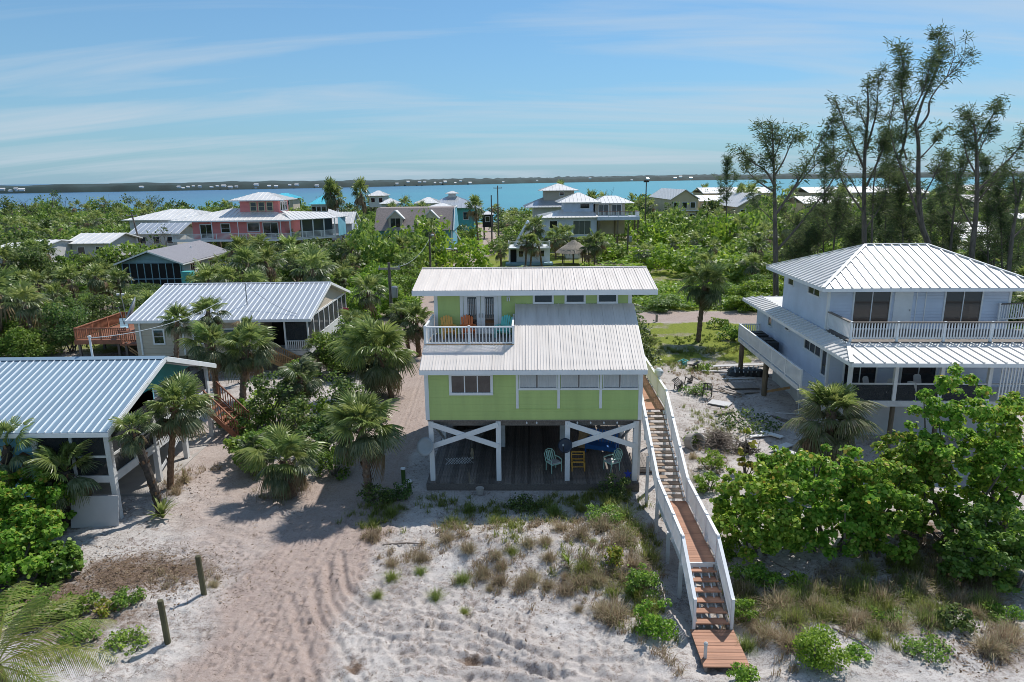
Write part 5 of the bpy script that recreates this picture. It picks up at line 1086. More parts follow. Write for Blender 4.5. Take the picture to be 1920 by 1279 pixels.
# dock frame far out in the water and far-shore houses
t = thing('dock_frame', 'faint pale piling frame standing in the bay behind the pink house', 'dock', (at(556, 372, 330).x, 330, 0))
for x in (-1.9, 1.9):
    for y in (0, 4): MB().tube([(x, y, -1.5), (x, y, 6.5)], .12, 6).build('pile', 'wood_grey', t)
for z in (2.5, 6.3): MB().box(-2.0, 2.0, -.1, .1, z, z+.2).build('cross_beam', 'wood_grey', t)
fr = np.random.default_rng(5)
hm = MB(); hm.box(-4, 4, 0, 6, 0, 3.4); hm.prism([(-5, -.8, 3.4), (-5, 6.8, 3.4), (-5, 3, 5.6)], (10, 0, 0), 1)
hm = hm.mesh('shore_house', ['white_old', 'roof_white'])
for px in [8, 20, 30, 36, 46, 265, 335, 342, 357, 366, 376, 400, 412, 420, 432, 440, 475, 487, 506, 521, 542, 556, 561, 600, 745, 770, 788, 800, 812, 822, 838, 850, 868, 880, 946, 1010, 1104, 1180, 1215, 1262, 1275, 1290]:
    d = ray(px, 340); X = np.interp(0, [0], [0])
    # where the view ray crosses the far shore line
    r_ = fp[:, 0]/fp[:, 1]; i = int(np.argmin(abs(r_-d.x/d.y))); s_ = fp[i, 1]/1150
    o = link('shore_house', hm, None, (fp[i, 0], fp[i, 1]-3-3*s_, fr.uniform(.5, 5.0)*s_), (0, 0, fr.uniform(-.5, .5)), fr.uniform(.55, 1.0)*max(.9, s_*.6))
    NSH = globals().get('NSH', 0)+1; tag(o, ordinal(NSH)+' tiny white house from the left along the wooded far shore', 'house', 'houses on the far shore')
# utility poles and wires
def pole(label, px, ptop, Y, lean=0, arm=True, transformer=False, h0=0, lamp=False):
    top = at(px, ptop, Y); t = thing('utility_pole', label, 'pole', (top.x, Y, 0)); MB().tube([(lean, 0, -.5), (0, 0, top.z)], [.17, .11], 10).build('pole', 'bark_grey', t)
    if arm:
        MB().box(-.9, .9, -.06, .06, top.z-.6, top.z-.45).build('crossarm', 'wood_grey', t)
        for x in (-.8, .0, .8): MB().lathe([(.04, 0), (.05, .12), (.02, .2), (0, .2)], 6, c=(x, 0, top.z-.45)).build('insulator', 'dish_grey', t)
    if transformer:
        MB().lathe([(0, 0), (.25, 0), (.27, .1), (.27, .85), (.22, .95), (0, .98)], 14, c=(.38, -.15, top.z-2.9)).build('transformer', 'metal_grey', t)
    if lamp: MB().lathe([(0, 0), (.22, .02), (.25, .2), (.1, .34), (0, .34)], 10, c=(.4, 0, top.z-.1)).build('lamp_head', 'dish_grey', t)
    return top
T1 = pole('dark utility pole with grey transformer left of the green house', 729, 492, 56, transformer=True)
T2 = pole('thin utility pole with street lamp in the green trees', 805, 442, 92, lamp=True, arm=False)
T3 = pole('leaning dark utility pole by the slate blue cottage', 246, 398, 112, lean=1.4)
T4 = pole('tall utility pole against the bay left of the tower house', 933, 348, 150, arm=True); T5 = pole('shorter utility pole beside the end of the sand road', 921, 366, 140, arm=False)
T6 = pole('utility pole topped by an osprey nest right of the white house', 1212, 342, 150, arm=False); T7 = pole('grey utility pole with pale transformer box right of the tiki hut', 1178, 420, 112, transformer=True, arm=False)
t = thing('osprey_nest', 'dark stick nest on top of the pole right of the white house', 'nest', (T6.x, 150, T6.z)); b = MB()
for k in range(40): a = random.uniform(0, 6.28); b.beam((.5*math.cos(a), .5*math.sin(a), random.uniform(0, .3)), (.6*math.cos(a+1.5), .6*math.sin(a+1.5), random.uniform(0, .5)), .06, .06)
b.build('twigs', 'bark_dark', t)
def wire(label, p, q, sag, r=.012):
    pts = [Vector(p).lerp(Vector(q), k/14)-Vector((0, 0, sag*4*(k/14)*(1-k/14))) for k in range(15)]; o = MB().tube(pts, r, 5).build('power_line', 'dish_grey', None, smooth=True); tag(o, label, 'wire')
wire('pale service wire sagging from the vent pipe to the steel-roofed cottage', (-20.3, 32.0, 6.75), (-20.5, 52.2, 6.3), .8, .02)
wire('service wire sagging from the steel-roofed cottage towards its roof edge', (-20.5, 52.2, 6.35), (-16.0, 50.2, 4.3), .35, .02)
wire('overhead wire between the transformer pole and the lamp pole', (T1.x, 56, T1.z-.4), (T2.x, 92, T2.z-.4), 1.0, .02)
for k, (px, py, h, lb) in enumerate(((383, 1113, 1.45, 'farther of two short weathered wooden posts standing in the sand'), (315, 1203, 1.45, 'nearer of two short weathered wooden posts standing in the sand'))):
    g_ = gpt(px, py); o = MB().tube([(0, 0, -.4), (-.03, 0, h*.5), (-.06, 0, h), (-.06, 0, h+.012)], [.095, .093, .09, .075], 12).build('bollard_post', 'wood_post', None, loc=g_, smooth=False); tag(o, lb, 'post')
o = MB().tube([(0, 0, -.3), (0, 0, .75)], .12, 10).build('bollard_post', 'wood_grey', None, loc=gp(1231, 603)); tag(o, 'stubby pale post beside the sand road behind the green house', 'post')
# ------------------------------------------------------------------ foliage generators
def norm(a): return a/(np.linalg.norm(a, axis=1)[:, None]+1e-9)
def leaves(P, Nn, size, rng, asp=.55, shape=4, droop=0.0):
    """leaf blades: one face per leaf around points P facing Nn"""
    n = len(P); Nn = norm(Nn); r = rng.normal(size=(n, 3)); r[:, 2] -= droop
    T = norm(r-(r*Nn).sum(1)[:, None]*Nn); B = np.cross(Nn, T); s = (size*rng.uniform(.65, 1.3, n))[:, None]
    if shape == 4: prof = [(-.5, 0), (-.05, .5*asp), (.5, 0), (-.05, -.5*asp)]
    else: prof = [(-.5, .12), (-.28, .42), (.1, .5), (.46, .2), (.46, -.2), (.1, -.5), (-.28, -.42), (-.5, -.12)][::1]
    V = np.stack([P+T*s*a+B*s*b_ for a, b_ in prof], 1); k = len(prof)
    return V.reshape(-1, 3), np.arange(n*k).reshape(n, k)
def crown_points(rng, R_, H_, n, nl, lr, base=.15, spread=.85, squash=.8):
    """leaf positions on the shells of many overlapping lobes -> lumpy, gappy crown"""
    a = rng.uniform(0, 2*np.pi, nl); rr = np.sqrt(rng.uniform(0.02, 1, nl))*spread*R_
    dome = np.sqrt(np.clip(1-(rr/(R_*1.05))**2, .05, 1)); cz = H_*(base+(1-base)*dome*np.where(rng.random(nl) < .45, rng.uniform(.02, .5, nl), rng.uniform(.45, .95, nl))); lrad = rng.uniform(lr[0], lr[1], nl)
    C = np.stack([rr*np.cos(a), rr*np.sin(a), np.maximum(cz-lrad*.5, lrad*.4)], 1)
    i = rng.choice(nl, n, p=lrad**2/(lrad**2).sum()); d = norm(rng.normal(size=(n, 3))); d[:, 2] = np.where(rng.random(n) < .65, abs(d[:, 2]), d[:, 2])
    q = rng.uniform(.72, 1.05, n)+np.where(rng.random(n) < .06, rng.uniform(0, .4, n), 0)
    q = np.where(rng.random(n) < .66, q, np.abs(rng.normal(size=n))*.55+.25); P = C[i]+d*(lrad[i]*q)[:, None]*np.array([1, 1, squash])*(.8+.4*rng.random(nl))[i][:, None]; ok = P[:, 2] > .05
    return P[ok], (d*.55+rng.normal(size=(n, 3))*.55+np.array([0, 0, .45]))[ok], C, lrad
def bush_mesh(name, seed, R_, H_, n, leaf, m, nl=14, lr=(.35, .6), shape=4, asp=.55, spread=.8, stems=6, stem_m='bark_grey', base=.15):
    rng = np.random.default_rng(seed); P, Nn, C, lrad = crown_points(rng, R_, H_, n, nl, (lr[0]*R_, lr[1]*R_), base, spread)
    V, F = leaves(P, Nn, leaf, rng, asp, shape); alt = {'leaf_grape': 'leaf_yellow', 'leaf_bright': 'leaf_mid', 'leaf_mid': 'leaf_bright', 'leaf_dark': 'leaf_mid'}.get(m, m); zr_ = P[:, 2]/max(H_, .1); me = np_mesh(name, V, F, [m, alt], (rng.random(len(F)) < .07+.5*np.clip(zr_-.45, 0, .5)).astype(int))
    b = MB()
    for k in range(stems):
        c = C[k % len(C)]; a = rng.uniform(0, 6.28); p0 = Vector((.15*R_*math.cos(a), .15*R_*math.sin(a), -.2)); p1 = Vector(c); md = p0.lerp(p1, .5)+Vector((rng.uniform(-.5, .5), rng.uniform(-.5, .5), -.15))*R_*.5
        b.tube([p0, md, p1], [.05*R_**.5, .035*R_**.5, .015], 5)
    return me, b.mesh('stems', stem_m, recalc=False)
def place(name, pair, loc, rz, sc, label, cat, group=None, trunk_name='stem', crown_name='crown'):
    t = thing(name, label, cat, loc, rz, group); t.scale = sc if isinstance(sc, tuple) else (sc,)*3
    link(crown_name, pair[0], t); link(trunk_name, pair[1], t); return t

def fan_frond(seed, Lp=.75, Lb=1.0, nseg=34, droop=.35, m='frond_green', arc=2.55, wd=.042):
    """costapalmate palm leaf along +X: stalk and folded, drooping blades"""
    rng = np.random.default_rng(seed); V = []; F = []
    def quad(a, b, c, d): i = len(V); V.extend([a, b, c, d]); F.append((i, i+1, i+2, i+3))
    for k in range(3):
        x0, x1 = Lp*k/3, Lp*(k+1)/3; z0, z1 = -droop*.25*(x0/Lp)**2, -droop*.25*(x1/Lp)**2; w_ = .03
        quad((x0, -w_, z0), (x1, -w_*.8, z1), (x1, w_*.8, z1), (x0, w_, z0))
    zb = -droop*.25
    for k in range(nseg):
        a = -arc+2*arc*k/(nseg-1); L = Lb*(1-.32*abs(a/arc)**1.5)*rng.uniform(.88, 1.08); ca, sa = math.cos(a), math.sin(a)
        px, py = -sa, ca; fold = .02*(1 if k % 2 else -1)
        def pt(t, w_, s): 
            r = L*t; sag = -droop*(t**2.2)*L*.95-.10*abs(sa)*L*t; lift = .18*(1-ca)*L*t*.5
            return (Lp+r*ca*(1-.18*droop*t)+px*w_*s, r*sa*(1-.18*droop*t)+py*w_*s, zb+sag+lift+fold*s)
        quad(pt(0, .012, -1), pt(.5, wd*.75, -1), pt(.5, wd*.75, 1), pt(0, .012, 1)); quad(pt(.5, wd*.75, -1), pt(.8, wd*.45, -1), pt(.8, wd*.45, 1), pt(.5, wd*.75, 1)); quad(pt(.8, wd*.45, -1), pt(1, .006, -1), pt(1, .006, 1), pt(.8, wd*.45, 1))
    return np.array(V, float), np.array(F)
FR = {}
for nm, m_, dr in (('young', 'frond_green', .18), ('mid', 'frond_green', .45), ('mid2', 'frond_dark', .7), ('old', 'frond_dark', 1.1), ('dry', 'frond_dry', 1.35), ('grey', 'frond_grey', .8)):
    FR[nm] = [np_mesh('frond', *fan_frond(20+7*k+int(dr*100), droop=dr+.12*k, Lp=.80+.14*k, Lb=.84, arc=2.3+.15*k), m_) for k in range(3)]
FRV = {nm: [fan_frond(20+7*k+int(dr*100), droop=dr+.12*k, Lp=.80+.14*k, Lb=.84, nseg=15, wd=.085) for k in range(2)] for nm, dr in (('young', .18), ('mid', .45), ('mid2', .6), ('old', .95), ('dry', 1.25))}
FM = dict(young=0, mid=0, mid2=1, old=1, dry=2); PALM_M = ['frond_green', 'frond_dark', 'frond_dry']
def frond_plan(n, rng, dry=.06, shag=1.0):
    out = []
    for k in range(n):
        f = k/(n-1); el = math.radians(84-shag*118*f**1.05)+rng.uniform(-.25, .25); az = k*2.39996+rng.uniform(-.5, .5)
        kind = 'young' if f < .28 else 'mid' if f < .55 else ('mid2' if f < .75 else 'old')
        if f > .8 and rng.random() < dry*7: kind = 'dry'
        out.append((kind, az, el, rng.uniform(.85, 1.12)*(1 if f > .12 else .8)))
    return out
def trunk_pts(h, lean, rng):
    return [(lean[0]*(t**1.4), lean[1]*t, -.3+(h+.3)*t) for t in (0, .15, .35, .55, .75, .9, 1)]
def fmat(az, el, s, top): return Matrix.Translation(top) @ Matrix.Rotation(az, 4, 'Z') @ Matrix.Rotation(-el, 4, 'Y') @ Matrix.Scale(s, 4)
def palm(label, base, h, r, lean=(0, 0), n=36, seed=1, bark='palm_bark', boots=True, rt=.15, dry=.06, group='cabbage palms', shag=1.0, kinds=None, name='palm_tree', spreadz=.25):
    """near palm: trunk, old leaf boots and every frond a piece of its own"""
    rng = np.random.default_rng(seed); t = thing(name, label, 'palm', base, 0, group); pts = trunk_pts(h, lean, rng); rad = [rt*1.25, rt*1.05, rt, rt*.95, rt, rt*1.15, rt*.8]
    P = []; Rr = []
    for k in range(29):
        q = k/28*6; i = min(int(q), 5); f = q-i; P.append(Vector(pts[i]).lerp(Vector(pts[i+1]), f)); Rr.append((rad[i]*(1-f)+rad[i+1]*f)*(1+(.09 if k % 2 else -.05)))
    MB().tube(P, Rr, 10).build('trunk', bark, t)
    top = Vector(pts[-1]); s0 = r/1.66
    if boots:
        for k in range(26):
            q = rng.uniform(.25, .99)*28; i = min(int(q), 27); c = P[i]; a = rng.uniform(0, 6.28); d = Vector((math.cos(a), math.sin(a), 0)); u = Vector((-math.sin(a), math.cos(a), 0))*.05
            b = MB(); b0 = c+d*Rr[i]*.8; b1 = c+d*(Rr[i]*1.5+.03)+Vector((0, 0, .2)); b.add([b0-u, b0+u, b1+u*.6, b1-u*.6, b0-u+d*.04, b0+u+d*.04], [(0, 1, 2, 3), (4, 5, 2, 3)]); b.build('leaf_boot', 'boot_brown', t, recalc=False)
    for kind, az, el, s in frond_plan(n, rng, dry, shag):
        if kinds: kind = kinds.get(kind, kind)
        o = link('frond', FR[kind][rng.integers(3)], t); o.matrix_local = fmat(az, el, s*s0*rng.uniform(.82, 1.1), top+Vector((0, 0, -spreadz*rng.random()*(1-math.sin(max(el, 0)))))) @ Matrix.Rotation(rng.uniform(-.5, .5), 4, 'X')
    return t
def far_palm_arrays(seed, h, n=22, rt=.16, lean=(0, 0), dry=.05):
    rng = np.random.default_rng(seed); Vs = []; Fs = []; ms = []; o = 0
    top = Vector((lean[0], lean[1], h))
    for kind, az, el, s in frond_plan(n, rng, dry):
        V, F = FRV[kind][rng.integers(2)]; M = np.array(fmat(az, el, s*1.1, top)); V2 = V@M[:3, :3].T+M[:3, 3]; Vs.append(V2); Fs.append(F+o); ms += [FM[kind]]*len(F); o += len(V2)
    return np.concatenate(Vs), np.concatenate(Fs), ms
FP = []
for k in range(5):
    h = [3.2, 4.4, 5.2, 2.2, 3.8][k]; ln = ((.4, .1), (-.3, .2), (.6, 0), (0, 0), (-.5, .1))[k]; V, F, ms = far_palm_arrays(60+k, h, 24, lean=ln); cm = np_mesh('crown', V, F, PALM_M, ms)
    tm = MB().tube(trunk_pts(h, ln, None), [.2, .17, .16, .15, .15, .18, .14], 7).mesh('trunk', 'palm_bark', recalc=False); FP.append((cm, tm))

# ------------------------------------------------------------------ near palms
def npalm(label, bpx, bpy, cpx, cpy, rpx, n=36, seed=1, Y=None, **k):
    """base and crown centre as seen; Y given when the foot is hidden"""
    if Y is None: g_ = gpt(bpx, bpy)
    else: g_ = at(bpx, 700, Y); g_ = Vector((g_.x, Y, gz(g_.x, Y)))
    c = at(cpx, cpy, g_.y); h = c.z-g_.z; r = rpx*mpp(g_.y, c.z)
    return palm(label, g_, h, r, (c.x-g_.x, 0), n, seed, **k)
npalm('big cabbage palm leaning left over the house shadow on the drive', 693, 938, 678, 800, 76, 44, 1, rt=.17)
npalm('short shaggy palm with boot-covered trunk between the drive and the shrubs', 547, 930, 535, 862, 66, 36, 2, rt=.22, dry=.1)
npalm('large dense palm with hanging skirt left of the green house balcony', 735, 745, 706, 660, 74, 52, 3, rt=.16, shag=1.2)
npalm('tall palm with reddish trunk beside the blue-roofed cottage porch', 319, 915, 330, 762, 62, 40, 4, bark='boot_brown', rt=.14)
npalm('palm with dark crossed leaf boots leaning in front of the cottage porch', 303, 965, 247, 805, 42, 24, 5, bark='bark_dark', rt=.17)
npalm('squat palm growing beside the leaning grey panel', 124, 985, 122, 884, 66, 30, 6, bark='bark_dark', rt=.2)
npalm('palm at the left edge drooping over the blue roof eave', 10, 985, 14, 836, 60, 26, 7, bark='bark_dark', rt=.16)
npalm('right one of the two palms between the two cottages', 455, 748, 462, 650, 52, 38, 8, rt=.2)
npalm('left one of the two palms between the two cottages', 408, 752, 396, 645, 50, 36, 9, rt=.19, bark='boot_brown')
npalm('palm crown in front of the left end of the steel roof', 330, 680, 332, 600, 34, 28, 10, Y=47.3)
npalm('palm crown in front of the middle of the steel roof', 388, 680, 390, 584, 36, 30, 11, Y=47.6)
npalm('small palm with yellowing leaves before the steel-roofed cottage', 462, 690, 464, 612, 24, 22, 12, Y=47, kinds={'mid': 'dry'})
npalm('small palm in front of the white screened porch', 597, 705, 600, 648, 36, 26, 13)
npalm('dark low palm among the shrubs in the middle of the left lot', 565, 790, 562, 706, 46, 30, 14, kinds={'young': 'mid2'})
npalm('red-trunked palm behind the balcony end of the green house', 786, 668, 778, 600, 38, 34, 15, bark='boot_brown', rt=.2)
npalm('slim palm beside the red-trunked palm behind the green house', 768, 664, 752, 586, 30, 24, 16)
npalm('lone skirted palm standing on the lawn behind the boardwalk', 1309, 641, 1322, 528, 46, 52, 17, rt=.2, shag=1.25)
npalm('shaggy grey-green palm in front of the white house porch', 1562, 870, 1560, 770, 68, 74, 18, Y=31.6, rt=.2, spreadz=1.3, kinds={'mid': 'grey', 'mid2': 'grey', 'old': 'grey'}, shag=1.1)
npalm('small low palm behind the right end of the green house roof', 1215, 690, 1216, 652, 30, 20, 19, boots=False)
npalm('palm right of the slate blue cottage deck', 416, 540, 417, 494, 28, 24, 20, boots=False)
npalm('nearer palm under the pink house gallery', 478, 520, 482, 468, 30, 26, 21, boots=False)
npalm('farther palm under the pink house gallery', 540, 500, 541, 452, 30, 26, 22, boots=False)
npalm('left tall palm in front of the A-frame', 985, 505, 988, 452, 20, 22, 23, boots=False); npalm('right tall palm in front of the A-frame', 994, 505, 999, 458, 20, 22, 24, boots=False); npalm('tallest leaning palm in front of the A-frame', 1016, 500, 1002, 425, 24, 24, 25, boots=False)
npalm('palm on the small lawn beside the A-frame', 940, 505, 938, 468, 20, 18, 26, boots=False); npalm('left palm of the pair behind the tiki hut', 1104, 500, 1103, 460, 24, 22, 27, boots=False); npalm('right palm of the pair behind the tiki hut', 1114, 500, 1118, 452, 24, 22, 28, boots=False)
npalm('palm between the A-frame and the tiki hut', 1060, 480, 1057, 440, 26, 24, 29, boots=False); npalm('palm left of the shed behind the tiki hut', 1042, 485, 1040, 446, 22, 22, 30, boots=False)
# small spiky plants
def yucca(label, px, py, s, seed, n=40, m='frond_green', cat='plant'):
    rng = np.random.default_rng(seed); V = []; F = []
    for k in range(n):
        a = rng.uniform(0, 6.28); el = rng.uniform(.25, 1.45); L = s*rng.uniform(.6, 1); d = np.array([math.cos(a)*math.cos(el), math.sin(a)*math.cos(el), math.sin(el)]); u = np.array([-math.sin(a), math.cos(a), 0])*s*.055; z0 = np.array([0, 0, rng.uniform(0, s*.5)])
        i = len(V); V += [z0-u, z0+u, z0+d*L*.6+u*.8, z0+d*L*.6-u*.8]; F.append((i, i+1, i+2, i+3)); i = len(V); e = z0+d*L-np.array([0, 0, .12*L*math.cos(el)]); V += [z0+d*L*.6-u*.8, z0+d*L*.6+u*.8, e+u*.05, e-u*.05]; F.append((i, i+1, i+2, i+3))
    o = link('spiky_plant', np_mesh('spiky_plant', np.array(V), np.array(F), m), None, gpt(px, py)); tag(o, label, cat)
yucca('spiky yucca at the foot of the boot-covered palm', 306, 972, .9, 3); yucca('bright green broad-leaved plant alone on the sand mound', 1066, 1052, .55, 4, 14, 'leaf_bright'); yucca('dry brown tuft beside the reddish palm trunk', 348, 905, .6, 5, 50, 'grass_dry')

# coconut palm whose fronds reach in at the lower left corner
def coco_frond(seed, L=3.6, arch=.9):
    rng = np.random.default_rng(seed); V = []; F = []; pts = []
    for k in range(25):
        t = k/24; x = L*(t-.16*t*t*arch); z = L*(.30*t-.62*arch*t*t); pts.append(np.array([x, .12*math.sin(t*2)*L*.1, z]))
    for k in range(24):
        a, b_ = pts[k], pts[k+1]; w_ = .035*(1-k/26); i = len(V); V += [a+(0, -w_, 0), b_+(0, -w_*.9, 0), b_+(0, w_*.9, 0), a+(0, w_, 0)]; F.append((i, i+1, i+2, i+3))
    for k in range(54):
        t = .12+.88*k/53; q = t*24; i0 = min(int(q), 23); f = q-i0; c = pts[i0]*(1-f)+pts[i0+1]*f; d = pts[i0+1]-pts[i0]; d /= np.linalg.norm(d); ll = L*.25*math.sin(math.pi*min(.98, .18+.8*t))**.7
        for s_ in (-1, 1):
            side = np.array([0, s_, 0])*.8+d*.55+np.array([0, 0, -.3+rng.uniform(-.35, .2)]); side /= np.linalg.norm(side); e1 = c+side*ll*.55; e2 = c+side*ll-np.array([0, 0, ll*.28]); u = d*.012; i = len(V)
            V += [c-u, c+u, e1+u*1.1, e1-u*1.1]; F.append((i, i+1, i+2, i+3)); i = len(V); V += [e1-u*1.1, e1+u*1.1, e2+u*.15, e2-u*.15]; F.append((i, i+1, i+2, i+3))
    return np_mesh('frond', np.array(V), np.array(F), 'coco')
CF = [coco_frond(k, 3.3, .8+.18*k) for k in range(3)]
g_ = Vector((-12.2, 14.1, 0)); cp = thing('coconut_palm', 'coconut palm whose long feathery fronds hang in at the lower left corner', 'palm', g_); ctop = 2.8
MB().tube(trunk_pts(ctop, (-.2, 0), None), [.2, .16, .14, .13, .13, .13, .1], 10).build('trunk', 'palm_bark', cp)
for k, (az, el, sc, v) in enumerate(((8, 10, .9, 0), (38, 22, .85, 1), (75, 30, .8, 1), (112, 24, 1, 0), (150, 35, 1, 2), (-28, 18, .9, 1), (-65, 30, .9, 2), (-110, 28, 1, 0), (-150, 36, 1, 1), (25, 62, .8, 0), (190, 10, 1, 2), (-10, -18, .85, 2), (55, -8, .9, 2))):
    o = link('frond', CF[v], cp); o.matrix_local = fmat(R(az), R(el), sc, Vector((-.2, 0, ctop)))

# ------------------------------------------------------------------ Australian pines, branch by branch
def pine(label, Y, branches, seed, dens=1.0, tuft=.9):
    """branches: (list of (px,py), r0, r1, leafiness); the first starts at the ground"""
    rng = np.random.default_rng(seed); f = at(branches[0][0][0][0], 640, Y); base = Vector((f.x, Y, 0)); t = thing('pine_tree', label, 'tree', base, 0, 'tall storm-worn pines'); bb = MB(); TP = []; TD = []
    for bi, (ps, r0, r1, lf) in enumerate(branches):
        dep = rng.uniform(-1, 1)*2.2 if bi else 0; pts = []
        cs = curve([tuple(map(float, p)) for p in ps], 6)
        for k, p in enumerate(cs):
            q = at(p[0], p[1], Y+dep*(k/len(cs))); pts.append(q-base)
        if bi == 0: pts = [Vector((pts[0].x, 0, -.5))]+pts
        n = len(pts); bb.tube(pts, [(r0+(r1-r0)*(k/(n-1))**.8)*.6 for k in range(n)], 8)
        if lf <= 0: continue
        Ltot = sum((pts[k+1]-pts[k]).length for k in range(n-1)); m_ = int(Ltot*3.0*lf*dens)
        for k in range(m_):
            q = (rng.uniform(.22 if bi else .45, 1.0)**.8)*(n-1.001); i = int(q); c = pts[i].lerp(pts[i+1], q-i); d = (pts[i+1]-pts[i]).normalized()
            v = Vector(rng.normal(size=3)); v = (v-d*v.dot(d)).normalized(); L = rng.uniform(.4, 2.1)*(1.1-.5*q/(n-1))
            e = c+(v*.8+d*.65+Vector((0, 0, .25)))*L*.75; bb.tube([c, c.lerp(e, .5)+Vector((0, 0, .05)), e], [.03, .02, .008], 4, cap=False)
            for j in range(int(rng.integers(3, 6))):
                TP.append(np.array(c.lerp(e, rng.uniform(.2, 1.1)))); TD.append(np.array((v*.5+d*.8).normalized()))
    bb.build('trunk', 'bark_grey', t, recalc=False)
    TP = np.array(TP); TD = np.array(TD); nn = 8; P = np.repeat(TP, nn, 0); Dn = np.repeat(TD, nn, 0); D_ = norm(Dn*.7+rng.normal(size=P.shape)*.75+np.array([0, 0, -.1])); L = (tuft*rng.uniform(.3, .75, len(P)))[:, None]
    P = P+rng.normal(size=P.shape)*.2; U = norm(np.cross(D_, rng.normal(size=P.shape)))*.016*rng.uniform(.7, 1.5, (len(P), 1)); V = np.stack([P-U, P+U, P+D_*L*.6+U, P+D_*L+np.array([0, 0, -.08])-U*.2], 1).reshape(-1, 3)
    link('crown', np_mesh('crown', V, np.arange(len(V)).reshape(-1, 4), 'needle'), t)
pine('broad forked pine with arching limbs, leftmost of the tall pines', 62, [([(1456, 640), (1454, 480), (1453, 400), (1452, 340), (1450, 290), (1448, 240)], .5, .06, .5), ([(1453, 350), (1435, 320), (1405, 300), (1383, 275)], .2, .04, 1.0), ([(1453, 360), (1428, 345), (1405, 325), (1396, 312)], .16, .03, .9), ([(1452, 330), (1470, 300), (1486, 262), (1494, 258)], .16, .03, .9), ([(1450, 310), (1437, 270), (1428, 238)], .14, .03, .9), ([(1456, 400), (1490, 350), (1525, 290), (1560, 228)], .22, .04, .9), ([(1470, 380), (1510, 330), (1550, 290)], .15, .03, .8), ([(1456, 470), (1500, 420), (1560, 340), (1600, 260)], .22, .04, .5), ([(1450, 300), (1462, 268), (1470, 240)], .1, .03, .9), ([(1455, 420), (1430, 395), (1410, 378)], .1, .02, .8)], 1)
pine('straight dark pine with snapped top, second of the tall pines', 64, [([(1622, 640), (1621, 480), (1620, 380), (1622, 280), (1628, 210), (1626, 160)], .55, .07, .35), ([(1622, 320), (1600, 270), (1580, 225), (1568, 190)], .2, .03, .9), ([(1624, 280), (1640, 225), (1645, 190), (1648, 135)], .2, .03, .8), ([(1625, 240), (1612, 210), (1608, 198)], .14, .03, .9), ([(1624, 350), (1655, 280), (1672, 210), (1680, 160)], .2, .03, .8), ([(1620, 400), (1585, 350), (1565, 300), (1562, 250)], .16, .03, .9), ([(1634, 480), (1636, 400), (1640, 330), (1652, 270)], .2, .04, .8), ([(1622, 430), (1655, 380), (1672, 330)], .14, .03, .8), ([(1620, 380), (1590, 330), (1570, 318)], .12, .03, .7)], 2)
pine('tallest pine with twin leaning tops against the sky', 62, [([(1760, 640), (1745, 480), (1728, 420), (1722, 350), (1722, 270), (1716, 232)], .55, .2, .2), ([(1716, 235), (1730, 190), (1752, 140), (1762, 100), (1756, 62)], .24, .03, 1.3), ([(1722, 240), (1740, 215), (1745, 185), (1775, 145), (1800, 125), (1816, 100)], .2, .02, .45), ([(1775, 145), (1790, 100), (1788, 60)], .08, .01, .12), ([(1780, 140), (1806, 105), (1810, 70)], .07, .01, .12), ([(1686, 300), (1700, 240), (1690, 170), (1694, 130), (1688, 92)], .2, .03, 1.4), ([(1726, 420), (1700, 340), (1680, 290), (1668, 240)], .22, .05, .6), ([(1700, 230), (1722, 190), (1738, 150), (1744, 110)], .16, .03, 1.2), ([(1722, 300), (1752, 268), (1766, 245)], .14, .03, .9), ([(1724, 380), (1752, 330), (1770, 280)], .16, .03, .9), ([(1700, 300), (1690, 250), (1705, 200)], .14, .03, 1.3), ([(1720, 330), (1690, 310), (1672, 320)], .1, .03, .8)], 3, 1.1)
pine('ivy-clad pine with curling top right of the tallest', 60, [([(1812, 640), (1822, 480), (1830, 400), (1832, 320), (1830, 270), (1826, 235), (1812, 218)], .5, .08, .5), ([(1830, 270), (1850, 235), (1868, 205), (1866, 198)], .18, .03, 1.2), ([(1832, 360), (1870, 320), (1900, 290), (1925, 258)], .24, .06, 1.1), ([(1832, 330), (1812, 290), (1806, 250), (1803, 245)], .14, .03, .9), ([(1830, 300), (1846, 262), (1860, 240)], .12, .03, 1.2), ([(1826, 430), (1800, 380), (1790, 320)], .16, .03, .6), ([(1832, 380), (1860, 345), (1890, 320)], .14, .03, 1.0)], 4)
pine('thin dark pine between the tallest and the ivy-clad one', 68, [([(1778, 640), (1782, 480), (1788, 400), (1796, 340), (1806, 290)], .3, .05, .5), ([(1790, 380), (1775, 340), (1778, 296)], .12, .03, .9), ([(1792, 350), (1812, 310), (1818, 285)], .1, .03, .9), ([(1786, 410), (1766, 380), (1760, 350)], .1, .03, .8), ([(1784, 440), (1806, 400), (1815, 370)], .1, .03, .8)], 5)
pine('forked bare pine trunk at the right edge', 58, [([(1880, 640), (1895, 470), (1905, 400), (1918, 340)], .4, .12, .3), ([(1905, 400), (1904, 360), (1898, 325)], .2, .08, .3), ([(1895, 450), (1925, 420), (1950, 390)], .15, .05, .7)], 6)
pine('slim ragged pine alone against the bay left of the others', 120, [([(1362, 500), (1362, 420), (1363, 350), (1364, 298)], .25, .04, 1.3), ([(1362, 380), (1352, 355), (1350, 335)], .1, .03, 1), ([(1363, 360), (1376, 340), (1378, 325)], .1, .03, 1)], 7)
pine('small dark pine crowded between the first two trunks', 72, [([(1560, 600), (1562, 480), (1568, 420), (1572, 370)], .25, .04, .9), ([(1564, 450), (1580, 410), (1590, 380)], .1, .03, .9), ([(1564, 440), (1548, 410), (1545, 390)], .1, .03, .9)], 8)

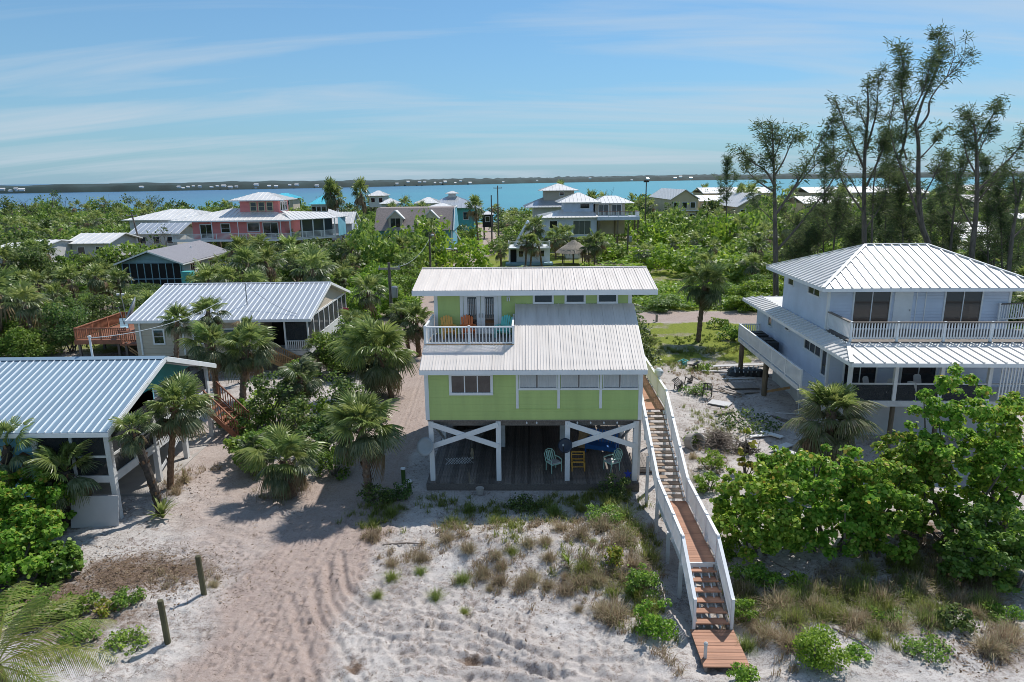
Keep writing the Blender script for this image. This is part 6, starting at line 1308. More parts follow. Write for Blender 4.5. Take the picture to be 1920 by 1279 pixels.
def small_pine(label, px, ptop, Y, seed):
    rng = np.random.default_rng(seed); pb = at(px, 640, Y); g0 = 560; br = [([(px, g0), (px+rng.uniform(-4, 4), (g0+ptop)/2), (px+rng.uniform(-8, 8), ptop)], .2, .03, 1.1)]
    for k in range(7):
        y0_ = g0-(g0-ptop)*rng.uniform(.25, .9); s_ = rng.choice([-1, 1]); L_ = rng.uniform(14, 34); br.append(([(px, y0_), (px+s_*L_*.5, y0_-L_*.55), (px+s_*L_, y0_-L_*rng.uniform(.7, 1.3))], .08, .02, 1.2))
    pine(label, Y, br, seed, 1.2)
for k, (px, pt_, Y) in enumerate(((1495, 405, 84), (1530, 388, 90), (1590, 400, 80), (1650, 385, 84), (1690, 392, 78), (1745, 378, 88), (1780, 402, 74), (1862, 396, 80), (1890, 415, 72), (1600, 430, 70), (1700, 440, 70), (1515, 440, 74))):
    small_pine(['feathery young pine right of the leftmost pine', 'feathery young pine before the pale condominium', 'feathery young pine left of the straight dark pine', 'feathery young pine right of the straight dark pine', 'feathery young pine left of the tallest pine', 'feathery young pine right behind the tallest pine', 'feathery young pine beside the thin dark pine', 'feathery young pine right of the ivy-clad pine', 'feathery young pine near the right edge', 'low feathery pine at the foot of the straight pine', 'low feathery pine at the foot of the tallest pine', 'low feathery pine beside the small crowded pine'][k], px, pt_, Y, 40+k)
for k, (px, pt_, Y) in enumerate(((1545, 300, 76), (1662, 255, 72), (1690, 335, 66), (1852, 300, 70), (1765, 320, 80), (1880, 350, 66))):
    small_pine(['tall thin pine between the first two big trunks', 'tall thin pine right of the straight dark pine', 'thin pine left of the tallest trunk', 'thin pine behind the ivy-clad one', 'thin pine right of the tallest trunk', 'thin ragged pine near the forked trunk'][k], px, pt_, Y, 70+k)
# ------------------------------------------------------------------ shrubs and trees behind
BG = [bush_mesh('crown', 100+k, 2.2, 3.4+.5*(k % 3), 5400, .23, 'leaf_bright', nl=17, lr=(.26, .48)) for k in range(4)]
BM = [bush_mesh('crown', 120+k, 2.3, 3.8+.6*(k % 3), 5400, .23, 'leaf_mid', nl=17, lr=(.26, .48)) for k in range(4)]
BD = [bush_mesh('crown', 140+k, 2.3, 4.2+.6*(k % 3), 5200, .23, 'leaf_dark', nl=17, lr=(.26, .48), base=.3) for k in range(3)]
HOUSES = [(-5.5, 8.5, 27, 41.5), (14.5, 31, 30, 49), (-42, -14.5, 25.5, 38.5), (-30, -14, 46.5, 63.5), (-36.5, -27, 52.5, 62.5), (-53.5, -41, 89, 108), (Fx-11, Fx+17, 109, 124), (Hx-7.5, Hx+8.5, 114.5, 129), (Mx0-4.2, Mx0+4.2, 110, 121), (7, 14, 110, 118), (Lx-10, Lx+11, 133, 147)]
for o in bpy.data.objects:
    if o.parent is None and o.get('category') in ('house', 'building', 'carport') and o.location.y > 95 and not o.name.startswith('shore'):
        W = max([abs(c.bound_box[k][0]) for c in o.children if c.type == 'MESH' for k in range(8)]+[2]); HOUSES.append((o.location.x-W, o.location.x+W, o.location.y-2.5, o.location.y+13))
LAWNS = [G2((1185, 596), (1440, 596), (1500, 665), (1400, 690), (1300, 690), (1200, 700)), G2((1190, 520), (1300, 520), (1395, 580), (1190, 580)), G2((890, 505), (935, 470), (1000, 470), (1110, 500), (1130, 520), (890, 520)), G2((1190, 700), (1430, 660), (1480, 830), (1300, 900), (1200, 900))]
def inp(x, y, p):
    c = False; j = len(p)-1
    for i in range(len(p)):
        if (p[i][1] > y) != (p[j][1] > y) and x < (p[j][0]-p[i][0])*(y-p[i][1])/(p[j][1]-p[i][1]+1e-12)+p[i][0]: c = not c
        j = i
    return c
def free(x, y, r):
    for a, b_, c, d in HOUSES:
        if a-r*.6 < x < b_+r*.6 and c-r*.8 < y < d+r*.6: return False
    q = np.array([x]); w_ = np.array([y])
    if dpoly(q, w_, DRIVE)[0] < (2.6+r*.6 if y < 66 else 1.6+r*.55) or dpoly(q, w_, CROSS)[0] < 2.6+r*.5: return False
    return not any(inp(x, y, p) for p in LAWNS)
LM = [(-22, 56, 'the steel-roofed cottage'), (-32, 57, 'the brown sun deck'), (-48, 99, 'the slate blue cottage'), (Fx, 114, 'the pink house'), (Hx, 118, 'the brown mansard house'), (Mx0, 113, 'the A-frame'), (10.3, 113, 'the tiki hut'), (23, 42, 'the white balcony house'), (1, 34, 'the green house'), (at(729, 492, 56).x, 56, 'the transformer pole'), (16.7, 59, 'the lone lawn palm'), (28, 62, 'the forked pine'), (42, 62, 'the tallest pine'), (50, 60, 'the ivy-clad pine'), (-27, 32, 'the blue-roofed cottage')]
TH = []
def where_label(x, y):
    lx, ly, nm = min(LM, key=lambda q: (q[0]-x)**2*1.5+(q[1]-y)**2); dx_, dy_ = x-lx*y/ly, y-ly
    return ('left of ' if dx_ < -4 else 'right of ' if dx_ > 4 else 'in front of ' if dy_ < 0 else 'behind ')+nm
def name_thicket():
    by = {}
    for o, base in TH: by.setdefault(base, []).append(o)
    for base, L in by.items():
        L.sort(key=lambda o: o.location.y)
        for k, o in enumerate(L): o['label'] = base if len(L) == 1 else ('nearest ' if k == 0 else ordinal(k+1)+' nearest ')+base
rng = np.random.default_rng(77); pts = []
y = 41.0
while y < 236:
    st = 3.0 if y < 60 else (3.3 if y < 95 else 4.2+.012*(y-95)); xm = .80*y+8; x = -xm
    while x < xm:
        pts.append((x+rng.uniform(-.9, .9)*st*.6, y+rng.uniform(-.9, .9)*st*.5)); x += st
    y += st*.9
SV, SF, SM, so = [], [], [], 0
cnt = {'bush': 0, 'palm': 0, 'tree': 0}
loB = {m_: [bush_mesh('x', 300+k+10*i, 2.3, 4.0+.5*k, 560, .5, m_, nl=18, lr=(.28, .45), stems=1) for k in range(3)] for i, m_ in enumerate(('leaf_bright', 'leaf_mid', 'leaf_dark'))}
def mesh_arr(me):
    V = np.empty(len(me.vertices)*3, np.float32); me.vertices.foreach_get('co', V); F = np.empty(len(me.loops), np.int32); me.loops.foreach_get('vertex_index', F); return V.reshape(-1, 3), F.reshape(-1, 4)
LO = {m_: [mesh_arr(p[0]) for p in L] for m_, L in loB.items()}; LP = [far_palm_arrays(500+k, [3.5, 5.0, 6.2][k], 15) for k in range(3)]
STM = ['leaf_bright', 'leaf_mid', 'leaf_dark']+PALM_M
for (x, y) in pts:
    s = rng.uniform(.7, 1.25)
    if not free(x, y, 1.7*s): continue
    if y < 47 and -15 < x < 14: continue
    if x < -13 and y < 53: continue
    if -40 < x < -26 and y < 56: continue
    nz_ = float(fbm(np.array([x/13+3]), np.array([y/13]), 3)[0]); left = x < -18; mid = -19 <= x <= -5 and 55 < y < 112
    bright = .8 if mid else (.62 if 10 < x < .5*y and y < 135 else .18); pp = .52 if left and y < 100 else (.08 if mid else .22)
    if x > .45*y: bright = .15
    u = rng.random(); u2 = rng.random()*.6+nz_*.4
    hs_ = 1.0
    if y > 105 and abs(x-Lx) < 30: hs_ = .75
    if x > -2 and 60 < y < 100: hs_ = .72
    if -23 < x < -7 and 82 < y < 113: hs_ = 1.35
    if x > 24 and y > 118: hs_ = 1.3
    if x < -50 and 78 < y < 100: hs_ = 1.2
    if -6 < x < 17 and 72 < y < 113: hs_ = .38
    if -60 < x < -36 and 64 < y < 92:
        hs_ = .6 if y < 77 else (.45 if y < 84 else .28)
        if rng.random() < .3 and y > 77: continue
    if x < -30 and y > 205: hs_ = 1.15
    loc = (x, y, gz(x, y)-.05)
    if hs_ < .5 and u < pp: u = pp+.01
    if u < pp and (cnt['palm'] < 190 and y < 100):
        cnt['palm'] += 1; k = rng.integers(5)
        TH.append((place('palm_tree', FP[k], loc, rng.uniform(0, 6.28), s*1.05*min(1, hs_+.1), 'cabbage palm', 'palm', 'palms in the thickets', 'trunk'), ('tall ' if k in (1, 2) else 'low ')+'thicket palm '+where_label(x, y)))
    elif u >= pp and y < 92 and cnt['bush'] < 290:
        m_ = BG if u2 < bright else (BM if u2 < bright+.3 else BD); cnt['bush'] += 1
        TH.append((place('shrub', m_[rng.integers(len(m_))], loc, rng.uniform(0, 6.28), (s, s, s*hs_*rng.uniform(.75, 1.1)), 'shrub', 'shrub', 'shrubs in the thickets'), ('bright green' if m_ is BG else 'mid green' if m_ is BM else 'dark green')+' thicket shrub '+where_label(x, y)))
    else:
        c_, s_ = math.cos(u*40), math.sin(u*40); Rm = np.array([[c_, -s_, 0], [s_, c_, 0], [0, 0, 1]])
        if u < pp: V, F, ms = LP[rng.integers(3)]; ms = np.array(ms)+3; k = s
        else:
            mm = 0 if u2 < bright*.8 else (1 if u2 < bright*.8+.4 else 2); V, F = LO[STM[mm]][rng.integers(3)]; ms = np.full(len(F), mm); k = s*(1+.002*y)
        SV.append((V@Rm.T)*np.array([k, k, k*hs_])+np.array(loc)); SF.append(F+so); SM.append(ms); so += len(V)
o = link('thicket', np_mesh('thicket', np.concatenate(SV), np.concatenate(SF), STM, np.concatenate(SM))); tag(o, 'distant mixed thicket of shrubs and palms reaching to the bay', 'thicket', kind='stuff')
name_thicket(); print('VEG', cnt, so)
# taller trees on the bay shore at the left, some bare
def bare_tree(label, px, ptop, Y, seed, name='bare_tree', m='bark_grey', leafy=0):
    rng = np.random.default_rng(seed); top = at(px, ptop, Y); t = thing(name, label, 'tree', (top.x, Y, 0), 0); b = MB(); H_ = top.z; ends = []
    def grow(p, d, L, r, dep):
        q = p+d*L; b.tube([p, p.lerp(q, .5)+Vector(rng.normal(size=3))*L*.05, q], [r, r*.8, r*.6], 5, cap=False)
        if dep == 0: ends.append(np.array(q)); return
        for k in range(rng.integers(2, 4)): grow(q, (d+Vector(rng.normal(size=3))*.45+Vector((0, 0, .15))).normalized(), L*rng.uniform(.6, .85), r*.6, dep-1)
    grow(Vector((0, 0, -.3)), Vector((rng.uniform(-.15, .15), 0, 1)).normalized(), H_*.36, .16, 4); zz = max(v[2] for v in b.v); b.v = [(v[0], v[1], v[2]*H_/zz) for v in b.v]
    b.build('trunk', m, t, recalc=False)
    if leafy:
        E_ = np.array(ends); E_[:, 2] *= H_/zz; P = np.repeat(E_, leafy, 0)+rng.normal(size=(len(E_)*leafy, 3))*.5; V, F = leaves(P, rng.normal(size=P.shape)+np.array([0, 0, .5]), .5, rng); link('crown', np_mesh('crown', V, F, 'leaf_dark'), t)
for k, (px, pt_, Y) in enumerate(((65, 368, 210), (110, 366, 215), (212, 364, 220), (285, 366, 215), (303, 372, 220), (640, 372, 200), (745, 362, 190), (1340, 345, 200), (1150, 350, 190))): bare_tree(['leftmost bare tree on the bay shore', 'leaning dead trunk on the bay shore at far left', 'thin bare tree before the deep blue water', 'grey bare tree above the long white roof', 'bare twiggy tree right of the grey one', 'bare tree near the turquoise roofed house', 'bare grey tree right of the white pavilion', 'bare tree left of the slim ragged pine', 'bare twiggy tree right of the white house'][k], px, pt_, Y, 900+k, leafy=0 if k % 2 == 0 else 2)
for k, (px, pt_, Y, lb) in enumerate(((25, 370, 185, 'bushy dark tree at the far left above the bay'), (82, 362, 200, 'ragged dark tree leaning over the bay'), (238, 370, 205, 'spiky dark tree above the leaning utility pole'), (312, 376, 205, 'dark tree on the shore behind the long white roof'), (190, 378, 210, 'slim dark tree on the shore left of the spiky one'))): bare_tree(lb, px, pt_, Y, 950+k, 'shore_tree', leafy=14 if k == 0 else 7)
for k, (px, pt_, Y, lb) in enumerate(((612, 345, 150, 'left tall palm of the pair beside the turquoise roofed house'), (625, 352, 150, 'right tall palm of the pair beside the turquoise roofed house'), (682, 345, 150, 'tall ragged palm left of the white pavilion'), (1048, 346, 195, 'palm top rising behind the square tower'), (1105, 364, 165, 'palm rising behind the white balcony house'), (895, 375, 140, 'bushy palm left of the end of the sand road'), (1412, 350, 170, 'palm among the condominiums near the first pine'), (1385, 352, 180, 'palm among the condominiums beside the slim pine'))):
    top = at(px, pt_, Y); V_ = FP[2]; sc = top.z/6.0; place('tall_palm', V_, (top.x, Y, 0), k*1.7, (1.25, 1.25, sc), lb, 'palm', None, 'trunk')
bare_tree('grey bare branching tree in front of the grey walled house', 318, 424, 105, 990, leafy=2)

# ------------------------------------------------------------------ near shrubs
def shrub(label, px, py, rpx, hpx, mats, seed, n=2200, leaf=.16, shape=4, nl=22, lr=(.2, .36), Y=None, base=.12, name='shrub', cat='shrub', stems=7, stem_m='bark_grey'):
    g_ = gpt(px, py) if Y is None else Vector((at(px, py, Y).x, Y, gz(at(px, py, Y).x, Y))); k = mpp(g_.y, 1.5); R_ = rpx*k; H_ = hpx*k
    return place(name, bush_mesh('crown', seed, R_, H_, n, leaf, mats, nl=nl, lr=lr, shape=shape, base=base, asp=.8, stems=stems, stem_m=stem_m), g_, 0, 1.0, label, cat)
gr = dict(leaf=.128, shape=8, nl=120, lr=(.07, .15), name='sea_grape')
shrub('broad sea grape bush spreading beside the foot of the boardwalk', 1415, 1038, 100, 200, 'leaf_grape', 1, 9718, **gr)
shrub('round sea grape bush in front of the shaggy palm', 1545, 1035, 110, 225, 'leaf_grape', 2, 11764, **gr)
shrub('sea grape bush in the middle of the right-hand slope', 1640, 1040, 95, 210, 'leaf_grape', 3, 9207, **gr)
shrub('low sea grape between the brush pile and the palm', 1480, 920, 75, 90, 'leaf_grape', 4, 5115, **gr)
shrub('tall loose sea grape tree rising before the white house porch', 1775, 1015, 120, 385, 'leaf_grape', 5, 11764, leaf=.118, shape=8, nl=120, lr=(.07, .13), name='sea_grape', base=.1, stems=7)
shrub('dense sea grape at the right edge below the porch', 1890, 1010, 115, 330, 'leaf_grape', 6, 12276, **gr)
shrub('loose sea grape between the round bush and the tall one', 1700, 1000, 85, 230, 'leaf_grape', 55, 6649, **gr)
shrub('dark sea grape in the shade at the right edge', 1850, 1090, 110, 170, 'leaf_mid', 7, 8184, **gr)
shrub('sprig of yellowing sea grape leaves above the brush pile', 1400, 890, 22, 100, 'leaf_yellow', 8, 130, leaf=.2, shape=8, nl=10, lr=(.25, .4), name='sea_grape')
shrub('sea grape with pale leaves at the left edge of the frame', 55, 1010, 95, 150, 'leaf_grape', 9, 11625, **gr)
shrub('bright round-leaved sea grape beneath the cottage at the left edge', 30, 1090, 110, 150, 'leaf_grape', 10, 13950, **gr)
shrub('lower sea grape reaching onto the sand at the left', 110, 1080, 50, 70, 'leaf_mid', 11, 4030, **gr)
shrub('dark dense shrub in the middle of the left lot', 520, 800, 70, 120, 'leaf_dark', 12, 3000, .17); shrub('dark shrub below the hanging palm skirt', 640, 790, 60, 110, 'leaf_dark', 13, 2600, .17); shrub('green shrub behind the short shaggy palm', 490, 880, 50, 95, 'leaf_mid', 14, 2000, .16); shrub('rounded shrub with broad leaves left of the shaggy palm', 455, 860, 35, 55, 'leaf_mid', 15, 1200, .17)
shrub('dark shrub between the two big palms on the left lot', 600, 860, 55, 90, 'leaf_dark', 16, 2000, .17); shrub('light green shrub near the cottage stairs', 500, 770, 40, 50, 'leaf_bright', 17, 1200, .15); shrub('yellow-green shrub left of the palm pair', 395, 655, 34, 34, 'leaf_yellow', 18, 1300, .2); shrub('yellow-green bush below the palm pair', 452, 770, 14, 26, 'leaf_bright', 19, 500, .14)
shrub('dark glossy shrub at the heart of the left lot', 560, 835, 52, 92, 'leaf_dark', 70, 2400, .15); shrub('mid green shrub hiding the cottage stairs foot', 480, 815, 38, 60, 'leaf_mid', 71, 1500, .15); shrub('leafy shrub just left of the leaning big palm', 630, 890, 40, 60, 'leaf_mid', 72, 1500, .13); shrub('dark shrub below the two palms between the cottages', 430, 800, 40, 52, 'leaf_dark', 73, 1500, .15); shrub('bright shrub behind the shaggy palm crown', 590, 800, 40, 66, 'leaf_bright', 74, 1500, .14); shrub('low dark shrub at the drive edge below the hanging skirt', 690, 790, 40, 44, 'leaf_dark', 75, 1300, .14); shrub('mid green shrub under the small porch palm', 560, 720, 44, 50, 'leaf_mid', 76, 1500, .17); shrub('shrub filling the gap right of the screened porch', 690, 690, 44, 56, 'leaf_mid', 77, 1600, .17); shrub('green shrub between the drive and the palm with hanging skirt', 745, 690, 26, 40, 'leaf_mid', 78, 900, .15)
npalm('young low palm at the drive edge behind the big leaning palm', 640, 850, 640, 790, 44, 22, 41, boots=False); npalm('small dark palm left of the shaggy short palm', 478, 890, 474, 842, 36, 20, 42, boots=False, kinds={'young': 'mid2'}); npalm('palm half hidden right of the white screened porch', 668, 690, 668, 610, 38, 26, 43, boots=False)
for k, (px, Y_, hp) in enumerate(((150, 98, 66), (190, 97, 62), (230, 98, 58), (62, 92, 60), (20, 92, 62), (105, 95, 64))): shrub(['dark shrub before the thicket roof', 'second dark shrub before the thicket roof', 'rightmost dark shrub before the thicket roof', 'shrub before the small white roof corner', 'shrub before the flat white roof', 'shrub between the two left thicket roofs'][k], px, 480, 30, hp, 'leaf_mid' if k % 2 else 'leaf_dark', 80+k, 1500, .3, Y=Y_)
shrub('green shrub beside the white screened porch', 660, 620, 40, 55, 'leaf_mid', 20, 1600, .2); shrub('dark shrub in front of the screened porch', 640, 690, 38, 60, 'leaf_dark', 21, 1500, .18); shrub('small shrub behind the blue-roofed cottage', 60, 660, 90, 46, 'leaf_mid', 22, 2400, .2, Y=43); shrub('leafy shrub below the brown sun deck', 95, 690, 40, 50, 'leaf_mid', 23, 2400, .22, Y=46); shrub('dark shrub under the steel-roofed cottage windows', 310, 690, 36, 34, 'leaf_dark', 24, 1500, .2, Y=47.5); shrub('pale shrub at the far left behind the blue roof', 10, 640, 60, 60, 'leaf_mid', 25, 2200, .22, Y=45); shrub('low shrub behind the blue roof ridge', 210, 690, 50, 26, 'leaf_mid', 26, 1600, .2, Y=44)
shrub('low ragged shrub on the lawn beside the side gallery', 1378, 640, 36, 34, 'leaf_mid', 27, 1000, .2); shrub('broad-leaved plant on the lawn left of the side gallery', 1345, 615, 22, 22, 'leaf_mid', 28, 500, .2); shrub('dark evergreen shrub hiding the foot of the leaning palm', 705, 945, 40, 42, 'leaf_dark', 29, 1300, .09); shrub('small dark shrub around the capped posts', 752, 935, 28, 36, 'leaf_dark', 30, 900, .09)
shrub('small lime green shrub by the boardwalk landing', 1335, 880, 26, 42, 'leaf_bright', 31, 900, .1); shrub('feathery green shrub beside the boardwalk stairs', 1330, 920, 28, 40, 'leaf_bright', 32, 900, .1); shrub('bright green mound below the sea grapes', 1432, 1095, 34, 38, 'leaf_bright', 33, 1400, .08); shrub('second bright green mound below the sea grapes', 1492, 1100, 26, 34, 'leaf_bright', 34, 1000, .08); shrub('green fern-like mound right of the lower steps', 1388, 1165, 32, 52, 'leaf_bright', 35, 1200, .08)
shrub('perfectly rounded green bush on the sand at lower right', 1540, 1245, 46, 78, 'leaf_bright', 36, 4200, .07, nl=12, lr=(.45, .6), base=.3); shrub('small green bush beside the bottom platform', 1390, 1285, 34, 44, 'leaf_bright', 37, 1100, .08); shrub('green bush with yellow leaves left of the lower stairs', 1232, 1185, 42, 70, 'leaf_bright', 38, 1500, .09); shrub('yellow-green bush along the boardwalk on the mound', 1205, 1110, 40, 60, 'leaf_mid', 39, 1300, .09); shrub('leafy yellow-green shrub on top of the mound', 1150, 1045, 26, 36, 'leaf_yellow', 40, 500, .1); shrub('small green tussock bush in front of the deck', 1130, 985, 40, 46, 'leaf_mid', 41, 1200, .08); shrub('dark shrub at the right front corner of the deck', 1155, 930, 34, 44, 'leaf_dark', 42, 1200, .09); shrub('dark plants below the deck edge beside the planter', 985, 955, 44, 22, 'leaf_dark', 43, 900, .09)
shrub('vine-like green plants at the left edge below the sea grape', 40, 1150, 60, 60, 'leaf_bright', 60, 1500, .1); shrub('low leafy plants above the coconut fronds', 95, 1160, 40, 42, 'leaf_mid', 61, 900, .1); shrub('yellow-green seedling at the edge of the leaf litter', 195, 1150, 22, 30, 'leaf_yellow', 62, 260, .1); shrub('green creeper patch beside the nearer post', 235, 1215, 46, 30, 'leaf_mid', 63, 700, .09)
shrub('green weeds at the right front of the sandy slope', 1730, 1215, 50, 26, 'leaf_mid', 64, 800, .08); shrub('small fresh green bush on the right sandy slope', 1880, 1165, 34, 36, 'leaf_bright', 65, 800, .08); shrub('low green clump between dry tufts on the right slope', 1610, 1230, 26, 24, 'leaf_bright', 66, 600, .07)
shrub('fern-like green growth beside the boardwalk landing', 1352, 985, 24, 40, 'leaf_bright', 67, 900, .09); shrub('fresh green growth at the end of the landing', 1362, 1045, 26, 44, 'leaf_bright', 68, 1000, .09); shrub('green undergrowth between the lower steps and the sea grapes', 1400, 1085, 34, 40, 'leaf_mid', 69, 1000, .09)
shrub('pale green weed patch beside the upper stairs', 1300, 830, 20, 24, 'leaf_mid', 44, 500, .1); shrub('low weeds by the fallen black chairs', 1305, 735, 30, 20, 'leaf_mid', 45, 600, .12); shrub('green weeds in front of the black chairs', 1318, 695, 20, 16, 'leaf_bright', 46, 400, .12); shrub('dark weeds in the shade of the side gallery', 1400, 800, 60, 22, 'leaf_dark', 47, 900, .14); shrub('scrubby plant on the littered bank at left', 155, 1150, 44, 50, 'leaf_mid', 48, 900, .11); shrub('small green plant on the littered bank', 240, 1128, 34, 26, 'leaf_mid', 49, 600, .1); shrub('twiggy green plant near the coconut fronds', 150, 1200, 40, 40, 'leaf_mid', 50, 700, .1); shrub('green plant at the lower right edge of the sand', 1790, 1175, 40, 40, 'leaf_dark', 51, 900, .1); shrub('dark low plant in the shade at lower right', 1660, 1165, 34, 30, 'leaf_mid', 52, 700, .09)

# ------------------------------------------------------------------ dune grass, litter, debris
def blades(P, h, rng, wd=.012, lean=.5):
    n = len(P); a = rng.uniform(0, 2*np.pi, n); L = h*rng.uniform(.5, 1.2, n); ln = rng.uniform(.1, lean, n)*L; D_ = np.stack([np.cos(a), np.sin(a), 0*a], 1); U = np.stack([-np.sin(a+.6), np.cos(a+.6), 0*a], 1)*wd
    m_ = P+D_*(ln*.35)[:, None]+np.array([0, 0, 1])*(L*.62)[:, None]; e = P+D_*ln[:, None]+np.array([0, 0, 1])*(L*(1-.25*ln/L))[:, None]
    V = np.concatenate([np.stack([P-U, P+U, m_+U*.8, m_-U*.8], 1), np.stack([m_-U*.8, m_+U*.8, e+U*.1, e-U*.1], 1)], 0).reshape(-1, 3); return V, np.arange(len(V)).reshape(-1, 4)
def grass_patch(name, label, spots, m, dens, h, seed, wd=.012, lean=.7):
    rng = np.random.default_rng(seed); Ps = []
    for px, py, rx, ry, k in spots:
        c = gp(px, py); sx = rx*mpp(c.y, 0); sy = ry*mpp(c.y, 0)*2.0; n = int(dens*k*sx*sy*3.14); nc = max(2, int(n/22)); q = rng.normal(size=(nc, 2))*.55; C = np.stack([c.x+q[:, 0]*sx, c.y+q[:, 1]*sy], 1); i = rng.integers(nc, size=n); XY = C[i]+rng.normal(size=(n, 2))*.07; Ps.append(XY)
    XY = np.concatenate(Ps); P = np.stack([XY[:, 0], XY[:, 1], ground_h(XY[:, 0], XY[:, 1])-.02], 1)
    V, F = blades(P, h*rng.uniform(.7, 1.3, len(P)), rng, wd, lean); o = link(name, np_mesh(name, V, F, m)); tag(o, label, 'grass', kind='stuff')
grass_patch('dry_grass', 'dry brown dune grass in patches on the sand mound before the green house', [(700, 1010, 40, 16, 1), (760, 1050, 50, 18, 1), (850, 1010, 60, 25, 1.2), (940, 1080, 80, 30, 1.2), (1000, 1110, 40, 14, .7), (1120, 1010, 90, 35, 1.3), (1180, 1060, 60, 45, 1.2), (1100, 1080, 60, 30, 1.2), (1150, 1155, 45, 30, 1.4), (1060, 1120, 24, 14, 1), (990, 1010, 40, 20, .8), (1480, 1150, 120, 30, 1.1), (1660, 1130, 110, 35, 1.2), (1800, 1110, 90, 30, .8), (1440, 1220, 60, 30, .8), (1600, 1190, 70, 30, .9), (1750, 1040, 60, 40, .7), (1870, 1230, 60, 25, .8), (1330, 860, 30, 60, .5), (300, 1090, 60, 20, .5), (400, 1080, 20, 12, .8), (350, 900, 40, 30, .8), (1240, 1240, 40, 24, .9), (530, 915, 50, 24, .6), (1300, 700, 60, 40, .25)], 'grass_dry', 150, .3, 1, .010, 1.2)
grass_patch('dune_grass', 'green dune grass tufts along the deck shadow and around the mound', [(820, 945, 60, 14, .9), (920, 960, 90, 14, .9), (1040, 950, 100, 16, 1.2), (1130, 940, 80, 22, 1.2), (1000, 985, 90, 12, .8), (700, 990, 40, 12, 1), (850, 1000, 30, 12, .8), (950, 1000, 40, 14, .8), (1090, 1080, 60, 26, .9), (1200, 1040, 40, 50, 1.2), (1190, 1130, 40, 50, 1.2), (1230, 1170, 30, 30, 1), (960, 1030, 40, 20, .7), (1500, 1140, 120, 30, .6), (1640, 1150, 80, 40, .6), (1700, 1080, 120, 30, .7), (1390, 1130, 40, 40, .9), (1780, 1150, 60, 40, .6), (1340, 800, 40, 60, .35), (1290, 690, 60, 20, .6), (1330, 660, 120, 12, .8), (1460, 1190, 50, 30, .6), (720, 960, 50, 20, 1)], 'grass_green', 210, .3, 2, .010, 1.1)
grass_patch('lawn_grass', 'short bright grass on the lawn behind the boardwalk', [(1290, 640, 110, 14, 1), (1360, 630, 90, 12, 1), (1250, 560, 70, 20, 1.2), (1300, 545, 70, 20, 1), (1420, 650, 70, 8, .8)], 'grass_green', 42, .22, 3, .03, .5)
grass_patch('sea_oats', 'a few tall pale sea oat stalks before the ground deck', [(1010, 900, 8, 3, 1), (1150, 910, 16, 4, 1), (880, 915, 10, 3, 1), (1290, 900, 8, 3, 1)], 'straw', 130, 1.0, 4, .008, .6)
def tuft_mesh(seed, n, L, m):
    rng = np.random.default_rng(seed); a = rng.uniform(0, 2*np.pi, n); el = np.radians(rng.uniform(38, 86, n)); ln = L*rng.uniform(.5, 1.15, n); D_ = np.stack([np.cos(a), np.sin(a)], 1); st = rng.normal(size=(n, 2))*.09*L/.5; U = np.stack([-np.sin(a), np.cos(a), 0*a], 1)*.0085; rows = []
    for t in (0, .35, .7, 1.0):
        r = ln*t*np.cos(el)*(1+.35*t); z = ln*(t*np.sin(el)-.52*t*t*np.cos(el)**.6); wq = 1-.85*t
        c = np.concatenate([st+D_*r[:, None], np.maximum(z, -.04)[:, None]], 1); rows.append((c-U*wq, c+U*wq))
    V = []; F = []
    for k in range(3): V.append(np.stack([rows[k][0], rows[k][1], rows[k+1][1], rows[k+1][0]], 1).reshape(-1, 3))
    V = np.concatenate(V); return np_mesh('grass_tuft', V, np.arange(len(V)).reshape(-1, 4), m)
TM = [tuft_mesh(k, 330, .62, 'grass_dry') for k in range(4)]; TG = [tuft_mesh(10+k, 300, .66, 'grass_green') for k in range(4)]
rng = np.random.default_rng(31); TH = []
TS = [(x, y, 'dry', s_) for x, y, s_ in ((700, 1012, .9), (735, 1060, .8), (790, 1052, .9), (840, 1012, 1), (880, 1030, .9), (905, 1080, 1), (940, 1092, 1.1), (980, 1100, 1), (1000, 1085, .9), (1030, 1040, .9), (1060, 1110, .9), (1150, 1160, 1.35), (1130, 1150, 1.0), (1085, 1095, 1.1), (1120, 1088, 1), (1090, 1010, 1.1), (1130, 1000, 1.2), (1165, 1020, 1.2), (1190, 1060, 1.1), (1210, 1090, 1), (1170, 1080, 1), (1050, 1000, 1), (990, 1020, .9), (940, 1050, .8), (1255, 1240, 1), (1400, 1110, 1.2), (1460, 1140, 1.2), (1440, 1190, 1.2), (1480, 1210, 1.1), (1600, 1170, 1.2), (1650, 1130, 1.3), (1680, 1180, 1.2), (1720, 1110, 1.2), (1760, 1070, 1.2), (1800, 1130, 1), (1860, 1220, 1), (1895, 1200, 1), (400, 1100, .7), (345, 905, .9), (330, 925, .8), (520, 915, .8), (1300, 860, .8), (1345, 870, .8))]+[(x, y, 'green', s_) for x, y, s_ in ((850, 985, .9), (930, 985, .9), (1040, 965, 1), (1090, 960, 1.1), (1140, 955, 1.2), (1170, 975, 1.2), (1195, 1000, 1.1), (960, 1025, .8), (880, 960, .9), (1000, 955, .9), (1215, 1050, 1.1), (1190, 1115, 1.1), (1225, 1140, 1), (1090, 1060, 1), (700, 985, .9), (735, 965, .9), (1500, 1130, 1.2), (1540, 1120, 1.2), (1580, 1110, 1.2), (1620, 1110, 1.1), (1660, 1150, 1.3), (1640, 1195, 1.1), (1700, 1060, 1.2), (1770, 1100, 1.1), (1400, 1215, 1), (1370, 1080, 1), (1820, 1090, 1), (1560, 1160, 1), (1310, 900, .8), (1280, 680, .9), (1240, 655, .9))]
for k in range(46): TS.append((rng.uniform(1370, 1900), rng.normal(1140, 45), 'dry' if rng.random() < .55 else 'green', rng.uniform(.7, 1.2)))
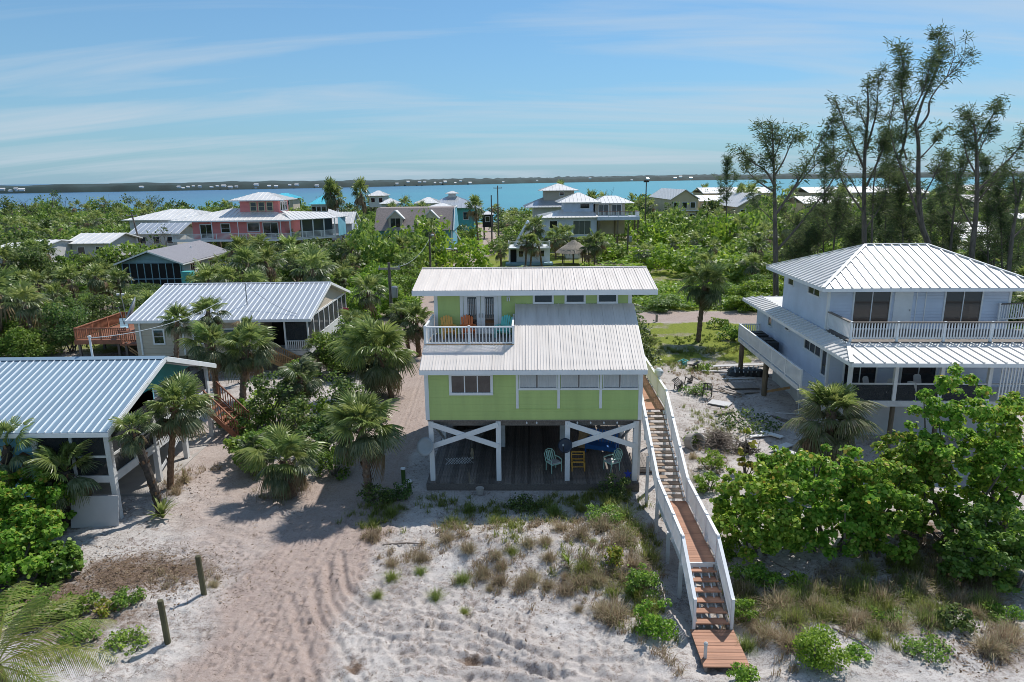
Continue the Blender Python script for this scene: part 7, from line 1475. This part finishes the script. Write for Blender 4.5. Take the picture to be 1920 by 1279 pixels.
for k in range(26): TS.append((rng.normal(1000, 150), rng.normal(1060, 45), 'dry' if rng.random() < .7 else 'green', rng.uniform(.4, .8)))
TS = [q for q in TS if not (1235 < q[0] < 1380 and q[1] > 925)]
for x, y, kd, s_ in TS:
    o = link('grass_tuft', (TM if kd == 'dry' else TG)[rng.integers(4)], None, gpt(x, y)-Vector((0, 0, .02)), (0, 0, rng.uniform(0, 6.28)), s_*rng.uniform(.85, 1.15)); tag(o, 'tuft', 'grass tuft', 'dune grass tufts')
    TH.append((o, ('dry tan' if kd == 'dry' else 'green')+' arching grass tuft '+('on the sand mound before the green house' if x < 1250 else 'on the sandy slope right of the boardwalk') if y > 930 and x > 600 else 'small grass tuft beside the cottages or stairs'))
name_thicket()
# vine carpet on the far side of the sand road
rng = np.random.default_rng(9); XY = np.array([tuple(gp(rng.uniform(1190, 1420), rng.uniform(535, 582))[:2]) for k in range(7000)]); P = np.stack([XY[:, 0], XY[:, 1], rng.uniform(.05, .45, len(XY))+.4*fbm(XY[:, 0]/2, XY[:, 1]/2, 2)], 1); V, F = leaves(P, rng.normal(size=P.shape)*.5+np.array([0, 0, 1]), .36, rng, .8)
tag(link('vine_carpet', np_mesh('vine_carpet', V, F, 'leaf_bright')), 'bright green vine carpet beyond the sand road', 'vines', kind='stuff')
rng = np.random.default_rng(10); Ps = []
for px, py, rx, ry, n in ((230, 1085, 160, 60, 5200), (330, 1060, 120, 40, 2200), (480, 1080, 160, 80, 500), (950, 1110, 230, 80, 700), (900, 1180, 200, 60, 250), (1560, 1130, 190, 50, 2600), (1760, 1080, 150, 80, 2200), (1840, 1240, 110, 40, 900), (1340, 760, 80, 110, 3600), (1400, 710, 60, 30, 900), (340, 910, 60, 50, 900), (1000, 1000, 200, 40, 900), (60, 1160, 130, 80, 3000), (700, 1060, 140, 60, 300), (520, 890, 60, 40, 500)):
    x = rng.normal(px, rx*.5, n); y = rng.normal(py, ry*.5, n); Ps += [tuple(gp(float(a), float(min(max(c, 520), 1400)))[:2]) for a, c in zip(x, y)]
XY = np.array(Ps); P = np.stack([XY[:, 0], XY[:, 1], ground_h(XY[:, 0], XY[:, 1])+.012], 1); V, F = leaves(P, rng.normal(size=P.shape)*.35+np.array([0, 0, 1]), rng.choice([.035, .05, .08, .12], len(P)), rng, .4); tag(link('leaf_litter', np_mesh('leaf_litter', V, F, 'litter')), 'dead brown leaves scattered over sand and under shrubs', 'leaf litter', kind='stuff')
# brush pile and loose sticks
def brush(label, px, py, wpx, h, n, seed, m='bark_dark'):
    rng = np.random.default_rng(seed); g_ = gpt(px, py); W = wpx*mpp(g_.y, 0); t = thing('brush_pile', label, 'brush pile', g_); b = MB()
    for k in range(n):
        a = rng.uniform(0, 6.28); r_ = W*abs(rng.normal())*.45; p = Vector((r_*math.cos(a), r_*math.sin(a)*.8, 0)); z = h*max(0, 1-(r_/W)**2)*rng.uniform(0, 1); d = Vector(rng.normal(size=3))*.5; d.z *= .35; L = rng.uniform(.5, 1.3); p.z = z
        b.tube([p-d*L*.5, p+Vector(rng.normal(size=3))*.06, p+d*L*.5], [rng.uniform(.008, .022), .012, .005], 4, cap=False)
    b.build('branches', m, t, recalc=False)
brush('big tangled brown brush pile beside the sea grapes', 1345, 838, 52, .9, 420, 1, 'driftwood'); brush('dark shaded brush pile next to the big one', 1400, 850, 40, .6, 200, 2); brush('low heap of driftwood twigs under the sea grapes', 1560, 1090, 70, .25, 120, 3, 'driftwood')
for k, (px, py, qx, qy, r_, lb) in enumerate(((718, 1021, 792, 1023, .035, 'long bleached stick lying on the sand left of the mound'), (1560, 1180, 1640, 1220, .03, 'bent driftwood branch on the sand at lower right'), (215, 1115, 260, 1098, .02, 'thin stick on the littered bank'), (1700, 1085, 1712, 1040, .03, 'pale stick poking up among dune grass at right'), (1840, 1190, 1900, 1178, .03, 'driftwood stick near the right edge'))):
    a = gpt(px, py); c = gpt(qx, qy); m_ = a.lerp(c, .55)+Vector((.08, .08, .05)); o = MB().tube([a+Vector((0, 0, .03)), m_, c+Vector((0, 0, .06))], [r_, r_*.9, r_*.5], 6).build('stick', 'driftwood', None); tag(o, lb, 'stick')
# fallen black chairs and timber beside the stairs
def black_chair(label, px, py, rot, m='black_plastic'):
    g_ = gpt(px, py); t = thing('plastic_chair', label, 'chair', g_, 0, 'chairs dumped on the sand'); t.rotation_euler = rot; t.location.z += .12
    for k in range(4): MB().box(-.25, .25, -.24+k*.12, -.15+k*.12, .42, .45).build('seat_slat', m, t)
    for k in range(5): b = MB(); b.beam((-.2+k*.1, .24, .45), (-.2+k*.1, .38, .92), .05, .02); b.build('back_slat', m, t)
    b = MB(); b.box(-.26, .26, .36, .4, .9, .96); b.build('back_rail', m, t)
    for sx in (-.27, .27):
        MB().box(sx-.03, sx+.03, -.28, .3, .62, .65).build('armrest', m, t)
        for sy in (-.24, .24): MB().box(sx-.025, sx+.025, sy-.025, sy+.025, 0, .63).build('leg', m, t)
black_chair('black plastic chair standing upright on the littered sand', 1326, 745, (0, 0, R(160))); black_chair('dark chair tipped on its back behind the upright one', 1302, 722, (R(-80), 0, R(30))); black_chair('overturned black lounger frame near the lawn', 1290, 694, (R(85), R(10), R(100))); black_chair('green-black chair lying on its side by the lawn', 1276, 688, (0, R(85), R(40)), 'teal_paint'); black_chair('dark broken chair in the weeds by the boardwalk', 1282, 735, (R(70), R(20), R(200)))
def board(label, px, py, L, W, rz, m, z=.05, tilt=0, name='timber_board'):
    g_ = gpt(px, py); o = MB().box(-L/2, L/2, -W/2, W/2, 0, .05).build(name, m, None, loc=g_+Vector((0, 0, z)), recalc=True); o.rotation_euler = (tilt, 0, rz); tag(o, label, 'board', 'timber lying beside the white house')
board('long pale board lying nearest the lawn', 1385, 690, 4.2, .3, R(6), 'pale_board', .2, .1); board('pale plank left of the long board', 1350, 698, 2.6, .2, R(-12), 'pale_board'); board('thin board in front of the gallery stilt', 1385, 712, 2.4, .15, R(4), 'white_old'); board('flat grey pallet sheet beside the gallery stilt', 1392, 728, 1.9, 1.3, R(2), 'wood_grey', .18); board('second pallet sheet under the first', 1388, 734, 2.1, 1.2, R(8), 'wood_grey', .05); board('narrow plank left of the pallet sheets', 1372, 735, 2.2, .15, R(-58), 'wood_grey'); board('another narrow plank left of the pallets', 1364, 738, 2.2, .13, R(-55), 'driftwood'); board('square pale board on the sand by the black chair', 1350, 758, 1.3, .9, R(-35), 'pale_board', .06); board('weathered board near the shaded brush', 1358, 776, 1.2, .25, R(20), 'driftwood'); board('white plank in the shade below the gallery', 1430, 820, 1.5, .25, R(10), 'white', .08); board('white board pointing down the shaded slope', 1447, 818, 1.2, .4, R(-50), 'white', .1); board('bent white panel near the shaggy palm', 1466, 842, 1.4, .45, R(35), 'white', .12); board('white panel farthest down beside the palm', 1480, 850, 1.1, .3, R(-60), 'white', .1); board('dark plank leaning by the ground wall', 1468, 790, 1.6, .2, R(-55), 'wood_dark', .1)
t = thing('concrete_ring', 'pale hollow concrete ring at the left of the brush pile', 'pipe ring', gpt(1302, 838), 0); b = MB(); b.lathe([(.42, -.25), (.5, -.25), (.5, .25), (.42, .25), (.42, -.25)], 20); Mx = Matrix.Translation((0, 0, .3)) @ Matrix.Rotation(R(70), 4, 'X') @ Matrix.Rotation(R(25), 4, 'Y'); b.v = [tuple(Mx @ Vector(p)) for p in b.v]; b.build('ring', 'concrete', t)
t = thing('tarpaulin_heap', 'dark crumpled tarpaulin heap with pale pipes by the lawn', 'heap', gpt(1405, 702)); rng = np.random.default_rng(4); b = MB()
for k in range(14): a = rng.uniform(0, 6.28); r_ = rng.uniform(0, 1.3); b.lathe([(.0, .35), (.3, .3), (.5, .12), (.62, -.05)], 7, c=(r_*math.cos(a), r_*math.sin(a)*.6, rng.uniform(-.1, .1)))
b.build('sheet', 'ac_dark', t); b = MB()
for k in range(6): b.tube([(-1.2+k*.3, -.5, .3), (-.9+k*.35, .6, .45)], .04, 6)
b.build('pipes', 'white_old', t)
o = MB().prism([(0, 0, 0), (.5, .1, .1), (.55, .1, .7), (.05, 0, .75)], (.0, .03, 0)).build('small_flag', 'flag_red', None, loc=Vector((at(641, 578, 60).x, 60, 2.2))); o2 = MB().tube([(0, 0, -2.2), (0, 0, .8)], .025, 6).build('flagpole', 'metal_grey', o); tag(o, 'small red and white flag behind the screened porch', 'flag')
